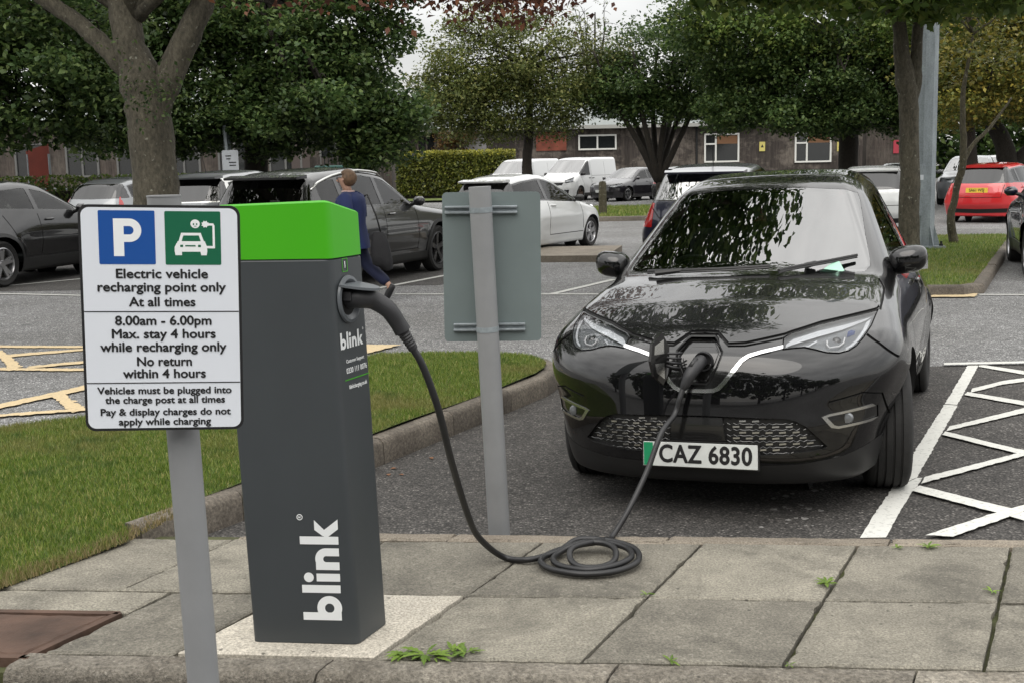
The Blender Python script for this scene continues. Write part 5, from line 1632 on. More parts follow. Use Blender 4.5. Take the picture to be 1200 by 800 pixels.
# ================================================================== charging post
cp = thing('charging_post', 'tall anthracite electric vehicle charging post with a bright green top', 'charging post', (-.89, 3.82, .062))
LEAN = -math.tan(math.radians(1.7))
base = [np.array(p) for p in ((-.89, 3.82), (-.53, 3.78), (-.452, 3.968), (-.83, 4.02))]
def cpt(p, z):   # point of the post at height z (world), in post coordinates
    x, y = p[0] + LEAN * (z - .06), p[1]
    return (x + .89, y - 3.82, z - .062)
def face_top(u, v, Y): return GY(u, v, Y)[2]
zt_f, zb_f = face_top(380, 235, 3.78), face_top(380, 304, 3.78)
zt_b = face_top(427, 248, 3.968); zb_b = zb_f
def rounded(poly, r, n=5):
    out = []
    k = len(poly)
    for i in range(k):
        p0, p1, p2 = poly[i - 1], poly[i], poly[(i + 1) % k]
        a = (p0 - p1) / np.linalg.norm(p0 - p1); b = (p2 - p1) / np.linalg.norm(p2 - p1)
        A, B = p1 + a * r, p1 + b * r
        for j in range(n + 1):
            t = j / n; out.append((1 - t) ** 2 * A + 2 * t * (1 - t) * p1 + t * t * B)
    return out
rb = rounded(base, .022)
def ztop(p):     # the lid slopes down to the back
    f = (p[1] - 3.78) / (3.968 - 3.78); return zt_f + (zt_b - zt_f) * max(0, min(1.25, f))
def column(poly, zlo, zhi, name, mat, grow_=0.0):
    m = MB(); n = len(poly); c = sum(poly) / n
    P = [p + (p - c) / np.linalg.norm(p - c) * grow_ for p in poly]
    lo = [cpt(p, zlo(p)) for p in P]; hi = [cpt(p, zhi(p) - .006) for p in P]; h2 = [cpt(p + (c - p) / np.linalg.norm(p - c) * .007, zhi(p)) for p in P]
    m.add(lo + hi + h2, [tuple(range(n))] + [(i, (i + 1) % n, n + (i + 1) % n, n + i) for i in range(n)] + [(n + i, n + (i + 1) % n, 2 * n + (i + 1) % n, 2 * n + i) for i in range(n)] + [tuple(range(2 * n, 3 * n))])
    return m.build(name, mat, cp, smooth=30)
column(rb, lambda p: .064, lambda p: zb_f, 'cabinet', MT['charger_grey'])
column(rb, lambda p: zb_f + .0015, ztop, 'top_cap', MT['charger_green'], .0015)
column([p for p in rounded([b + (sum(base) / 4 - b) * .03 for b in base], .02)], lambda p: .060, lambda p: .068, 'plinth', MT['under'], 0)
# frames of the two faces (local x along the face, local y up)
def face_frame(A, B, s, z, off=.0015):
    """matrix on the face A->B at fraction s, height z"""
    p = A + (B - A) * s; d = (B - A) / np.linalg.norm(B - A); n = np.array([d[1], -d[0]])
    o = np.array(cpt(p, z)) + np.array([n[0], n[1], 0]) * off
    up = np.array([LEAN, 0, 1.]); up /= np.linalg.norm(up)
    return plane_mtx(o, (d[0], d[1], 0), up)
# the word mark: heavy rounded lower case letters, built as flat plates
def arc_band(cx, cy, ro, ri, a0, a1, n=20):
    o = [(cx + ro * math.cos(a0 + (a1 - a0) * i / n), cy + ro * math.sin(a0 + (a1 - a0) * i / n)) for i in range(n + 1)]
    q = [(cx + ri * math.cos(a0 + (a1 - a0) * i / n), cy + ri * math.sin(a0 + (a1 - a0) * i / n)) for i in range(n + 1)]
    return o, q
def wordmark(mtx, h, name, parent, mat):
    """'blink' with x-height 1 scaled to h"""
    m = MB(); lev = [0]
    def quadp(poly):
        z0 = .0004 + .00012 * lev[0]; lev[0] += 1
        m.add([(a * h, b * h, z0) for a, b in poly], [tuple(range(len(poly)))])
    def band(cx, cy, ro, ri, a0, a1, n=22):
        z0 = .0004 + .00012 * lev[0]; lev[0] += 1
        o, q = arc_band(cx, cy, ro, ri, a0, a1, n)
        m.add([(a * h, b * h, z0) for a, b in o + q], [(i, i + 1, n + 2 + i, n + 1 + i) for i in range(n)])
    t = .34; A = 1.64; rect = lambda x0, y0, x1, y1: quadp([(x0, y0), (x1, y0), (x1, y1), (x0, y1)])
    x = 0
    rect(x, 0, x + t, A); band(x + .53, .5, .53, .20, 0, 2 * math.pi, 40); x += 1.06 + .13          # b
    rect(x, 0, x + t, A); x += t + .16                                                             # l
    rect(x, 0, x + t, 1.0); band(x + t / 2, 1.33, .21, 0.0001, 0, 2 * math.pi, 26); x += t + .16       # i
    rect(x, 0, x + t, 1.0); band(x + .47, .55, .47, .13, 0, math.pi); rect(x + .60, 0, x + .94, .55); x += .94 + .16   # n
    rect(x, 0, x + t, A); quadp([(x + t, .44), (x + t + .02, .66), (x + .62, 1.0), (x + 1.04, 1.0), (x + .62, .58)]); quadp([(x + t, .60), (x + .62, .60), (x + 1.08, 0), (x + .66, 0), (x + t, .42)]); x += 1.1
    band(x + .06, 1.60, .13, .095, 0, 2 * math.pi, 20); R = lambda pts: quadp([(x + .06 + p_ * 1.25, 1.60 + q_ * 1.25) for p_, q_ in pts])
    R([(-.03, -.05), (-.012, -.05), (-.012, .05), (-.03, .05)]); R([(-.012, .0), (.018, 0), (.03, .012), (.03, .038), (.018, .05), (-.012, .05), (-.012, .034), (.012, .034), (.012, .016), (-.012, .016)]); R([(-.004, .0), (.014, .0), (.034, -.05), (.015, -.05)])
    o = m.build(name, mat, parent, fix=False); o.data.transform(mtx)
    return o
# big vertical mark on the front: reads upwards
zlo, zhi = face_top(370, 725, 3.8), face_top(370, 610, 3.8)
F0 = face_frame(base[0], base[1], .862, zlo, .001)
hh = (zhi - zlo) / 4.25
wordmark(F0 @ Matrix.Rotation(math.radians(90), 4, 'Z'), hh, 'word_mark', cp, MT['white_ink'])
# small mark and notices on the right face
RA, RB = base[1], base[2]
def zr(v, Y=3.87): return face_top(415, v, Y)
wl = np.linalg.norm(RB - RA)
wordmark(face_frame(RA, RB, .10, zr(406), .001) , .0325, 'word_mark', cp, MT['white_ink'])
text_mesh('Customer Support', .0165, MT['white_ink'], 'support_text', cp, face_frame(RA, RB, .52, zr(421)), sx=.92, bold=.004)
text_mesh('0330 111 0076', .025, MT['white_ink'], 'phone_text', cp, face_frame(RA, RB, .55, zr(432)), sx=.88, bold=.008)
text_mesh('blinkcharging.co.uk', .0185, MT['white_ink'], 'web_text', cp, face_frame(RA, RB, .56, zr(451)), sx=.82, bold=.01)
m = MB(); m.box((0, 0, .0004), (.155, .003, .0008)); o = m.build('green_rule', MT['charger_green'], cp); o.data.transform(face_frame(RA, RB, .55, zr(442), .0008))
m = MB(); 
for c_, d_ in (((0, .021, .0005), (.032, .002, .001)), ((0, -.021, .0005), (.032, .002, .001)), ((-.015, 0, .0006), (.002, .040, .001)), ((.015, 0, .0006), (.002, .040, .001))): m.box(c_, d_)
o = m.build('socket_number_frame', MT['charger_green'], cp); o.data.transform(face_frame(RA, RB, .40, zr(310), .0008))
text_mesh('1', .030, MT['white_ink'], 'socket_number', o, face_frame(RA, RB, .40, zr(310)), bold=.01)
# faint scuff and slot on the lid
m = MB(); m.box((0, 0, 0), (.03, .006, .004), bev=.001); o = m.build('lid_slot', MT['under'], cp); o.data.transform(Matrix.Translation(cpt(np.array([-.70, 3.82]), zt_f - .004 + .003)))
# socket: dark round recess, bezel ring and lid flap held up by the plug
SF = face_frame(RA, RB, .42, zr(350), 0)
m = MB(); m.lathe([(.070, .0005), (.078, .004), (.076, .012), (.066, .014), (.060, .010), (.056, .004), (.052, .002)], 40); o = m.build('socket_bezel', MT['flap_grey'], cp, smooth=35); o.data.transform(SF @ Matrix.Diagonal((.90, 1.0, 1, 1)))
m = MB(); m.lathe([(0, .0012), (.062, .0012), (.060, .006)], 40); o2 = m.build('socket_recess', MT['gap'], o, smooth=35); o2.data.transform(SF @ Matrix.Diagonal((.90, 1.0, 1, 1)))
m = MB(); m.box((-.030, .012, .02), (.018, .030, .03), bev=.002); o3 = m.build('latch', MT['handle_grey'], o); o3.data.transform(SF)
m = MB(); pr = []
for k in range(17):
    a = math.pi * k / 16; pr.append((.058 * math.cos(a), .112 * math.sin(a)))
m.prism(pr, lambda a, b, d: (a, .045 + d - b * .16, .006 + b), 0, .008)
o3 = m.build('socket_flap', MT['flap_grey'], o, smooth=40); o3.data.transform(SF)

# ================================================================== charging cable
cab = thing('charging_cable', 'black charging cable from the green topped post to the electric hatchback, coiled on the paving', 'cable', (.29, 4.58, .062))
S0 = np.array(SF.translation) + np.array([-.89 + 0, 3.82, .062]) * np.array([1, 1, 1])
sx_ = np.array(SF.to_3x3() @ Vector((1, 0, 0))); sn_ = np.array(SF.to_3x3() @ Vector((0, 0, 1)))
off = np.array([.29, 4.58, .062])
def smooth_path(P, n=8):
    P = [np.array(p, float) for p in P]; P = [2 * P[0] - P[1]] + P + [2 * P[-1] - P[-2]]; out = []
    for i in range(1, len(P) - 2):
        for k in range(n):
            t = k / n; a, b, c, d = P[i - 1:i + 3]
            out.append(.5 * ((2 * b) + (-a + c) * t + (2 * a - 5 * b + 4 * c - d) * t * t + (-a + 3 * b - 3 * c + d) * t ** 3))
    return out + [P[-2]]
# handle: leaves the socket and droops to the right
hp = [S0 + sn_ * .004, S0 + sn_ * .05 + np.array([0, 0, .003]), GY(438, 352, 3.86), GY(455, 363, 3.865), GY(466, 378, 3.875), GY(472, 388, 3.88)]
hr = [.031, .033, .031, .029, .027, .028]
HP = smooth_path(hp, 6); HR = list(np.interp(np.linspace(0, 5, len(HP)), range(6), hr))
m = MB(); m.tube([p - off for p in HP], HR, 18); ho = m.build('connector', MT['handle_grey'], cab, smooth=50)
m = MB(); g0 = HP[-1]; gdir = GY(484, 408, 3.89) - g0
pts = []; rr = []
for k in range(15):
    pts.append(g0 + gdir * (k / 14 * 1.05) - off); rr.append((.0225 if k % 2 else .0195) * (1 - .25 * k / 14))
m.tube(pts, rr, 16); m.build('strain_relief', MT['handle_grey'], ho, smooth=50)
end = pts[-1] + off
run = [end - gdir * .15, end, GY(497, 432, 3.90), GY(514, 480, 3.94), GY(529, 540, 4.05), GY(548, 602, 4.28), GY(562, 630, 4.45)]
gnd = .062 + .015
c0 = np.array([.285, 4.55])
run += [np.array([*G(590, 652, gnd)[:2], gnd]), np.array([*G(620, 655, gnd)[:2], gnd]), np.array([*G(655, 646, gnd)[:2], gnd + .004])]
def ell(a, rx, ry, z, dx=0, dy=0): return np.array([c0[0] + dx + rx * math.cos(a), c0[1] + dy + ry * math.sin(a), z])
lay = [(150, .0), ]
a = 118; z = gnd
seq = [(100, .185, .17, .030), (60, .19, .17, .028), (20, .20, .17, .022), (-20, .20, .175, .010), (-60, .195, .175, .004), (-100, .195, .17, 0), (-140, .195, .165, 0), (-180, .19, .16, 0), (-220, .175, .155, .002), (-258, .165, .15, .012),
       (-295, .165, .15, .026), (-335, .172, .15, .024), (-375, .17, .15, .020), (-415, .16, .15, .016), (-455, .15, .145, .008), (-500, .14, .135, .004), (-540, .14, .13, .004), (-580, .135, .125, .010),
       (-620, .13, .11, .034), (-660, .13, .11, .036), (-700, .115, .11, .028), (-745, .105, .105, .006), (-790, .09, .10, 0), (-840, .085, .09, 0), (-890, .075, .09, .014), (-925, .06, .10, .040)]
for d_, rx, ry, dz in seq: run.append(ell(math.radians(d_), rx, ry, gnd + dz))
run += [np.array([*G(708, 640, gnd)[:2], gnd + .03]), GY(716, 630, 4.86), GY(736, 598, 4.93), GY(758, 552, 5.03), GY(775, 507, 5.10)]
plug_end = zoe_world((.835, -.015, .700)); out_d = zoe_world((1.0, -.08, .64)) - zoe_world((.82, -.0, .715))
neck = zoe_world((.905, -.045, .628))
run += [zoe_world((.945, -.075, .52)), zoe_world((.922, -.056, .585)), neck]
RP = smooth_path(run, 7)
m = MB(); m.tube([p - off for p in RP], .0124, 12); m.build('cable', MT['rubber'], cab, smooth=True)
pp = smooth_path([zoe_world((.775, .012, .735)), zoe_world((.835, .006, .725)), zoe_world((.88, -.016, .690)), zoe_world((.898, -.034, .650)), neck], 5)
m = MB(); m.tube([p - off for p in pp], list(np.interp(np.linspace(0, 4, len(pp)), range(5), [.029, .031, .028, .022, .0145])), 18); m.build('vehicle_plug', MT['handle_grey'], cab, smooth=50)
m = MB(); m.tube([zoe_world((.84, .004, .755)) - off, zoe_world((.88, -.012, .725)) - off], [.012, .010], 8); m.build('plug_button', MT['rubber'], cab, smooth=True)

# ================================================================== front sign
YS = 2.63
def sg_pt(u, v, dY=0): return GY(u, v, YS + dY)
TLp, TRp, BRp, BLp = sg_pt(84.3, 239.5), sg_pt(275.5, 241.7, .04), sg_pt(291, 501.5, .05), sg_pt(106.7, 505)
O = (TLp + TRp + BRp + BLp) / 4; xd = ((TRp - TLp) + (BRp - BLp)) / 2; yd = ((TLp - BLp) + (TRp - BRp)) / 2
SW, SH = np.linalg.norm(xd), np.linalg.norm(yd)
ps = GY(192, 231, YS + .098); pb = GY(238.5, 800, YS + .115)
dirp = (pb - ps); bottom = ps + dirp * ((ps[2] + .09) / (ps[2] - pb[2]))
bottom[2] = -.09
fs = thing('sign_post', 'front post carrying the white electric vehicle recharging notice, nearest the camera', 'sign', tuple(bottom))
def rel(p): return np.array(p) - bottom
m = MB(); m.tube([rel(bottom), rel(ps)], .0375, 28); m.tube([rel(ps), rel(ps + np.array([0, 0, .004]))], .0385, 28); m.build('post', MT['post_grey'], fs, smooth=40)
SM = Matrix.Translation(rel(O)) @ plane_mtx((0, 0, 0), xd, yd)
def rrect(w, h, r, n=8):
    out = []
    for cx, cy, a0 in ((w/2 - r, h/2 - r, 0), (-w/2 + r, h/2 - r, 90), (-w/2 + r, -h/2 + r, 180), (w/2 - r, -h/2 + r, 270)):
        out += [(cx + r * math.cos(math.radians(a0 + 90 * i / n)), cy + r * math.sin(math.radians(a0 + 90 * i / n))) for i in range(n + 1)]
    return out
def plate(w, h, r, z0, z1, name, mat, parent, mtx, c=(0, 0)):
    m = MB(); m.prism([(a + c[0], b + c[1]) for a, b in rrect(w, h, r)], lambda a, b, d: (a, b, d), z0, z1); o = m.build(name, mat, parent); o.data.transform(mtx); return o
spl = plate(SW, SH, .022, -.003, 0, 'sign_plate', MT['ink'], fs, SM)
plate(SW - .012, SH - .012, .018, .0, .0006, 'sign_face', MT['sign_white'], spl, SM)
ux, uy = SW / 191.5, SH / 262.5      # metres per photo pixel on the plate
def sxy(a, b):                     # zoomed crop pixel (2.667x, origin 70,220) -> plate coordinates, undoing the lean
    u, v = 70 + a / 2.6674, 220 + b / 2.6667
    t = (v - 240.6) / (503.2 - 240.6)
    l = 84.3 + (106.7 - 84.3) * t; r = 275.5 + (291 - 275.5) * t
    return ((u - l) / (r - l) - .5) * SW, (.5 - t) * SH
def stext(txt, a, b, size, bold=.006, wid=None):
    x, y = sxy(a, b)
    o = text_mesh(txt, size, MT['ink'], 'sign_text', spl, None, bold=0., fat=size * .026)
    if wid:
        xs_ = [v.co.x for v in o.data.vertices]; w0 = max(xs_) - min(xs_); o.data.transform(Matrix.Diagonal((wid / w0, 1, 1, 1)))
    o.data.transform(SM @ Matrix.Translation((x, y, .0012)))
def wpx(n): return n / 2.667 * ux
for txt, a, b, w in (('Electric vehicle', 311, 266, 292), ('recharging point only', 312, 307, 408), ('At all times', 317, 353, 212), ('8.00am - 6.00pm', 323, 411, 308), ('Max. stay 4 hours', 325, 452, 332),
                     ('while recharging only', 327, 493, 404), ('No return', 331, 538, 176), ('within 4 hours', 334, 576, 266)):
    stext(txt, a, b, .0290, .007, wpx(w))
for txt, a, b, w in (('Vehicles must be plugged into', 337, 629, 432), ('the charge post at all times', 340, 659, 386), ('Pay & display charges do not', 342, 697, 420), ('apply while charging', 341, 728, 298)):
    stext(txt, a, b, .0222, .006, wpx(w))
for b in (382, 604):
    x, y = sxy(320, b); m = MB(); m.box((0, y, .0009), (SW - .013, .0022, .0008)); o = m.build('divider', MT['ink'], spl); o.data.transform(SM)
# parking panel
x, y = sxy(197, 154); bp = plate(66.5 * ux, 61.5 * uy, .003, .0006, .0012, 'parking_panel', MT['sign_blue'], spl, SM, (x, y))
m = MB(); q = .0455
KS = 66.5 * ux / .0655
def P2(pts, z, cc): 
    m.add([(cc[0] + a * KS, cc[1] + b * KS, z) for a, b in pts], [tuple(range(len(pts)))])
P2([(-.0155, -.0225), (-.0035, -.0225), (-.0035, .0225), (-.0155, .0225)], .0014, (x, y))
o_, i_ = arc_band(.003, .0085, .0140, .0050, -math.pi / 2, math.pi / 2, 16)
m.add([(x + a * KS, y + b * KS, .0015) for a, b in o_ + i_], [(k, k + 1, 18 + k, 17 + k) for k in range(16)])
P2([(-.0035, .0135), (.003, .0135), (.003, .0225), (-.0035, .0225)], .00145, (x, y)); P2([(-.0035, -.0055), (.003, -.0055), (.003, .0035), (-.0035, .0035)], .00145, (x, y))
o = m.build('letter', MT['white_ink'], bp, fix=False); o.data.transform(SM)
# car and plug panel
x, y = sxy(404, 155); gp_ = plate(66.5 * ux, 61.5 * uy, .003, .0006, .0012, 'charging_panel', MT['sign_green'], spl, SM, (x, y))
m = MB(); e = 66.5 * ux / 178
def Q(pts, z=.0014): m.add([(x + (a - 404) * e, y - (b - 155) * e * .95, z) for a, b in pts], [tuple(range(len(pts)))])
Q([(345, 186), (352, 172), (444, 172), (449, 186), (449, 202), (345, 202)]); Q([(345, 200), (368, 200), (368, 214), (347, 214)], .00142); Q([(427, 200), (449, 200), (447, 214), (429, 214)], .00142)
Q([(356, 172), (366, 140), (374, 143), (366, 172)], .00143); Q([(441, 172), (430, 140), (422, 143), (431, 172)], .00143); Q([(366, 137), (430, 137), (430, 146), (366, 146)], .00144)
Q([(355, 166), (442, 166), (444, 174), (353, 174)], .00145)
Q([(447, 182), (474, 182), (474, 190), (447, 190)], .00141); Q([(467, 112), (474, 112), (474, 186), (467, 186)], .00146); Q([(446, 104), (470, 104), (474, 112), (446, 111)], .00147)
Q([(412 + 15 * math.cos(a), 106 + 15 * math.sin(a)) for a in np.linspace(0, 2 * math.pi, 20)[:-1]])
Q([(444 + (13 if k % 2 else 9) * math.cos(math.pi * k / 8), 107 + (13 if k % 2 else 9) * math.sin(math.pi * k / 8)) for k in range(16)], .00148)
o = m.build('car_symbol', MT['white_ink'], gp_, fix=False); o.data.transform(SM)
m = MB()
Q([(363, 178), (372, 178), (372, 186), (363, 186)], .0017); Q([(379, 179), (412, 179), (412, 184), (379, 184)], .0017); Q([(420, 178), (429, 178), (429, 186), (420, 186)], .0017)
Q([(405, 104), (409, 104), (409, 110), (405, 110)], .0017); Q([(415, 104), (419, 104), (419, 110), (415, 110)], .0017); Q([(408, 113), (416, 113), (416, 115), (408, 115)], .0017)
o = m.build('symbol_detail', MT['sign_green'], gp_, fix=False); o.data.transform(SM)
for b in (-.14, .14):
    m = MB(); c = rel(O) + yd / SH * b; m.box((0, 0, 0), (.20, .03, .012), bev=.002); o = m.build('channel', MT['galv'], spl); o.data.transform(SM @ Matrix.Translation((0, b, -.012)))

# ================================================================== second sign, seen from behind
YB = 5.10
pt0 = G(586, 630, .0); pt0[2] = -.06; ptop = GY(562, 219, YB - .02)
bs = thing('sign_post', 'leaning grey post holding a sign seen from its grey back, beside the electric hatchback', 'sign', tuple(pt0))
relb = lambda p: np.array(p) - pt0
m = MB(); m.tube([relb(pt0), relb(ptop)], .0475, 28); m.build('post', MT['post_grey'], bs, smooth=40)
c4 = [GY(514.5, 226, YB + .065), GY(631, 224.5, YB + .065), GY(636.5, 399, YB + .07), GY(524.5, 400, YB + .07)]
Ob = sum(c4) / 4; xb = ((c4[1] - c4[0]) + (c4[2] - c4[3])) / 2; yb_ = ((c4[0] - c4[3]) + (c4[1] - c4[2])) / 2
BM = Matrix.Translation(relb(Ob)) @ plane_mtx((0, 0, 0), xb, yb_); bw, bh = np.linalg.norm(xb), np.linalg.norm(yb_)
bpl = plate(bw, bh, .02, -.003, 0, 'sign_plate', MT['sign_back'], bs, BM)
for v in (245.5, 383):
    pc = GY(563 if v < 300 else 573, v, YB + .05); loc = BM.inverted() @ Vector(relb(pc))
    m = MB()
    for dy in (-.014, .010): m.box((loc[0] + .002, loc[1] + dy, .010), (.312, .010, .018), bev=.002)
    m.box((loc[0] + .002, loc[1] - .002, .003), (.312, .030, .005))
    o = m.build('channel', MT['galv'], bpl); o.data.transform(BM)
    m = MB(); cc = pt0 + (ptop - pt0) * ((pc[2] - pt0[2]) / (ptop[2] - pt0[2])); dd = (ptop - pt0) / np.linalg.norm(ptop - pt0)
    m.tube([relb(cc - dd * .011), relb(cc + dd * .011)], .0492, 28); m.build('clamp', MT['galv'], bs, smooth=40)

# ================================================================== lamp column on the island
lc = thing('lamp_column', 'thick galvanised lamp column with bolted base plate on the grass island', 'lamp post', (7.02, 20.4, .10))
m = MB(); k = 8
def octa(r, z): return [(r * math.cos(math.pi * (2 * i + 1) / k), r * math.sin(math.pi * (2 * i + 1) / k), z) for i in range(k)]
vs = octa(.205, 0) + octa(.185, 4.5) + octa(.15, 12); m.add(vs, [(j * k + i, j * k + (i + 1) % k, (j + 1) * k + (i + 1) % k, (j + 1) * k + i) for j in range(2) for i in range(k)] + [tuple(range(2 * k, 3 * k))]); m.build('column', MT['galv'], lc)
m = MB(); m.box((0, 0, .02), (.62, .62, .04)); m.build('base_plate', MT['galv'], lc)
for i in range(8):
    an = math.pi * (2 * i + 1) / 8
    d = np.array([math.cos(an), math.sin(an), 0]); m = MB(); n_ = np.array([-d[1], d[0], 0]) * .008
    a_, b_, c_ = d * .19 + [0, 0, .04], d * .30 + [0, 0, .04], d * .19 + [0, 0, .42]
    m.add([a_ - n_, b_ - n_, c_ - n_, a_ + n_, b_ + n_, c_ + n_], [(0, 1, 2), (5, 4, 3), (0, 3, 4, 1), (1, 4, 5, 2), (2, 5, 3, 0)]); m.build('gusset', MT['galv'], lc)
for sx in (-1, 1):
    for sy in (-1, 1):
        m = MB(); m.lathe([(0, .0), (.035, .0), (.035, .035), (.018, .04), (.018, .08), (0, .08)], 6, origin=(sx * .25, sy * .25, .04)); m.build('anchor_bolt', MT['under'], lc)
m = MB(); m.prism(rrect(.15, .86, .075), lambda a, b, d: (-.115 + a * .92, -.18 - d - .11 * 0, .98 + b), .005, .03); hd = m.build('access_door', MT['galv'], lc)
m = MB(); m.box((-.11, -.213, 1.19), (.085, .004, .085)); m.build('label_sticker', MT['sign_white'], hd)

# ================================================================== bollard, small far signs, fence, railing, board
m = MB(); m.lathe([(0, 1.02), (.09, 1.0), (.115, .94), (.12, .5), (.13, 0)], 14); b_ = m.build('bollard', MT['bark_green'], smooth=40); b_.location = (2.85, 36.6, .1)
tag(b_, 'short round wooden bollard on the far grass island', 'bollard')
ns_ = thing('notice_sign', 'small white notice on a grey pole behind the silver car', 'sign', (-7.7, 33.5, 0))
m = MB(); m.tube([(0, 0, 0), (-.12, 0, 2.9)], .05, 10); m.build('post', MT['galv'], ns_, smooth=True)
m = MB(); m.prism(rrect(.45, .60, .05), lambda a, b, d: (a + .02, -.07 - d, 1.92 + b), 0, .01); no = m.build('sign_plate', MT['sign_white'], ns_)
for i, (zz, ww) in enumerate(((2.06, .16), (1.98, .12), (1.88, .2), (1.80, .18))):
    m = MB(); m.box((.02 + (.06 if i > 1 else -.05), -.084, zz), (ww, .003, .028)); m.build('printed_line', MT['ink'], no)
pl_ = thing('lamp_post', 'slim dark pole with a second tube rising behind the white notice', 'pole', (-7.9, 34.2, 0))
m = MB(); m.tube([(0, 0, 0), (0, 0, 2.9)], .09, 10); m.tube([(0, 0, 2.9), (-.05, 0, 3.6)], .05, 8); m.build('pole', MT['galv'], pl_, smooth=True)
rd = thing('hoarding_panel', 'tall rust red panel on legs beyond the black crossover', 'panel', (-14.75, 38, 0))
m = MB(); m.add([(-.38, 0, 1.0), (.36, 0, 1.0), (.33, 0, 2.62), (-.38, 0, 2.40), (-.38, .05, 1.0), (.36, .05, 1.0), (.33, .05, 2.62), (-.38, .05, 2.40)], [(0, 1, 2, 3), (7, 6, 5, 4), (0, 4, 5, 1), (1, 5, 6, 2), (2, 6, 7, 3), (3, 7, 4, 0)])
m.build('panel', mk('red board', (.17, .030, .018), .7, var=(2, .2)), rd)
for sx in (-.35, .32):
    m = MB(); m.tube([(sx, .03, 0), (sx, .03, 2.3)], .04, 8); m.build('leg', MT['galv'], rd)
rl = thing('railing', 'thin grey handrail running past the rust red panel', 'railing', (-14, 36.5, 0))
for zz in (.75, 1.05):
    m = MB(); m.tube([(-4.5, 0, zz + .35), (2, 0, zz + .1), (5.5, 0, zz)], .025, 8); m.build('rail', MT['galv'], rl, smooth=True)
for xx in (-4.3, -2, .4, 2.8, 5.3):
    m = MB(); m.tube([(xx, 0, 0), (xx, 0, 1.2)], .025, 8); m.build('upright', MT['galv'], rl)
fe = thing('picket_fence', 'dark weathered picket fence behind the grey sport utility car', 'fence', (-6.75, 52, 0))
for zz in (.6, 1.8):
    m = MB(); m.box((0, .04, zz), (3.2, .05, .10)); m.build('rail', MT['bark_dark'], fe)
m = MB(); m.box((-1.7, 0, 1.1), (.14, .14, 2.2)); m.build('fence_post', MT['bark_dark'], fe)
m = MB()
for i in range(20):
    x = -1.55 + i * .16; m.box((x, 0, 1.12), (.12, .025, 2.1 + r2.uniform(-.05, .05)))
m.build('pickets', mk('weathered fence wood', (.045, .038, .033), .9, var=(3, .4), bmp=(40, .4)), fe)
so_ = thing('round_sign', 'round red sign on a dark pole in front of the left building', 'sign', (-6.0, 50.5, 0))
m = MB(); m.tube([(0, 0, 0), (0, 0, 4.6)], .05, 8); m.build('post', MT['under'], so_)
m = MB(); m.lathe([(0, -.02), (.42, -.02), (.42, .02), (0, .02)], 20, origin=(.05, -.08, 3.1), axis='Y'); m.build('sign_plate', mk('dull red sign', (.22, .03, .03), .6), so_)
gb = thing('waste_skip', 'dark green bin enclosure with a pale corner post left of the clipped hedge', 'bin', (-6.1, 49.0, 0))
m = MB(); m.box((-.6, 0, .95), (2.2, 1.0, 1.7), bev=.05); m.build('bin_body', mk('dark green bin', (.006, .055, .045), .6), gb)
m = MB(); m.box((.62, -.1, 1.1), (.12, .12, 2.2)); m.build('corner_post', mk('pale post', (.45, .42, .34), .7), gb)

# ================================================================== buildings
def cladding(name, a, c):
    m, t, b = nodemat(name); b.inputs['Roughness'].default_value = .9
    cN = t.nodes.new('ShaderNodeTexCoord'); mpn = t.nodes.new('ShaderNodeMapping'); mpn.inputs['Scale'].default_value = (6.5, 6.5, .02)
    L(t, cN.outputs['Object'], mpn.inputs[0]); vo = t.nodes.new('ShaderNodeTexVoronoi'); vo.inputs['Scale'].default_value = 1.0; L(t, mpn.outputs[0], vo.inputs['Vector'])
    s_ = t.nodes.new('ShaderNodeSeparateColor'); L(t, vo.outputs['Color'], s_.inputs[0])
    col = ramp(t, s_.outputs[0], [(0, a), (1, tuple(q * 1.7 for q in a))])
    n = noise(t, .35, 6, .75, sc=(1, 1, 1.5)); n2 = noise(t, 12, 4, .6, sc=(1, 1, .15))
    col = mixc(t, ramp(t, n, [(.46, 0.), (.56, .9)]), col, c)
    col = mixc(t, 1.0, col, ramp(t, n2, [(.3, .6), (.7, 1.3)]), 'MULTIPLY')
    L(t, col, b.inputs['Base Color']); bump(t, b, n2, .6, .03); return m
MT['clad_black'] = cladding('black stained cladding', (.032, .026, .022), (.14, .12, .10))
MT['clad_grey'] = cladding('grey cladding', (.045, .036, .030), (.085, .072, .06))
def roofm():
    m, t, b = nodemat('pale sheet roof'); b.inputs['Roughness'].default_value = .7
    n = noise(t, .8, 6, .7); L(t, ramp(t, n, [(.3, (.13, .145, .14)), (.7, (.24, .26, .255))]), b.inputs['Base Color']); return m
MT['roof'] = roofm()
MT['window_white'] = mk('white window frame', (.62, .62, .58), .5)
MT['frame_dull'] = mk('dull window frame', (.11, .11, .105), .6)
MT['pane'] = mk('dark window pane', (.015, .017, .018), .08, coat=.5)
MT['blind'] = mk('orange blind', (.17, .085, .04), .8)
MT['brick'] = mk('brick infill', (.19, .055, .034), .9, var=(1.2, .45), bmp=(30, .3))
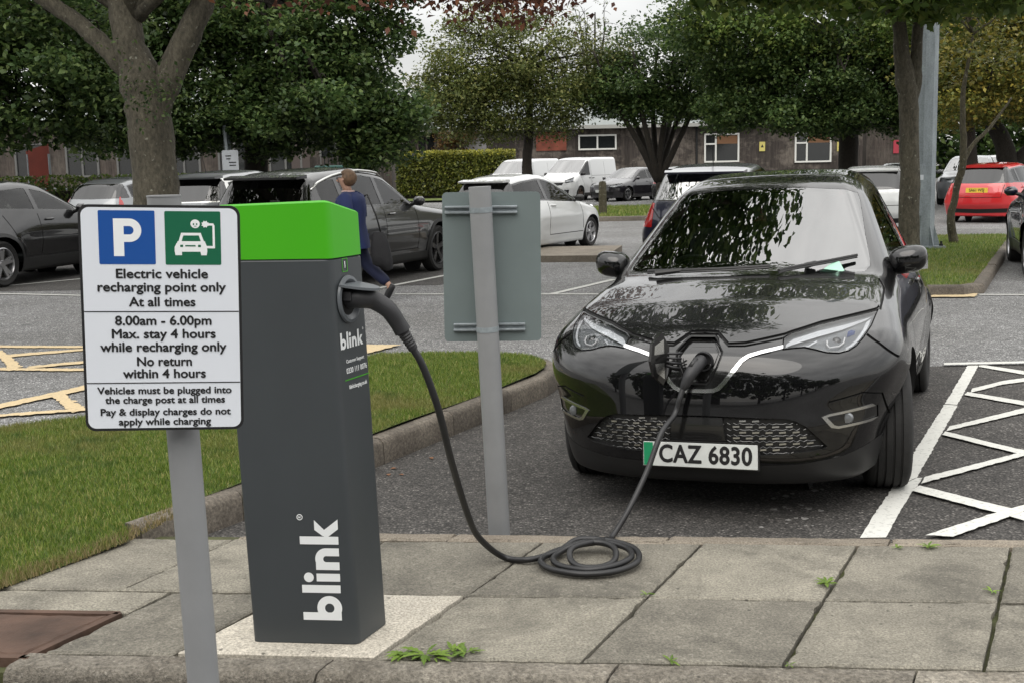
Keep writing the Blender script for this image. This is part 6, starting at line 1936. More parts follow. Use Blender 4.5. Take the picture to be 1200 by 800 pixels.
def window(bd, x, z0, z1, w, y=-.06, blind=False, frame='window_white', split=.33):
    m = MB(); t = .10
    for c, d in (((x, y, z0 + t/2), (w, .12, t)), ((x, y, z1 - t/2), (w, .12, t)), ((x - w/2 + t/2, y - .003, (z0+z1)/2), (t, .12, z1 - z0)), ((x + w/2 - t/2, y - .003, (z0+z1)/2), (t, .12, z1 - z0)), ((x - w/2 + w*split, y + .004, (z0+z1)/2), (t, .12, z1 - z0 - .02))): m.box(c, d)
    if blind is not None: m.box((x - w/2 + w*split/2, y + .006, z1 - (z1 - z0) * .36), (w*split, .11, t))
    o = m.build('window', MT[frame], bd)
    m = MB(); m.box((x, y + .05, (z0+z1)/2), (w - .1, .02, z1 - z0 - .1)); m.build('pane', MT['pane'], o)
    if blind:
        m = MB(); m.box((x + w*split/2, y + .03, z1 - (z1 - z0)*.22), (w*(1 - split) - .15, .01, (z1 - z0)*.28)); m.build('blind', MT['blind'], o)
def ZV(u, v, Y): return GY(u, v, Y)
Yb = 76.
b1 = thing('timber_building', 'long low building clad in black stained vertical boards with white framed windows', 'building', (0, Yb, 0))
xL, xR = -7.5, 22.3
e_z = GY(800, 146, Yb)[2]
m = MB(); m.box(((xL + xR) / 2, 5, e_z / 2), (xR - xL, 10, e_z)); m.build('wall', MT['clad_black'], b1)
m = MB(); m.add([(xL - .5, -.7, e_z + .02), (xR + .5, -.7, e_z + .02), (xR + .5, 5, e_z + 2.0), (xL - .5, 5, e_z + 2.0), (xR + .5, 10.5, e_z + .02), (xL - .5, 10.5, e_z + .02)], [(0, 1, 2, 3), (3, 2, 4, 5), (0, 3, 5), (1, 4, 2)]); m.build('roof', MT['roof'], b1)
m = MB(); m.box(((xL + xR) / 2, -.72, e_z - .06), (xR - xL + 1, .06, .22)); m.build('fascia', mk('pale fascia', (.28, .28, .26), .7), b1)
def bx_(u): return GY(u, 170, Yb)[0]
for u0, u1, v0, v1, bl in ((825, 866, 157, 191, True), (931, 974, 155, 191, True)):
    window(b1, (bx_(u0) + bx_(u1)) / 2, GY(u0, v1, Yb)[2], GY(u0, v0, Yb)[2], bx_(u1) - bx_(u0), blind=bl)
window(b1, bx_(700), GY(700, 176, Yb)[2], GY(700, 158, Yb)[2], 2.4, blind=None, split=.5)
window(b1, bx_(500), GY(500, 180, Yb)[2], GY(500, 152, Yb)[2], 1.2, blind=None, split=.5, frame='clad_grey')
m = MB(); m.box((bx_(646), -.05, GY(646, 166, Yb)[2]), (1.9, .08, 1.15)); m.build('brick_panel', MT['brick'], b1)
m = MB(); m.box((bx_(557), -.05, GY(557, 163, Yb)[2]), (1.4, .08, 1.9)); m.build('pale_panel', mk('pale board', (.30, .29, .29), .8, var=(2, .2)), b1)
m = MB(); m.tube([(bx_(816), -.12, .2), (bx_(816), -.12, e_z)], .07, 8); m.build('downpipe', MT['under'], b1)
m = MB(); m.tube([(bx_(988), -.12, .2), (bx_(988), -.12, e_z - .8)], .09, 8); m.build('downpipe', mk('pale pipe', (.42, .45, .48), .5), b1)
for u, v in ((893, 172), (984, 172)):
    m = MB(); m.box((bx_(u), -.06, GY(u, v, Yb)[2]), (.36, .03, .58)); o = m.build('warning_notice', mk('yellow notice', (.55, .48, .14), .6), b1)
    m = MB(); m.add([(bx_(u) - .10, -.078, GY(u, v, Yb)[2] - .06), (bx_(u) + .10, -.078, GY(u, v, Yb)[2] - .06), (bx_(u), -.078, GY(u, v, Yb)[2] + .14)], [(0, 1, 2)]); m.build('warning_symbol', MT['ink'], o)
b2 = thing('timber_building', 'dark low building behind the left hand trees with a row of pale windows', 'building', (-24, 62, 0))
m = MB(); m.box((0, 5, 2.1), (36, 10, 4.2)); m.build('wall', MT['clad_grey'], b2)
m = MB(); m.add([(-18.5, -.6, 4.22), (18.5, -.6, 4.22), (18.5, 5, 5.9), (-18.5, 5, 5.9), (18.5, 10.5, 4.22), (-18.5, 10.5, 4.22)], [(0, 1, 2, 3), (3, 2, 4, 5), (0, 3, 5), (1, 4, 2)]); m.build('roof', MT['roof'], b2)
for i, x in enumerate(np.arange(-16, 17.5, 2.6)):
    window(b2, x, 1.5, 3.3, 1.7, blind=None, split=.5, frame='frame_dull')
m = MB(); m.box((13.4, -.08, 2.2), (1.0, .06, 2.2)); m.build('door', mk('dull brown door', (.06, .045, .04), .7), b2)
b3 = thing('timber_building', 'dark grey shed wall beyond the white hatchback and lamp column', 'building', (27.2, 84, 0))
m = MB(); m.box((0, 4, 2), (4.6, 8, 4)); m.build('wall', MT['clad_grey'], b3)
m = MB(); m.add([(-2.6, -.5, 4.02), (2.6, -.5, 4.02), (2.6, 4, 5.2), (-2.6, 4, 5.2), (2.6, 8.5, 4.02), (-2.6, 8.5, 4.02)], [(0, 1, 2, 3), (3, 2, 4, 5), (0, 3, 5), (1, 4, 2)]); m.build('roof', MT['roof'], b3)
m = MB(); m.box((-.2, -.06, 2.4), (.5, .04, .9)); m.build('red_notice', mk('red notice', (.35, .03, .05), .6), b3)
# ================================================================== trees, hedge, person
def leaf_cloud(name, mat, lobes, size, parent=None, clump=24, spread=.32, shell=.55, aspect=.62, droop=.3, seed=0):
    """lobes: (cx,cy,cz,rx,ry,rz,n). Leaves are small folded faces gathered into sprays through the volume"""
    g = np.random.default_rng(seed); C = []; S_ = []
    for cx, cy, cz, rx, ry, rz, n in lobes:
        k = max(1, int(n / clump)); d = g.normal(size=(k, 3)); d /= np.linalg.norm(d, axis=1)[:, None]
        r = (shell + (1 - shell) * g.random(k)) ** .8 * (.85 + .3 * g.random(k))
        r = np.where(g.random(k) < .25, g.random(k) ** .5 * .8, r)
        cc = np.array([cx, cy, cz]) + d * r[:, None] * [rx, ry, rz]
        sp = spread * (.6 + .8 * g.random(k))
        idx = g.integers(0, k, n)
        e_ = g.normal(size=(n, 3)); e_ *= np.minimum(1, 1.45 / np.linalg.norm(e_, axis=1))[:, None]
        p = cc[idx] + e_ * 1.1 * sp[idx][:, None] * [1, 1, .55]
        C.append(p)
    P = np.concatenate(C); n = len(P)
    s = size * (.6 + .8 * g.random(n))
    yaw = g.random(n) * 2 * np.pi; pit = g.normal(size=n) * .5 - droop; rol = g.normal(size=n) * .6
    fx = np.stack([np.cos(yaw) * np.cos(pit), np.sin(yaw) * np.cos(pit), np.sin(pit)], 1)
    sd_ = np.stack([-np.sin(yaw), np.cos(yaw), 0 * yaw], 1); up = np.cross(fx, sd_)
    sd2 = sd_ * np.cos(rol)[:, None] + up * np.sin(rol)[:, None]
    up2 = np.cross(fx, sd2)
    a = fx * s[:, None] * .5; b = sd2 * s[:, None] * .5 * aspect; c = up2 * s[:, None] * .12
    V = np.stack([P - a, P + b + c - a * .1, P + a, P - b + c - a * .1], 1).reshape(-1, 3)
    F = np.arange(4 * n).reshape(n, 4)
    return fast_mesh(name, V, F, mat, parent)

def limb(m, pts, rad, n=10, jit=.0, seed=1):
    P = smooth_path(pts, 5); R_ = list(np.interp(np.linspace(0, len(pts) - 1, len(P)), range(len(pts)), rad))
    g = random.Random(seed)
    P = [p + np.array([g.uniform(-jit, jit), g.uniform(-jit, jit), 0]) for p in P]
    R_ = [r * (1 + g.uniform(-.04, .04)) for r in R_]
    m.tube(P, R_, n)

def branches_to(m, start, lobes, rad, seed, k=3, sub=4):
    g = random.Random(seed)
    for cx, cy, cz, rx, ry, rz, n in lobes:
        for _ in range(k):
            t = np.array([cx + g.uniform(-.6, .6) * rx, cy + g.uniform(-.6, .6) * ry, cz + g.uniform(-.5, .6) * rz]); s = np.array(start, float)
            mid = s + (t - s) * .5 + np.array([g.uniform(-.4, .4), g.uniform(-.4, .4), g.uniform(0, .5)])
            limb(m, [s, mid, t], [rad, rad * .6, rad * .15], 7, .02, g.randint(0, 999))
            for _ in range(sub):
                f = g.uniform(.45, .95); q = s + (t - s) * f + np.array([0, 0, .1]); e = q + np.array([g.uniform(-1, 1) * rx * .5, g.uniform(-1, 1) * ry * .5, g.uniform(-.3, .6) * rz * .5])
                limb(m, [q, (q + e) / 2 + np.array([0, 0, .1]), e], [rad * .3, rad * .18, rad * .06], 5, .01, g.randint(0, 999))

def satellites(lobes, seed):
    """small side lobes give each crown a broken outline"""
    g = random.Random(seed * 3 + 1); out = []
    for cx, cy, cz, rx, ry, rz, n in lobes:
        out.append((cx, cy, cz, rx, ry, rz, int(n * .72)))
        if n < 800: continue
        for k in range(6):
            a = g.uniform(0, 6.283); e = g.uniform(-1.25, .6); q = g.uniform(.85, 1.25); s_ = g.uniform(.25, .42)
            out.append((cx + q * rx * math.cos(a) * math.cos(e), cy + q * ry * math.sin(a) * math.cos(e), cz + q * rz * math.sin(e), rx * s_, ry * s_, rz * s_ * .8, int(n * .075)))
    return out

def tree(name, label, base, stems, lobes, leaf, size, barkm, seed, brad=.08, bk=3, sub=4, fork=None, group='trees round the car park', clump=24, spread=.32, shell=.55, droop=.3, extra=()):
    root = thing(name, label, 'tree', (base[0], base[1], base[2] if len(base) > 2 else 0), 0, group)
    o = np.array([base[0], base[1], base[2] if len(base) > 2 else 0])
    if base[1] > 25:      # far crowns: finer leaves, more of them
        lobes = [(*l[:6], int(l[6] * 1.6)) for l in lobes]; size = size * .88; clump = 46
    lobes = satellites(lobes, seed)
    m = MB()
    for i, (pts, rad) in enumerate(stems): limb(m, [np.array(p) - o for p in pts], rad, 14, .012, seed + i)
    m.build('trunk', barkm, root, smooth=True)
    rl_ = [(l[0] - o[0], l[1] - o[1], l[2] - o[2], *l[3:]) for l in lobes]
    big = [l for l in rl_ if l[6] >= 600] or rl_
    if bk:
        m = MB(); st = (np.array(fork) if fork is not None else np.array(stems[0][0][-1])) - o
        branches_to(m, st, big, brad, seed, bk, sub); m.build('branches', barkm, root, smooth=True)
    leaf_cloud('crown', MT[leaf], rl_, size, root, clump, spread, shell, droop=droop, seed=seed)
    for nm, lf, lb, sz in extra:
        leaf_cloud(nm, MT[lf], [(l[0] - o[0], l[1] - o[1], l[2] - o[2], *l[3:]) for l in lb], sz, root, clump, spread, .3, droop=.5, seed=seed + 50)
    return root
def T(u, v, Y): return GY(u, v, Y)
# --- the thick forked tree behind the front sign
Y1 = 14.6
t1b = (-4.42, Y1, 0)
tree('forked_tree', 'thick grey barked tree forking into three limbs behind the front sign', t1b,
     [([(-4.42, Y1, -.1), (-4.42, Y1, .4), T(184, 235, Y1), T(176, 150, Y1), T(168, 100, Y1), T(152, 55, Y1), T(142, -10, Y1), T(130, -120, Y1)], [.40, .31, .27, .265, .275, .19, .165, .13]),
      ([T(180, 130, Y1), T(196, 95, Y1), T(217, 50, Y1), T(240, -5, Y1), T(275, -110, Y1)], [.20, .17, .155, .14, .10]),
      ([T(150, 85, Y1), T(126, 58, Y1), T(95, 30, Y1), T(50, -2, Y1), T(-20, -50, Y1)], [.12, .115, .10, .09, .06])],
     [(-6.5, 15.5, 7.2, 3, 3, 2.4, 9000), (-3.8, 16, 8.6, 3.2, 3, 2.6, 3600), (-1.6, 14.0, 7.4, 2.4, 2.4, 1.5, 2400), (.2, 12.2, 7.0, 1.6, 1.6, 1.0, 3200), (1.3, 11.3, 7.3, 1.2, .9, .6, 2200), (-.2, 14.8, 8.2, 2.0, 2.0, 1.2, 900), (-8.6, 15, 6.4, 2.2, 2.4, 1.8, 4000)],
     'leaf_dark', .15, MT['bark'], 11, brad=.09, fork=T(160, 20, Y1), spread=.34,
     extra=[('copper_foliage', 'leaf_copper', [(-.85, 12.6, 3.52, .55, .5, .16, 420), (-.05, 12.4, 3.45, .60, .6, .24, 700), (.26, 12.2, 3.28, .30, .5, .20, 300), (-2.2, 12.8, 3.62, .5, .5, .14, 240), (-1.5, 12.8, 3.66, .5, .5, .14, 200), (-.4, 12.6, 3.95, .9, .8, .3, 900)], .085), ('ivy', 'leaf_dark', [(*T(187, 118, Y1 - .30), .05, .05, .38, 500), (*T(126, 70, Y1 - .08), .05, .05, .20, 160)], .055)])
# --- background crowns
tree('broad_tree', 'dark leafy tree at the far left above the black crossover', (-16.4, 31), [([(-16.4, 31, 0), (-16.3, 31, 2.2), (-16, 31, 4.5), (-15.4, 31, 7)], [.42, .34, .3, .15]), ([(-16.2, 31, 2.0), (-17.5, 30.6, 2.6), (-19, 30, 2.7)], [.16, .13, .08])],
     [(-17.5, 30, 5.2, 3.4, 2.6, 2.4, 9000), (-13.2, 30, 5.0, 3.0, 2.4, 2.6, 9000), (-15.5, 31, 8.2, 4, 3, 2.2, 5000), (-11.6, 29, 3.6, 1.8, 1.5, 1.3, 3200), (-19.6, 29.5, 3.8, 2, 1.6, 1.6, 3000), (-10.3, 29.2, 5.6, 2.2, 2, 2.2, 4500)],
     'leaf_dark', .19, MT['bark_dark'], 21, brad=.12)
tree('broad_tree', 'dense dark tree with a black trunk above the grey sport utility car', (-7.55, 36), [([(-7.55, 36, 0), (-7.5, 36, 2), (-7.45, 36, 3.6), (-7.2, 36, 7)], [.36, .34, .34, .2])],
     [(-9.6, 35, 4.9, 3.0, 2.2, 2.2, 9500), (-5.6, 35, 4.4, 2.3, 2, 1.9, 8500), (-7.5, 36, 7.3, 3.6, 2.6, 2.2, 8000), (-4.4, 35.5, 6.2, 1.7, 1.6, 1.3, 3000), (-6.9, 34.5, 3.5, 2.2, 1.5, 1.2, 4800), (-4.35, 35, 3.0, 1.15, 1.2, 1.0, 2500), (-10.8, 34.8, 3.4, 1.8, 1.4, 1.1, 3200), (-4.6, 35, 4.6, .9, 1.0, .9, 1500), (-3.6, 34.6, 3.1, 1.0, 1.0, .9, 2400), (-3.9, 34.8, 2.2, .8, .9, .6, 1300), (-3.6, 35, 7.0, 1.2, 1.0, .6, 1500), (-8.6, 34.6, 2.9, 1.2, 1, .7, 1700), (-11.5, 34.8, 5.4, 1.8, 1.5, 1.8, 3600)],
     'leaf_dark', .18, MT['bark_dark'], 31, brad=.12)
tree('birch_tree', 'airy olive leaved tree with a thin dark trunk in front of the white van', (.80, 47.5), [([(.80, 47.5, 0), (.72, 47.5, 1.6), (.85, 47.5, 3.0), (.9, 47.5, 5.4)], [.24, .20, .17, .08])],
     [(-1.9, 47, 4.7, 1.7, 1.4, 1.5, 4200), (.6, 47, 4.6, 1.7, 1.4, 1.5, 4200), (2.7, 47, 4.4, 1.3, 1.2, 1.2, 2300), (-.4, 47.5, 6.8, 2.2, 1.8, 1.5, 3800), (-2.8, 47.5, 3.7, .7, 1, .8, 800), (2.0, 47.5, 6.2, 1.4, 1.4, 1.0, 1200), (-2.2, 47.3, 5.8, .9, 1, .8, 1000), (3.6, 47.3, 5.4, 1.0, 1, 1.1, 1300), (-1.2, 47.2, 3.2, 1.2, .9, .55, 1200), (2.0, 47.2, 3.25, 1.0, .9, .5, 800), (.4, 47.2, 3.2, .8, .9, .5, 700)],
     'leaf_olive', .15, MT['bark_dark'], 41, brad=.05, bk=5, spread=.42, shell=.25)
tree('many_stemmed_tree', 'dark tree spreading into many thin stems from a low fork', (6.05, 47), [([(6.05, 47, 0), (6.0, 47, .9)], [.30, .26])] +
     [([T(771, 212, 47), T(u1, 175, 47 + dy), T(u2, 120, 47 + dy * 1.6), T(u3, 60, 47 + dy * 2)], [.16, .12, .085, .04]) for u1, u2, u3, dy in ((757, 735, 715, .2), (762, 750, 742, -.5), (768, 765, 770, .5), (774, 782, 790, -.3), (782, 800, 812, .4), (790, 815, 835, -.2), (752, 722, 695, -.4), (778, 790, 806, .8))],
     [(4.6, 46.5, 4.9, 1.4, 1.2, 1.1, 2400), (7.0, 46.5, 4.6, 1.7, 1.3, 1.1, 3600), (9.0, 46, 4.3, 1.5, 1.3, 1.2, 3300), (6.6, 47, 6.2, 2.6, 1.8, 1.2, 4500), (5.0, 46.6, 3.75, 1.0, .8, .5, 1100), (3.9, 46.6, 4.1, 1.0, .8, .6, 1100), (6.6, 46.2, 3.7, .9, .7, .5, 700), (5.2, 46.6, 4.0, 1.0, .9, .6, 900), (8.0, 46.4, 3.7, 1.2, .9, .6, 1500)],
     'leaf_dark', .16, MT['bark_dark'], 51, brad=.05, bk=4, sub=6, fork=T(772, 120, 47), shell=.35)
tree('bare_tree', 'almost leafless tree with fine twigs against the sky', (6.6, 93), [([(6.6, 93, 0), (6.6, 93, 4), (6.7, 93, 8), (6.8, 93, 13)], [.2, .17, .12, .05])],
     [(6.0, 93, 12, 3.2, 1.5, 3.4, 300), (7.6, 93, 9.6, 2.8, 1.4, 2.4, 260)], 'leaf_olive', .2, MT['bark_dark'], 61, brad=.09, bk=9, sub=12, fork=(6.6, 93, 6.5), shell=.3)
tree('broad_tree', 'large dark leaved tree with a stout black trunk in front of the timber building', (12.4, 44), [([(12.4, 44, 0), (12.4, 44, 1.6), (12.35, 44, 3.2), (12.1, 44, 6)], [.42, .36, .34, .2]), ([(12.3, 44, 2.6), (11.4, 43.6, 3.4), (10.2, 43.2, 4.0)], [.14, .1, .06])],
     [(10.2, 42.8, 4.6, 2.0, 1.6, 1.5, 6500), (13.0, 42.6, 4.3, 1.9, 1.6, 1.4, 5800), (11.6, 43, 6.8, 3.4, 2.2, 1.9, 7500), (8.3, 43, 5.6, 1.9, 1.6, 1.6, 5000), (8.4, 42.8, 3.55, 1.2, 1.1, .8, 2200), (11.7, 42.4, 3.2, 1.5, 1.1, .75, 3000), (15.2, 43, 5.2, 1.8, 1.6, 1.7, 4600), (6.8, 43.2, 6.8, 1.6, 1.5, 1.3, 2800), (9.6, 42.2, 3.2, 1.2, .9, .6, 1900), (13.8, 42.2, 3.1, 1.1, .9, .6, 1500), (16.2, 43, 7.2, 2.0, 1.6, 1.4, 3600), (14.6, 42.8, 3.8, 1.2, 1.0, .8, 1700), (10.9, 42.3, 3.05, 1.0, .8, .5, 1300), (7.6, 42.6, 3.5, .9, .8, .6, 1200), (12.6, 42, 3.3, 1.2, .8, .6, 1500)],
     'leaf_dark', .16, MT['bark_dark'], 71, brad=.11,
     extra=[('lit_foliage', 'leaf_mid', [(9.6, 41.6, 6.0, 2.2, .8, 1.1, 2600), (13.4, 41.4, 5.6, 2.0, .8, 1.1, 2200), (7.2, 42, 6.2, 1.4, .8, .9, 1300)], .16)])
Y7 = 17.2
tree('slender_tree', 'slim grey trunked tree standing close to the left of the lamp column', (5.72, Y7, .10),
     [([(5.72, Y7, .05), (5.74, Y7, .5), T(1066, 200, Y7), T(1065, 130, Y7), T(1061, 90, Y7), T(1054, 40, Y7), T(1050, -40, Y7), T(1046, -160, Y7)], [.19, .15, .135, .135, .14, .095, .09, .07]), ([T(1066, 125, Y7), T(1073, 90, Y7), T(1075, 45, Y7), T(1082, -30, Y7), T(1094, -140, Y7)], [.10, .085, .075, .07, .05])],
     [(4.3, 16.6, 4.20, 1.3, 1.2, .62, 2800), (5.9, 16.4, 4.02, 1.3, 1.2, .50, 2800), (3.0, 16.8, 4.35, 1.0, 1.0, .5, 1500), (5.4, 17, 6.6, 2.4, 2.2, 1.4, 5500), (3.4, 15.4, 5.9, 1.5, 1.5, .9, 2600), (3.0, 17, 5.3, 1.3, 1.1, .75, 1700), (7.0, 17, 5.4, 1.3, 1.2, .8, 1600), (2.2, 14.4, 7.4, 1.5, 1.6, .8, 2200)],
     'leaf_mid', .145, MT['bark'], 81, brad=.045, fork=T(1054, 20, Y7), spread=.2, droop=.5)
tree('sapling', 'thin leaning sapling rising from the island in front of the red hatchback', (7.95, 21.4, .1), [([(7.95, 21.4, .08), T(1114, 260, 21.4), T(1120, 225, 21.4), T(1129, 185, 21.4), T(1128, 120, 21.4), T(1140, 40, 21.4)], [.085, .07, .06, .065, .045, .02]), ([T(1128, 190, 21.4), T(1140, 170, 21.5), T(1160, 150, 21.6), T(1185, 115, 21.8)], [.05, .04, .03, .015])],
     [(8.3, 21.5, 3.9, .9, .8, .9, 900), (9.0, 21.6, 3.4, .7, .7, .6, 450), (8.2, 21.5, 5.2, 1.0, .9, .8, 900)], 'leaf_yellow', .10, MT['bark_green'], 91, brad=.02, bk=4, sub=4, spread=.25, shell=.2)
tree('yellowing_tree', 'yellowing tree with a dark trunk right of the lamp column', (13.6, 35), [([(13.6, 35, 0), (13.4, 35, 1.5), (13.3, 35, 3), (13.6, 35, 5)], [.26, .22, .19, .1])],
     [(13.4, 34, 4.6, 1.6, 1.3, 1.3, 3600), (15.6, 34.5, 5.2, 1.9, 1.5, 1.6, 4200), (14.4, 35, 7, 2.6, 2, 1.5, 4500), (13.0, 34, 3.2, 1.0, 1, .7, 1100), (12.2, 34.4, 4.0, 1.0, 1, .8, 1300), (14.6, 34.2, 3.4, 1.0, .9, .7, 1200)], 'leaf_yellow', .14, MT['bark_dark'], 101, brad=.07)
tree('yellowing_tree', 'yellowing tree with a twisted dark trunk at the right edge', (16.8, 40), [([(16.8, 40, 0), (16.6, 40, 1.2), (16.3, 40, 2.2), (15.5, 39.7, 3.2), (14.8, 39.5, 4.2)], [.40, .33, .28, .2, .1]), ([(16.6, 40, 1.2), (17.3, 40, 1.9), (18.2, 40, 2.6), (18.4, 40, 4.5)], [.2, .18, .15, .08])],
     [(17.4, 38.6, 4.4, 1.8, 1.4, 1.3, 4200), (15.6, 38.8, 3.6, 1.4, 1.2, .9, 2200), (18.8, 39, 6.2, 2.4, 1.8, 1.8, 4600), (16, 39, 6.6, 2.0, 1.6, 1.5, 3400), (19.0, 39, 3.6, 1.2, 1.2, .8, 1600)], 'leaf_yellow', .15, MT['bark_dark'], 111, brad=.08,
     extra=[('green_foliage', 'leaf_mid', [(17.2, 39.4, 3.4, 1.8, 1, .8, 1700)], .15)])
# far wood behind the buildings: one mass nobody could count
fw = leaf_cloud('distant_wood', MT['leaf_dark'], [(x, 100 + 6 * math.sin(x * .7), 5.5 + 1.5 * math.sin(x * .37), 6, 4, 6.2 + 2 * math.sin(x * .23 + 1), 3000) for x in np.arange(-52, -14, 7)] + [(x, 98, 4.2, 5, 4, 6 + math.sin(x), 3600) for x in np.arange(20, 62, 5)] + [(x, 104, 4.2, 4, 4, 4.6 + (x % 3) * .5, 2600) for x in (-13, -9, -5, -1, 3, 7)], .62, None, 30, .9, .5, seed=5)
tag(fw, 'far dark green wood behind the low buildings', 'wood', kind='stuff')
# unseen trees added behind the viewpoint so the black paintwork mirrors something dark
for i, (x, y, h_) in enumerate(((-16, -10, 12), (-10.5, -13, 13), (-5, -14.5, 12.5), (0.8, -15.5, 11.5), (6.5, -18, 9.5), (13, -20, 7.5), (-21, -4, 11), (20, -18, 6.5))):
    tree('unseen_tree', ('leafy tree added out of view behind the viewpoint, number of its row counted from the left' if False else 'dark leafy tree added unseen behind the viewpoint to darken the car reflections'), (x, y), [([(x, y, 0), (x, y, h_ * .5)], [.3, .2])],
         [(x, y, h_ * .55, 3.6, 3.2, h_ * .42, 4200), (x + 1.5, y, h_ * .3, 2.6, 2.4, h_ * .24, 1200)], 'leaf_dark', .55, MT['bark_dark'], 200 + i, bk=0, group='unseen trees added behind the viewpoint')
# --- hedges
hd_ = thing('clipped_hedge', 'long clipped hedge with a yellow green top behind the grey sign back', 'hedge', (-2.65, 60.6, 0))
def boxleaves(n, x0, x1, y0, y1, z0, z1, g):
    P = np.stack([x0 + (x1 - x0) * g.random(n), y0 + (y1 - y0) * g.random(n) ** 1.6, z0 + (z1 - z0) * g.random(n)], 1); return P
def leaf_pts(name, mat, P, size, parent, seed):
    g = np.random.default_rng(seed); n = len(P); d = g.normal(size=(n, 3)); d /= np.linalg.norm(d, axis=1)[:, None]; e = np.cross(d, g.normal(size=(n, 3))); e /= np.linalg.norm(e, axis=1)[:, None]
    s = size * (.6 + .8 * g.random(n))[:, None]
    V = np.stack([P - d * s * .5, P + e * s * .3, P + d * s * .5, P - e * s * .3], 1).reshape(-1, 3)
    return fast_mesh(name, V, np.arange(4 * n).reshape(n, 4), mat, parent)
g_ = np.random.default_rng(3); hz = GY(540, 178, 60)[2]
m = MB(); m.box((0, .6, hz / 2 - .1), (5.7, .9, hz - .35)); m.build('hedge_core', MT['bark_dark'], hd_)
leaf_pts('foliage', MT['leaf_hedge'], boxleaves(15000, -3.0, 3.0, -.12, 1.2, .25, hz - .05, g_), .15, hd_, 4)
leaf_pts('top_growth', MT['leaf_lime'], np.stack([-3.0 + 6.0 * g_.random(3000), -.18 + 1.2 * g_.random(3000), hz - .22 + .28 * g_.random(3000) + .05 * np.sin(g_.random(3000) * 20)], 1), .13, hd_, 5)
lh = thing('low_hedge', 'low ragged hedge behind the silver car and black crossover', 'hedge', (-10.5, 32.5, 0))
m = MB(); m.box((0, .4, .6), (7, .6, 1.2)); m.build('hedge_core', MT['bark_dark'], lh)
leaf_pts('foliage', MT['leaf_mid'], boxleaves(7000, -3.7, 3.7, -.1, .9, .1, 1.62, g_), .12, lh, 6)
cr_ = thing('creeper', 'rusty leaved climbing shrub on the timber building behind the hedge', 'shrub', (bx_(532), 74.8, 0))
m = MB(); limb(m, [(0, 0, 0), (.2, 0, 1.2), (-.1, 0, 2.6)], [.08, .06, .03], 6); m.build('stem', MT['bark_dark'], cr_)
leaf_cloud('foliage', MT['leaf_rust'], [(0, 0, 2.0, 1.3, .6, 2.0, 3000), (.6, 0, 3.6, .9, .5, .6, 700)], .17, cr_, seed=8)
# moss and ivy patch in the fork of the thick tree
iv = None

# ================================================================== person in navy
def skin_mesh(name, joints, edges, mat, parent, sub=2, root=0):
    me = bpy.data.meshes.new(name); me.from_pydata([j[0] for j in joints], edges, []); o = bpy.data.objects.new(name, me); COL.objects.link(o)
    md = o.modifiers.new('skin', 'SKIN'); md.use_smooth_shade = True
    for i, j in enumerate(joints):
        r = j[1]; me.skin_vertices[0].data[i].radius = (r, r) if not hasattr(r, '__len__') else r
        me.skin_vertices[0].data[i].use_root = (i == root)
    s_ = o.modifiers.new('sub', 'SUBSURF'); s_.levels = sub; s_.render_levels = sub
    bpy.context.view_layer.update()
    dg = bpy.context.evaluated_depsgraph_get(); m2 = bpy.data.meshes.new_from_object(o.evaluated_get(dg))
    bpy.data.objects.remove(o); m2.name = name; m2.materials.clear(); m2.materials.append(mat)
    m2.polygons.foreach_set('use_smooth', [True] * len(m2.polygons))
    q = bpy.data.objects.new(name, m2); COL.objects.link(q); q.parent = parent
    return q
# person faces local +x, walking; z up
pr_ = thing('person', 'person with short brown hair in navy tunic and trousers walking past the grey car', 'person', (-1.93, 14.7, 0), math.radians(166))
pr_.scale = (.98, 1.08, .95)
SK = mk('skin', (.42, .25, .18), .55); HAIR = mk('brown hair', (.13, .075, .04), .6, var=(25, .35), bmp=(60, .6)); NAVY = mk('navy cotton', (.011, .021, .085), .85, var=(3, .2), bmp=(35, .35)); NAVY2 = mk('dark navy trousers', (.008, .012, .040), .85, bmp=(35, .3)); SHOE = mk('black shoe', (.012, .012, .013), .5)
J = [((0, 0, .90), .135), ((.0, 0, 1.05), .125), ((.02, 0, 1.22), .140), ((.02, 0, 1.36), .10), ((.03, 0, 1.42), .055), ((.055, 0, 1.48), .055), ((.075, 0, 1.555), (.085, .075)), ((.075, 0, 1.625), (.08, .07)),
     ((.02, .17, 1.355), .062), ((-.06, .24, 1.12), .047), ((.06, .25, .90), .034), ((.10, .24, .83), .035), ((.02, -.17, 1.355), .062), ((.0, -.23, 1.10), .047), ((.14, -.20, .92), .034), ((.20, -.18, .86), .035),
     ((.0, .09, .84), .095), ((.16, .095, .48), .060), ((.12, .10, .10), .040), ((.22, .10, .045), .036), ((.0, -.09, .84), .095), ((-.13, -.09, .48), .060), ((-.44, -.09, .20), .040), ((-.42, -.09, .075), .034)]
Ed = [(0, 1), (1, 2), (2, 3), (3, 4), (4, 5), (5, 6), (6, 7), (3, 8), (8, 9), (9, 10), (10, 11), (3, 12), (12, 13), (13, 14), (14, 15), (0, 16), (16, 17), (17, 18), (18, 19), (0, 20), (20, 21), (21, 22), (22, 23)]
skin_mesh('body', J, Ed, SK, pr_)
m = MB(); rings = [(.70, 0, .165, .215), (.78, 0, .155, .205), (.92, 0, .135, .175), (1.02, .005, .130, .165), (1.18, .012, .145, .188), (1.30, .01, .140, .205), (1.355, .005, .118, .185), (1.395, .01, .088, .120), (1.42, .02, .072, .078)]
n_ = 24; vs = []
for i, (z_, cx_, rx_, ry_) in enumerate(rings):
    for k in range(n_):
        a = 2 * math.pi * k / n_; f = 1 + (.05 * math.sin(5 * a + i) if i < 3 else .025 * math.sin(4 * a + 2 * i)); vs.append((cx_ + 1.28 * rx_ * f * math.cos(a), 1.16 * ry_ * f * math.sin(a), z_))
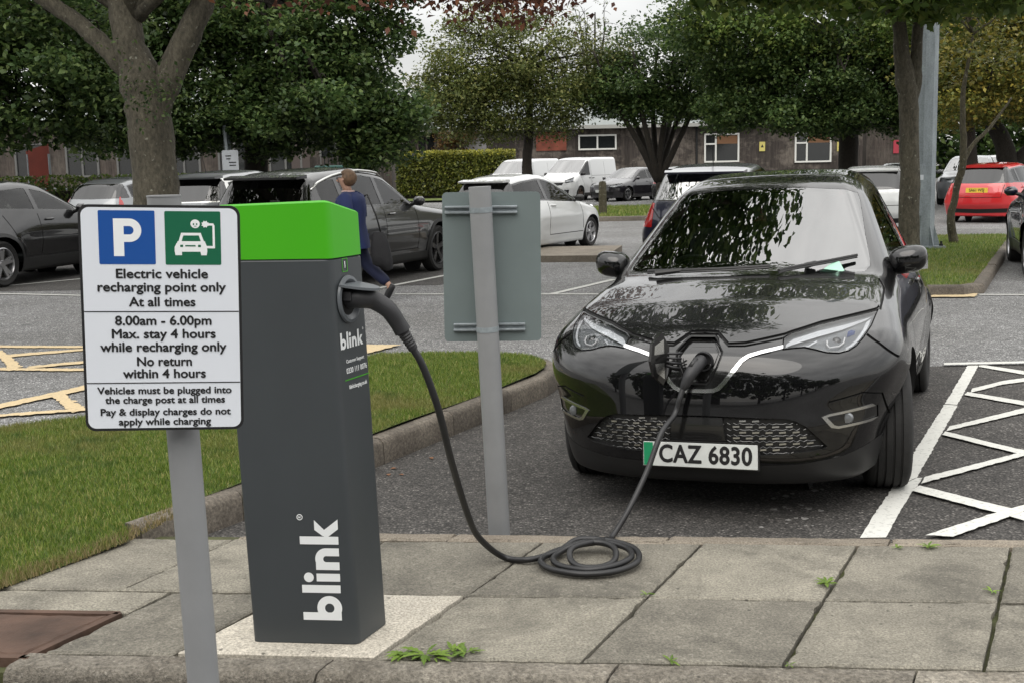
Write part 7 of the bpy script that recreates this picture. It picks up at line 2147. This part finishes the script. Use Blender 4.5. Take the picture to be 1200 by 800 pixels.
m.add(vs, [(i * n_ + k, i * n_ + (k + 1) % n_, (i + 1) * n_ + (k + 1) % n_, (i + 1) * n_ + k) for i in range(len(rings) - 1) for k in range(n_)])
for sy in (1, -1):
    pts = [(.005, sy * .13, 1.355), (.0, sy * .205, 1.33), (-.035 if sy > 0 else .0, sy * .25, 1.22), (-.055 if sy > 0 else .0, sy * .258, 1.09)]
    m.tube(pts, [.080, .092, .090, .088], 14)
tu = m.build('tunic', NAVY, pr_, smooth=True)
m = MB(); m.lathe([(.072, 0), (.085, .012), (.072, .03)], 20, origin=(.035, 0, 1.412)); m.build('collar', mk('pale collar', (.5, .36, .33), .7), tu, smooth=True)
Tr = [((0, 0, .86), (.15, .14)), ((.0, .095, .78), .118), ((.165, .095, .48), .085), ((.13, .10, .12), .072), ((.0, -.095, .78), .118), ((-.135, -.09, .48), .085), ((-.42, -.09, .225), .074)]
skin_mesh('trousers', Tr, [(0, 1), (1, 2), (2, 3), (0, 4), (4, 5), (5, 6)], NAVY2, pr_)
def ellip(m, c, r, n=18, k=10, fn=None):
    vs = []; 
    for i in range(k + 1):
        t = math.pi * i / k
        for j in range(n):
            p_ = 2 * math.pi * j / n; d = np.array([math.sin(t) * math.cos(p_), math.sin(t) * math.sin(p_), math.cos(t)])
            q = np.array(c) + d * r * (fn(d) if fn else 1); vs.append(q)
    m.add(vs, [(i * n + j, i * n + (j + 1) % n, (i + 1) * n + (j + 1) % n, (i + 1) * n + j) for i in range(k) for j in range(n)])
m = MB(); g3 = random.Random(2)
# bob: full at the back and over the ears, cut away from the face
ellip(m, (.030, 0, 1.600), np.array([.112, .098, .115]), 28, 18, lambda d: (1.0 if d[0] < .30 or d[2] > .55 else .70) * (1 + .03 * math.sin(d[1] * 40) * (1 - abs(d[2]))))
m.build('hair', HAIR, pr_, smooth=True)
m = MB()
for sy in (-.034, .034):
    m.tube([(.158 + .0, sy + .022 * math.cos(a), 1.60 + .018 * math.sin(a)) for a in np.linspace(0, 2 * math.pi, 15)], .0028, 5, caps=False)
    m.tube([(.158, math.copysign(.056, sy), 1.604), (.06, math.copysign(.078, sy), 1.606)], .0028, 5)
m.tube([(.158, -.012, 1.603), (.160, 0, 1.606), (.158, .012, 1.603)], .0028, 5); m.build('glasses', MT['trim'], pr_)
m = MB(); m.tube([(.145, 0, 1.60), (.178, 0, 1.565), (.15, 0, 1.552)], [.010, .015, .012], 8); m.build('nose', SK, pr_, smooth=True)
for sy in (-1, 1):
    m = MB(); m.tube([(.06, sy * .082, 1.60), (.05, sy * .090, 1.585), (.058, sy * .084, 1.56)], [.010, .016, .008], 8); m.build('ear', SK, pr_, smooth=True)
for hand, sy in (((.12, .235, .80), 1), ((.22, -.175, .83), -1)):
    for k in range(4):
        b_ = np.array(hand) + np.array([-.022 + .016 * k, 0, 0.0]); ln = (.06, .07, .066, .052)[k]
        m = MB(); m.tube([b_, b_ + [.006, 0, -ln * .5], b_ + [.016, -.012 * sy, -ln * .9]], [.009, .0085, .006], 7); m.build('finger', SK, pr_, smooth=True)
    m = MB(); b_ = np.array(hand) + np.array([.03, 0, .03]); m.tube([b_, b_ + [.024, -.008 * sy, -.02], b_ + [.03, -.012 * sy, -.05]], [.011, .010, .007], 7); m.build('thumb', SK, pr_, smooth=True)
for ft, rot in (((.19, .10, .05), 0), ((-.43, -.09, .13), 1)):
    m = MB(); prof = [(-.10, .030), (-.08, .042), (-.02, .045), (.06, .044), (.12, .036), (.155, .016)]
    a = math.radians(62) if rot else 0
    pts = [np.array(ft) + np.array([x * math.cos(a), 0, -x * math.sin(a)]) + np.array([0, 0, 0]) for x, r in prof]
    m.tube(pts, [r for x, r in prof], 10); m.build('shoe', SHOE, pr_, smooth=True)
bg_ = thing('shoulder_bag', 'black shoulder bag hanging at the hip of the person in navy', 'bag', (-1.63, 14.60, .50))
bg_.scale = (.62, 1.0, .95)
m = MB(); rr_ = [(-.06, .13, .03), (-.03, .20, .065), (.08, .21, .075), (.22, .18, .065), (.34, .14, .045), (.38, .10, .015)]; n_ = 20
m.add([(.05 + .06 * (1 - z_ / .4) + rx_ * math.copysign(abs(math.cos(a)) ** .6, math.cos(a)), ry_ * math.copysign(abs(math.sin(a)) ** .6, math.sin(a)), z_ - .06 * (math.cos(a) > 0) * (z_ < .1)) for z_, rx_, ry_ in rr_ for a in np.linspace(0, 2 * math.pi, n_ + 1)[:-1]], [(i * n_ + k, i * n_ + (k + 1) % n_, (i + 1) * n_ + (k + 1) % n_, (i + 1) * n_ + k) for i in range(len(rr_) - 1) for k in range(n_)] + [tuple(range(n_)), tuple(range((len(rr_) - 1) * n_, len(rr_) * n_))])
m.build('bag_body', mk('black bag fabric', (.012, .012, .014), .8, bmp=(40, .4)), bg_, smooth=50)
m = MB(); m.tube([(.10, 0, .36), (.02, 0, .58), (-.14, 0, .86), (-.20, 0, .84)], .016, 8); m.build('strap', MT['trim'], bg_, smooth=True)
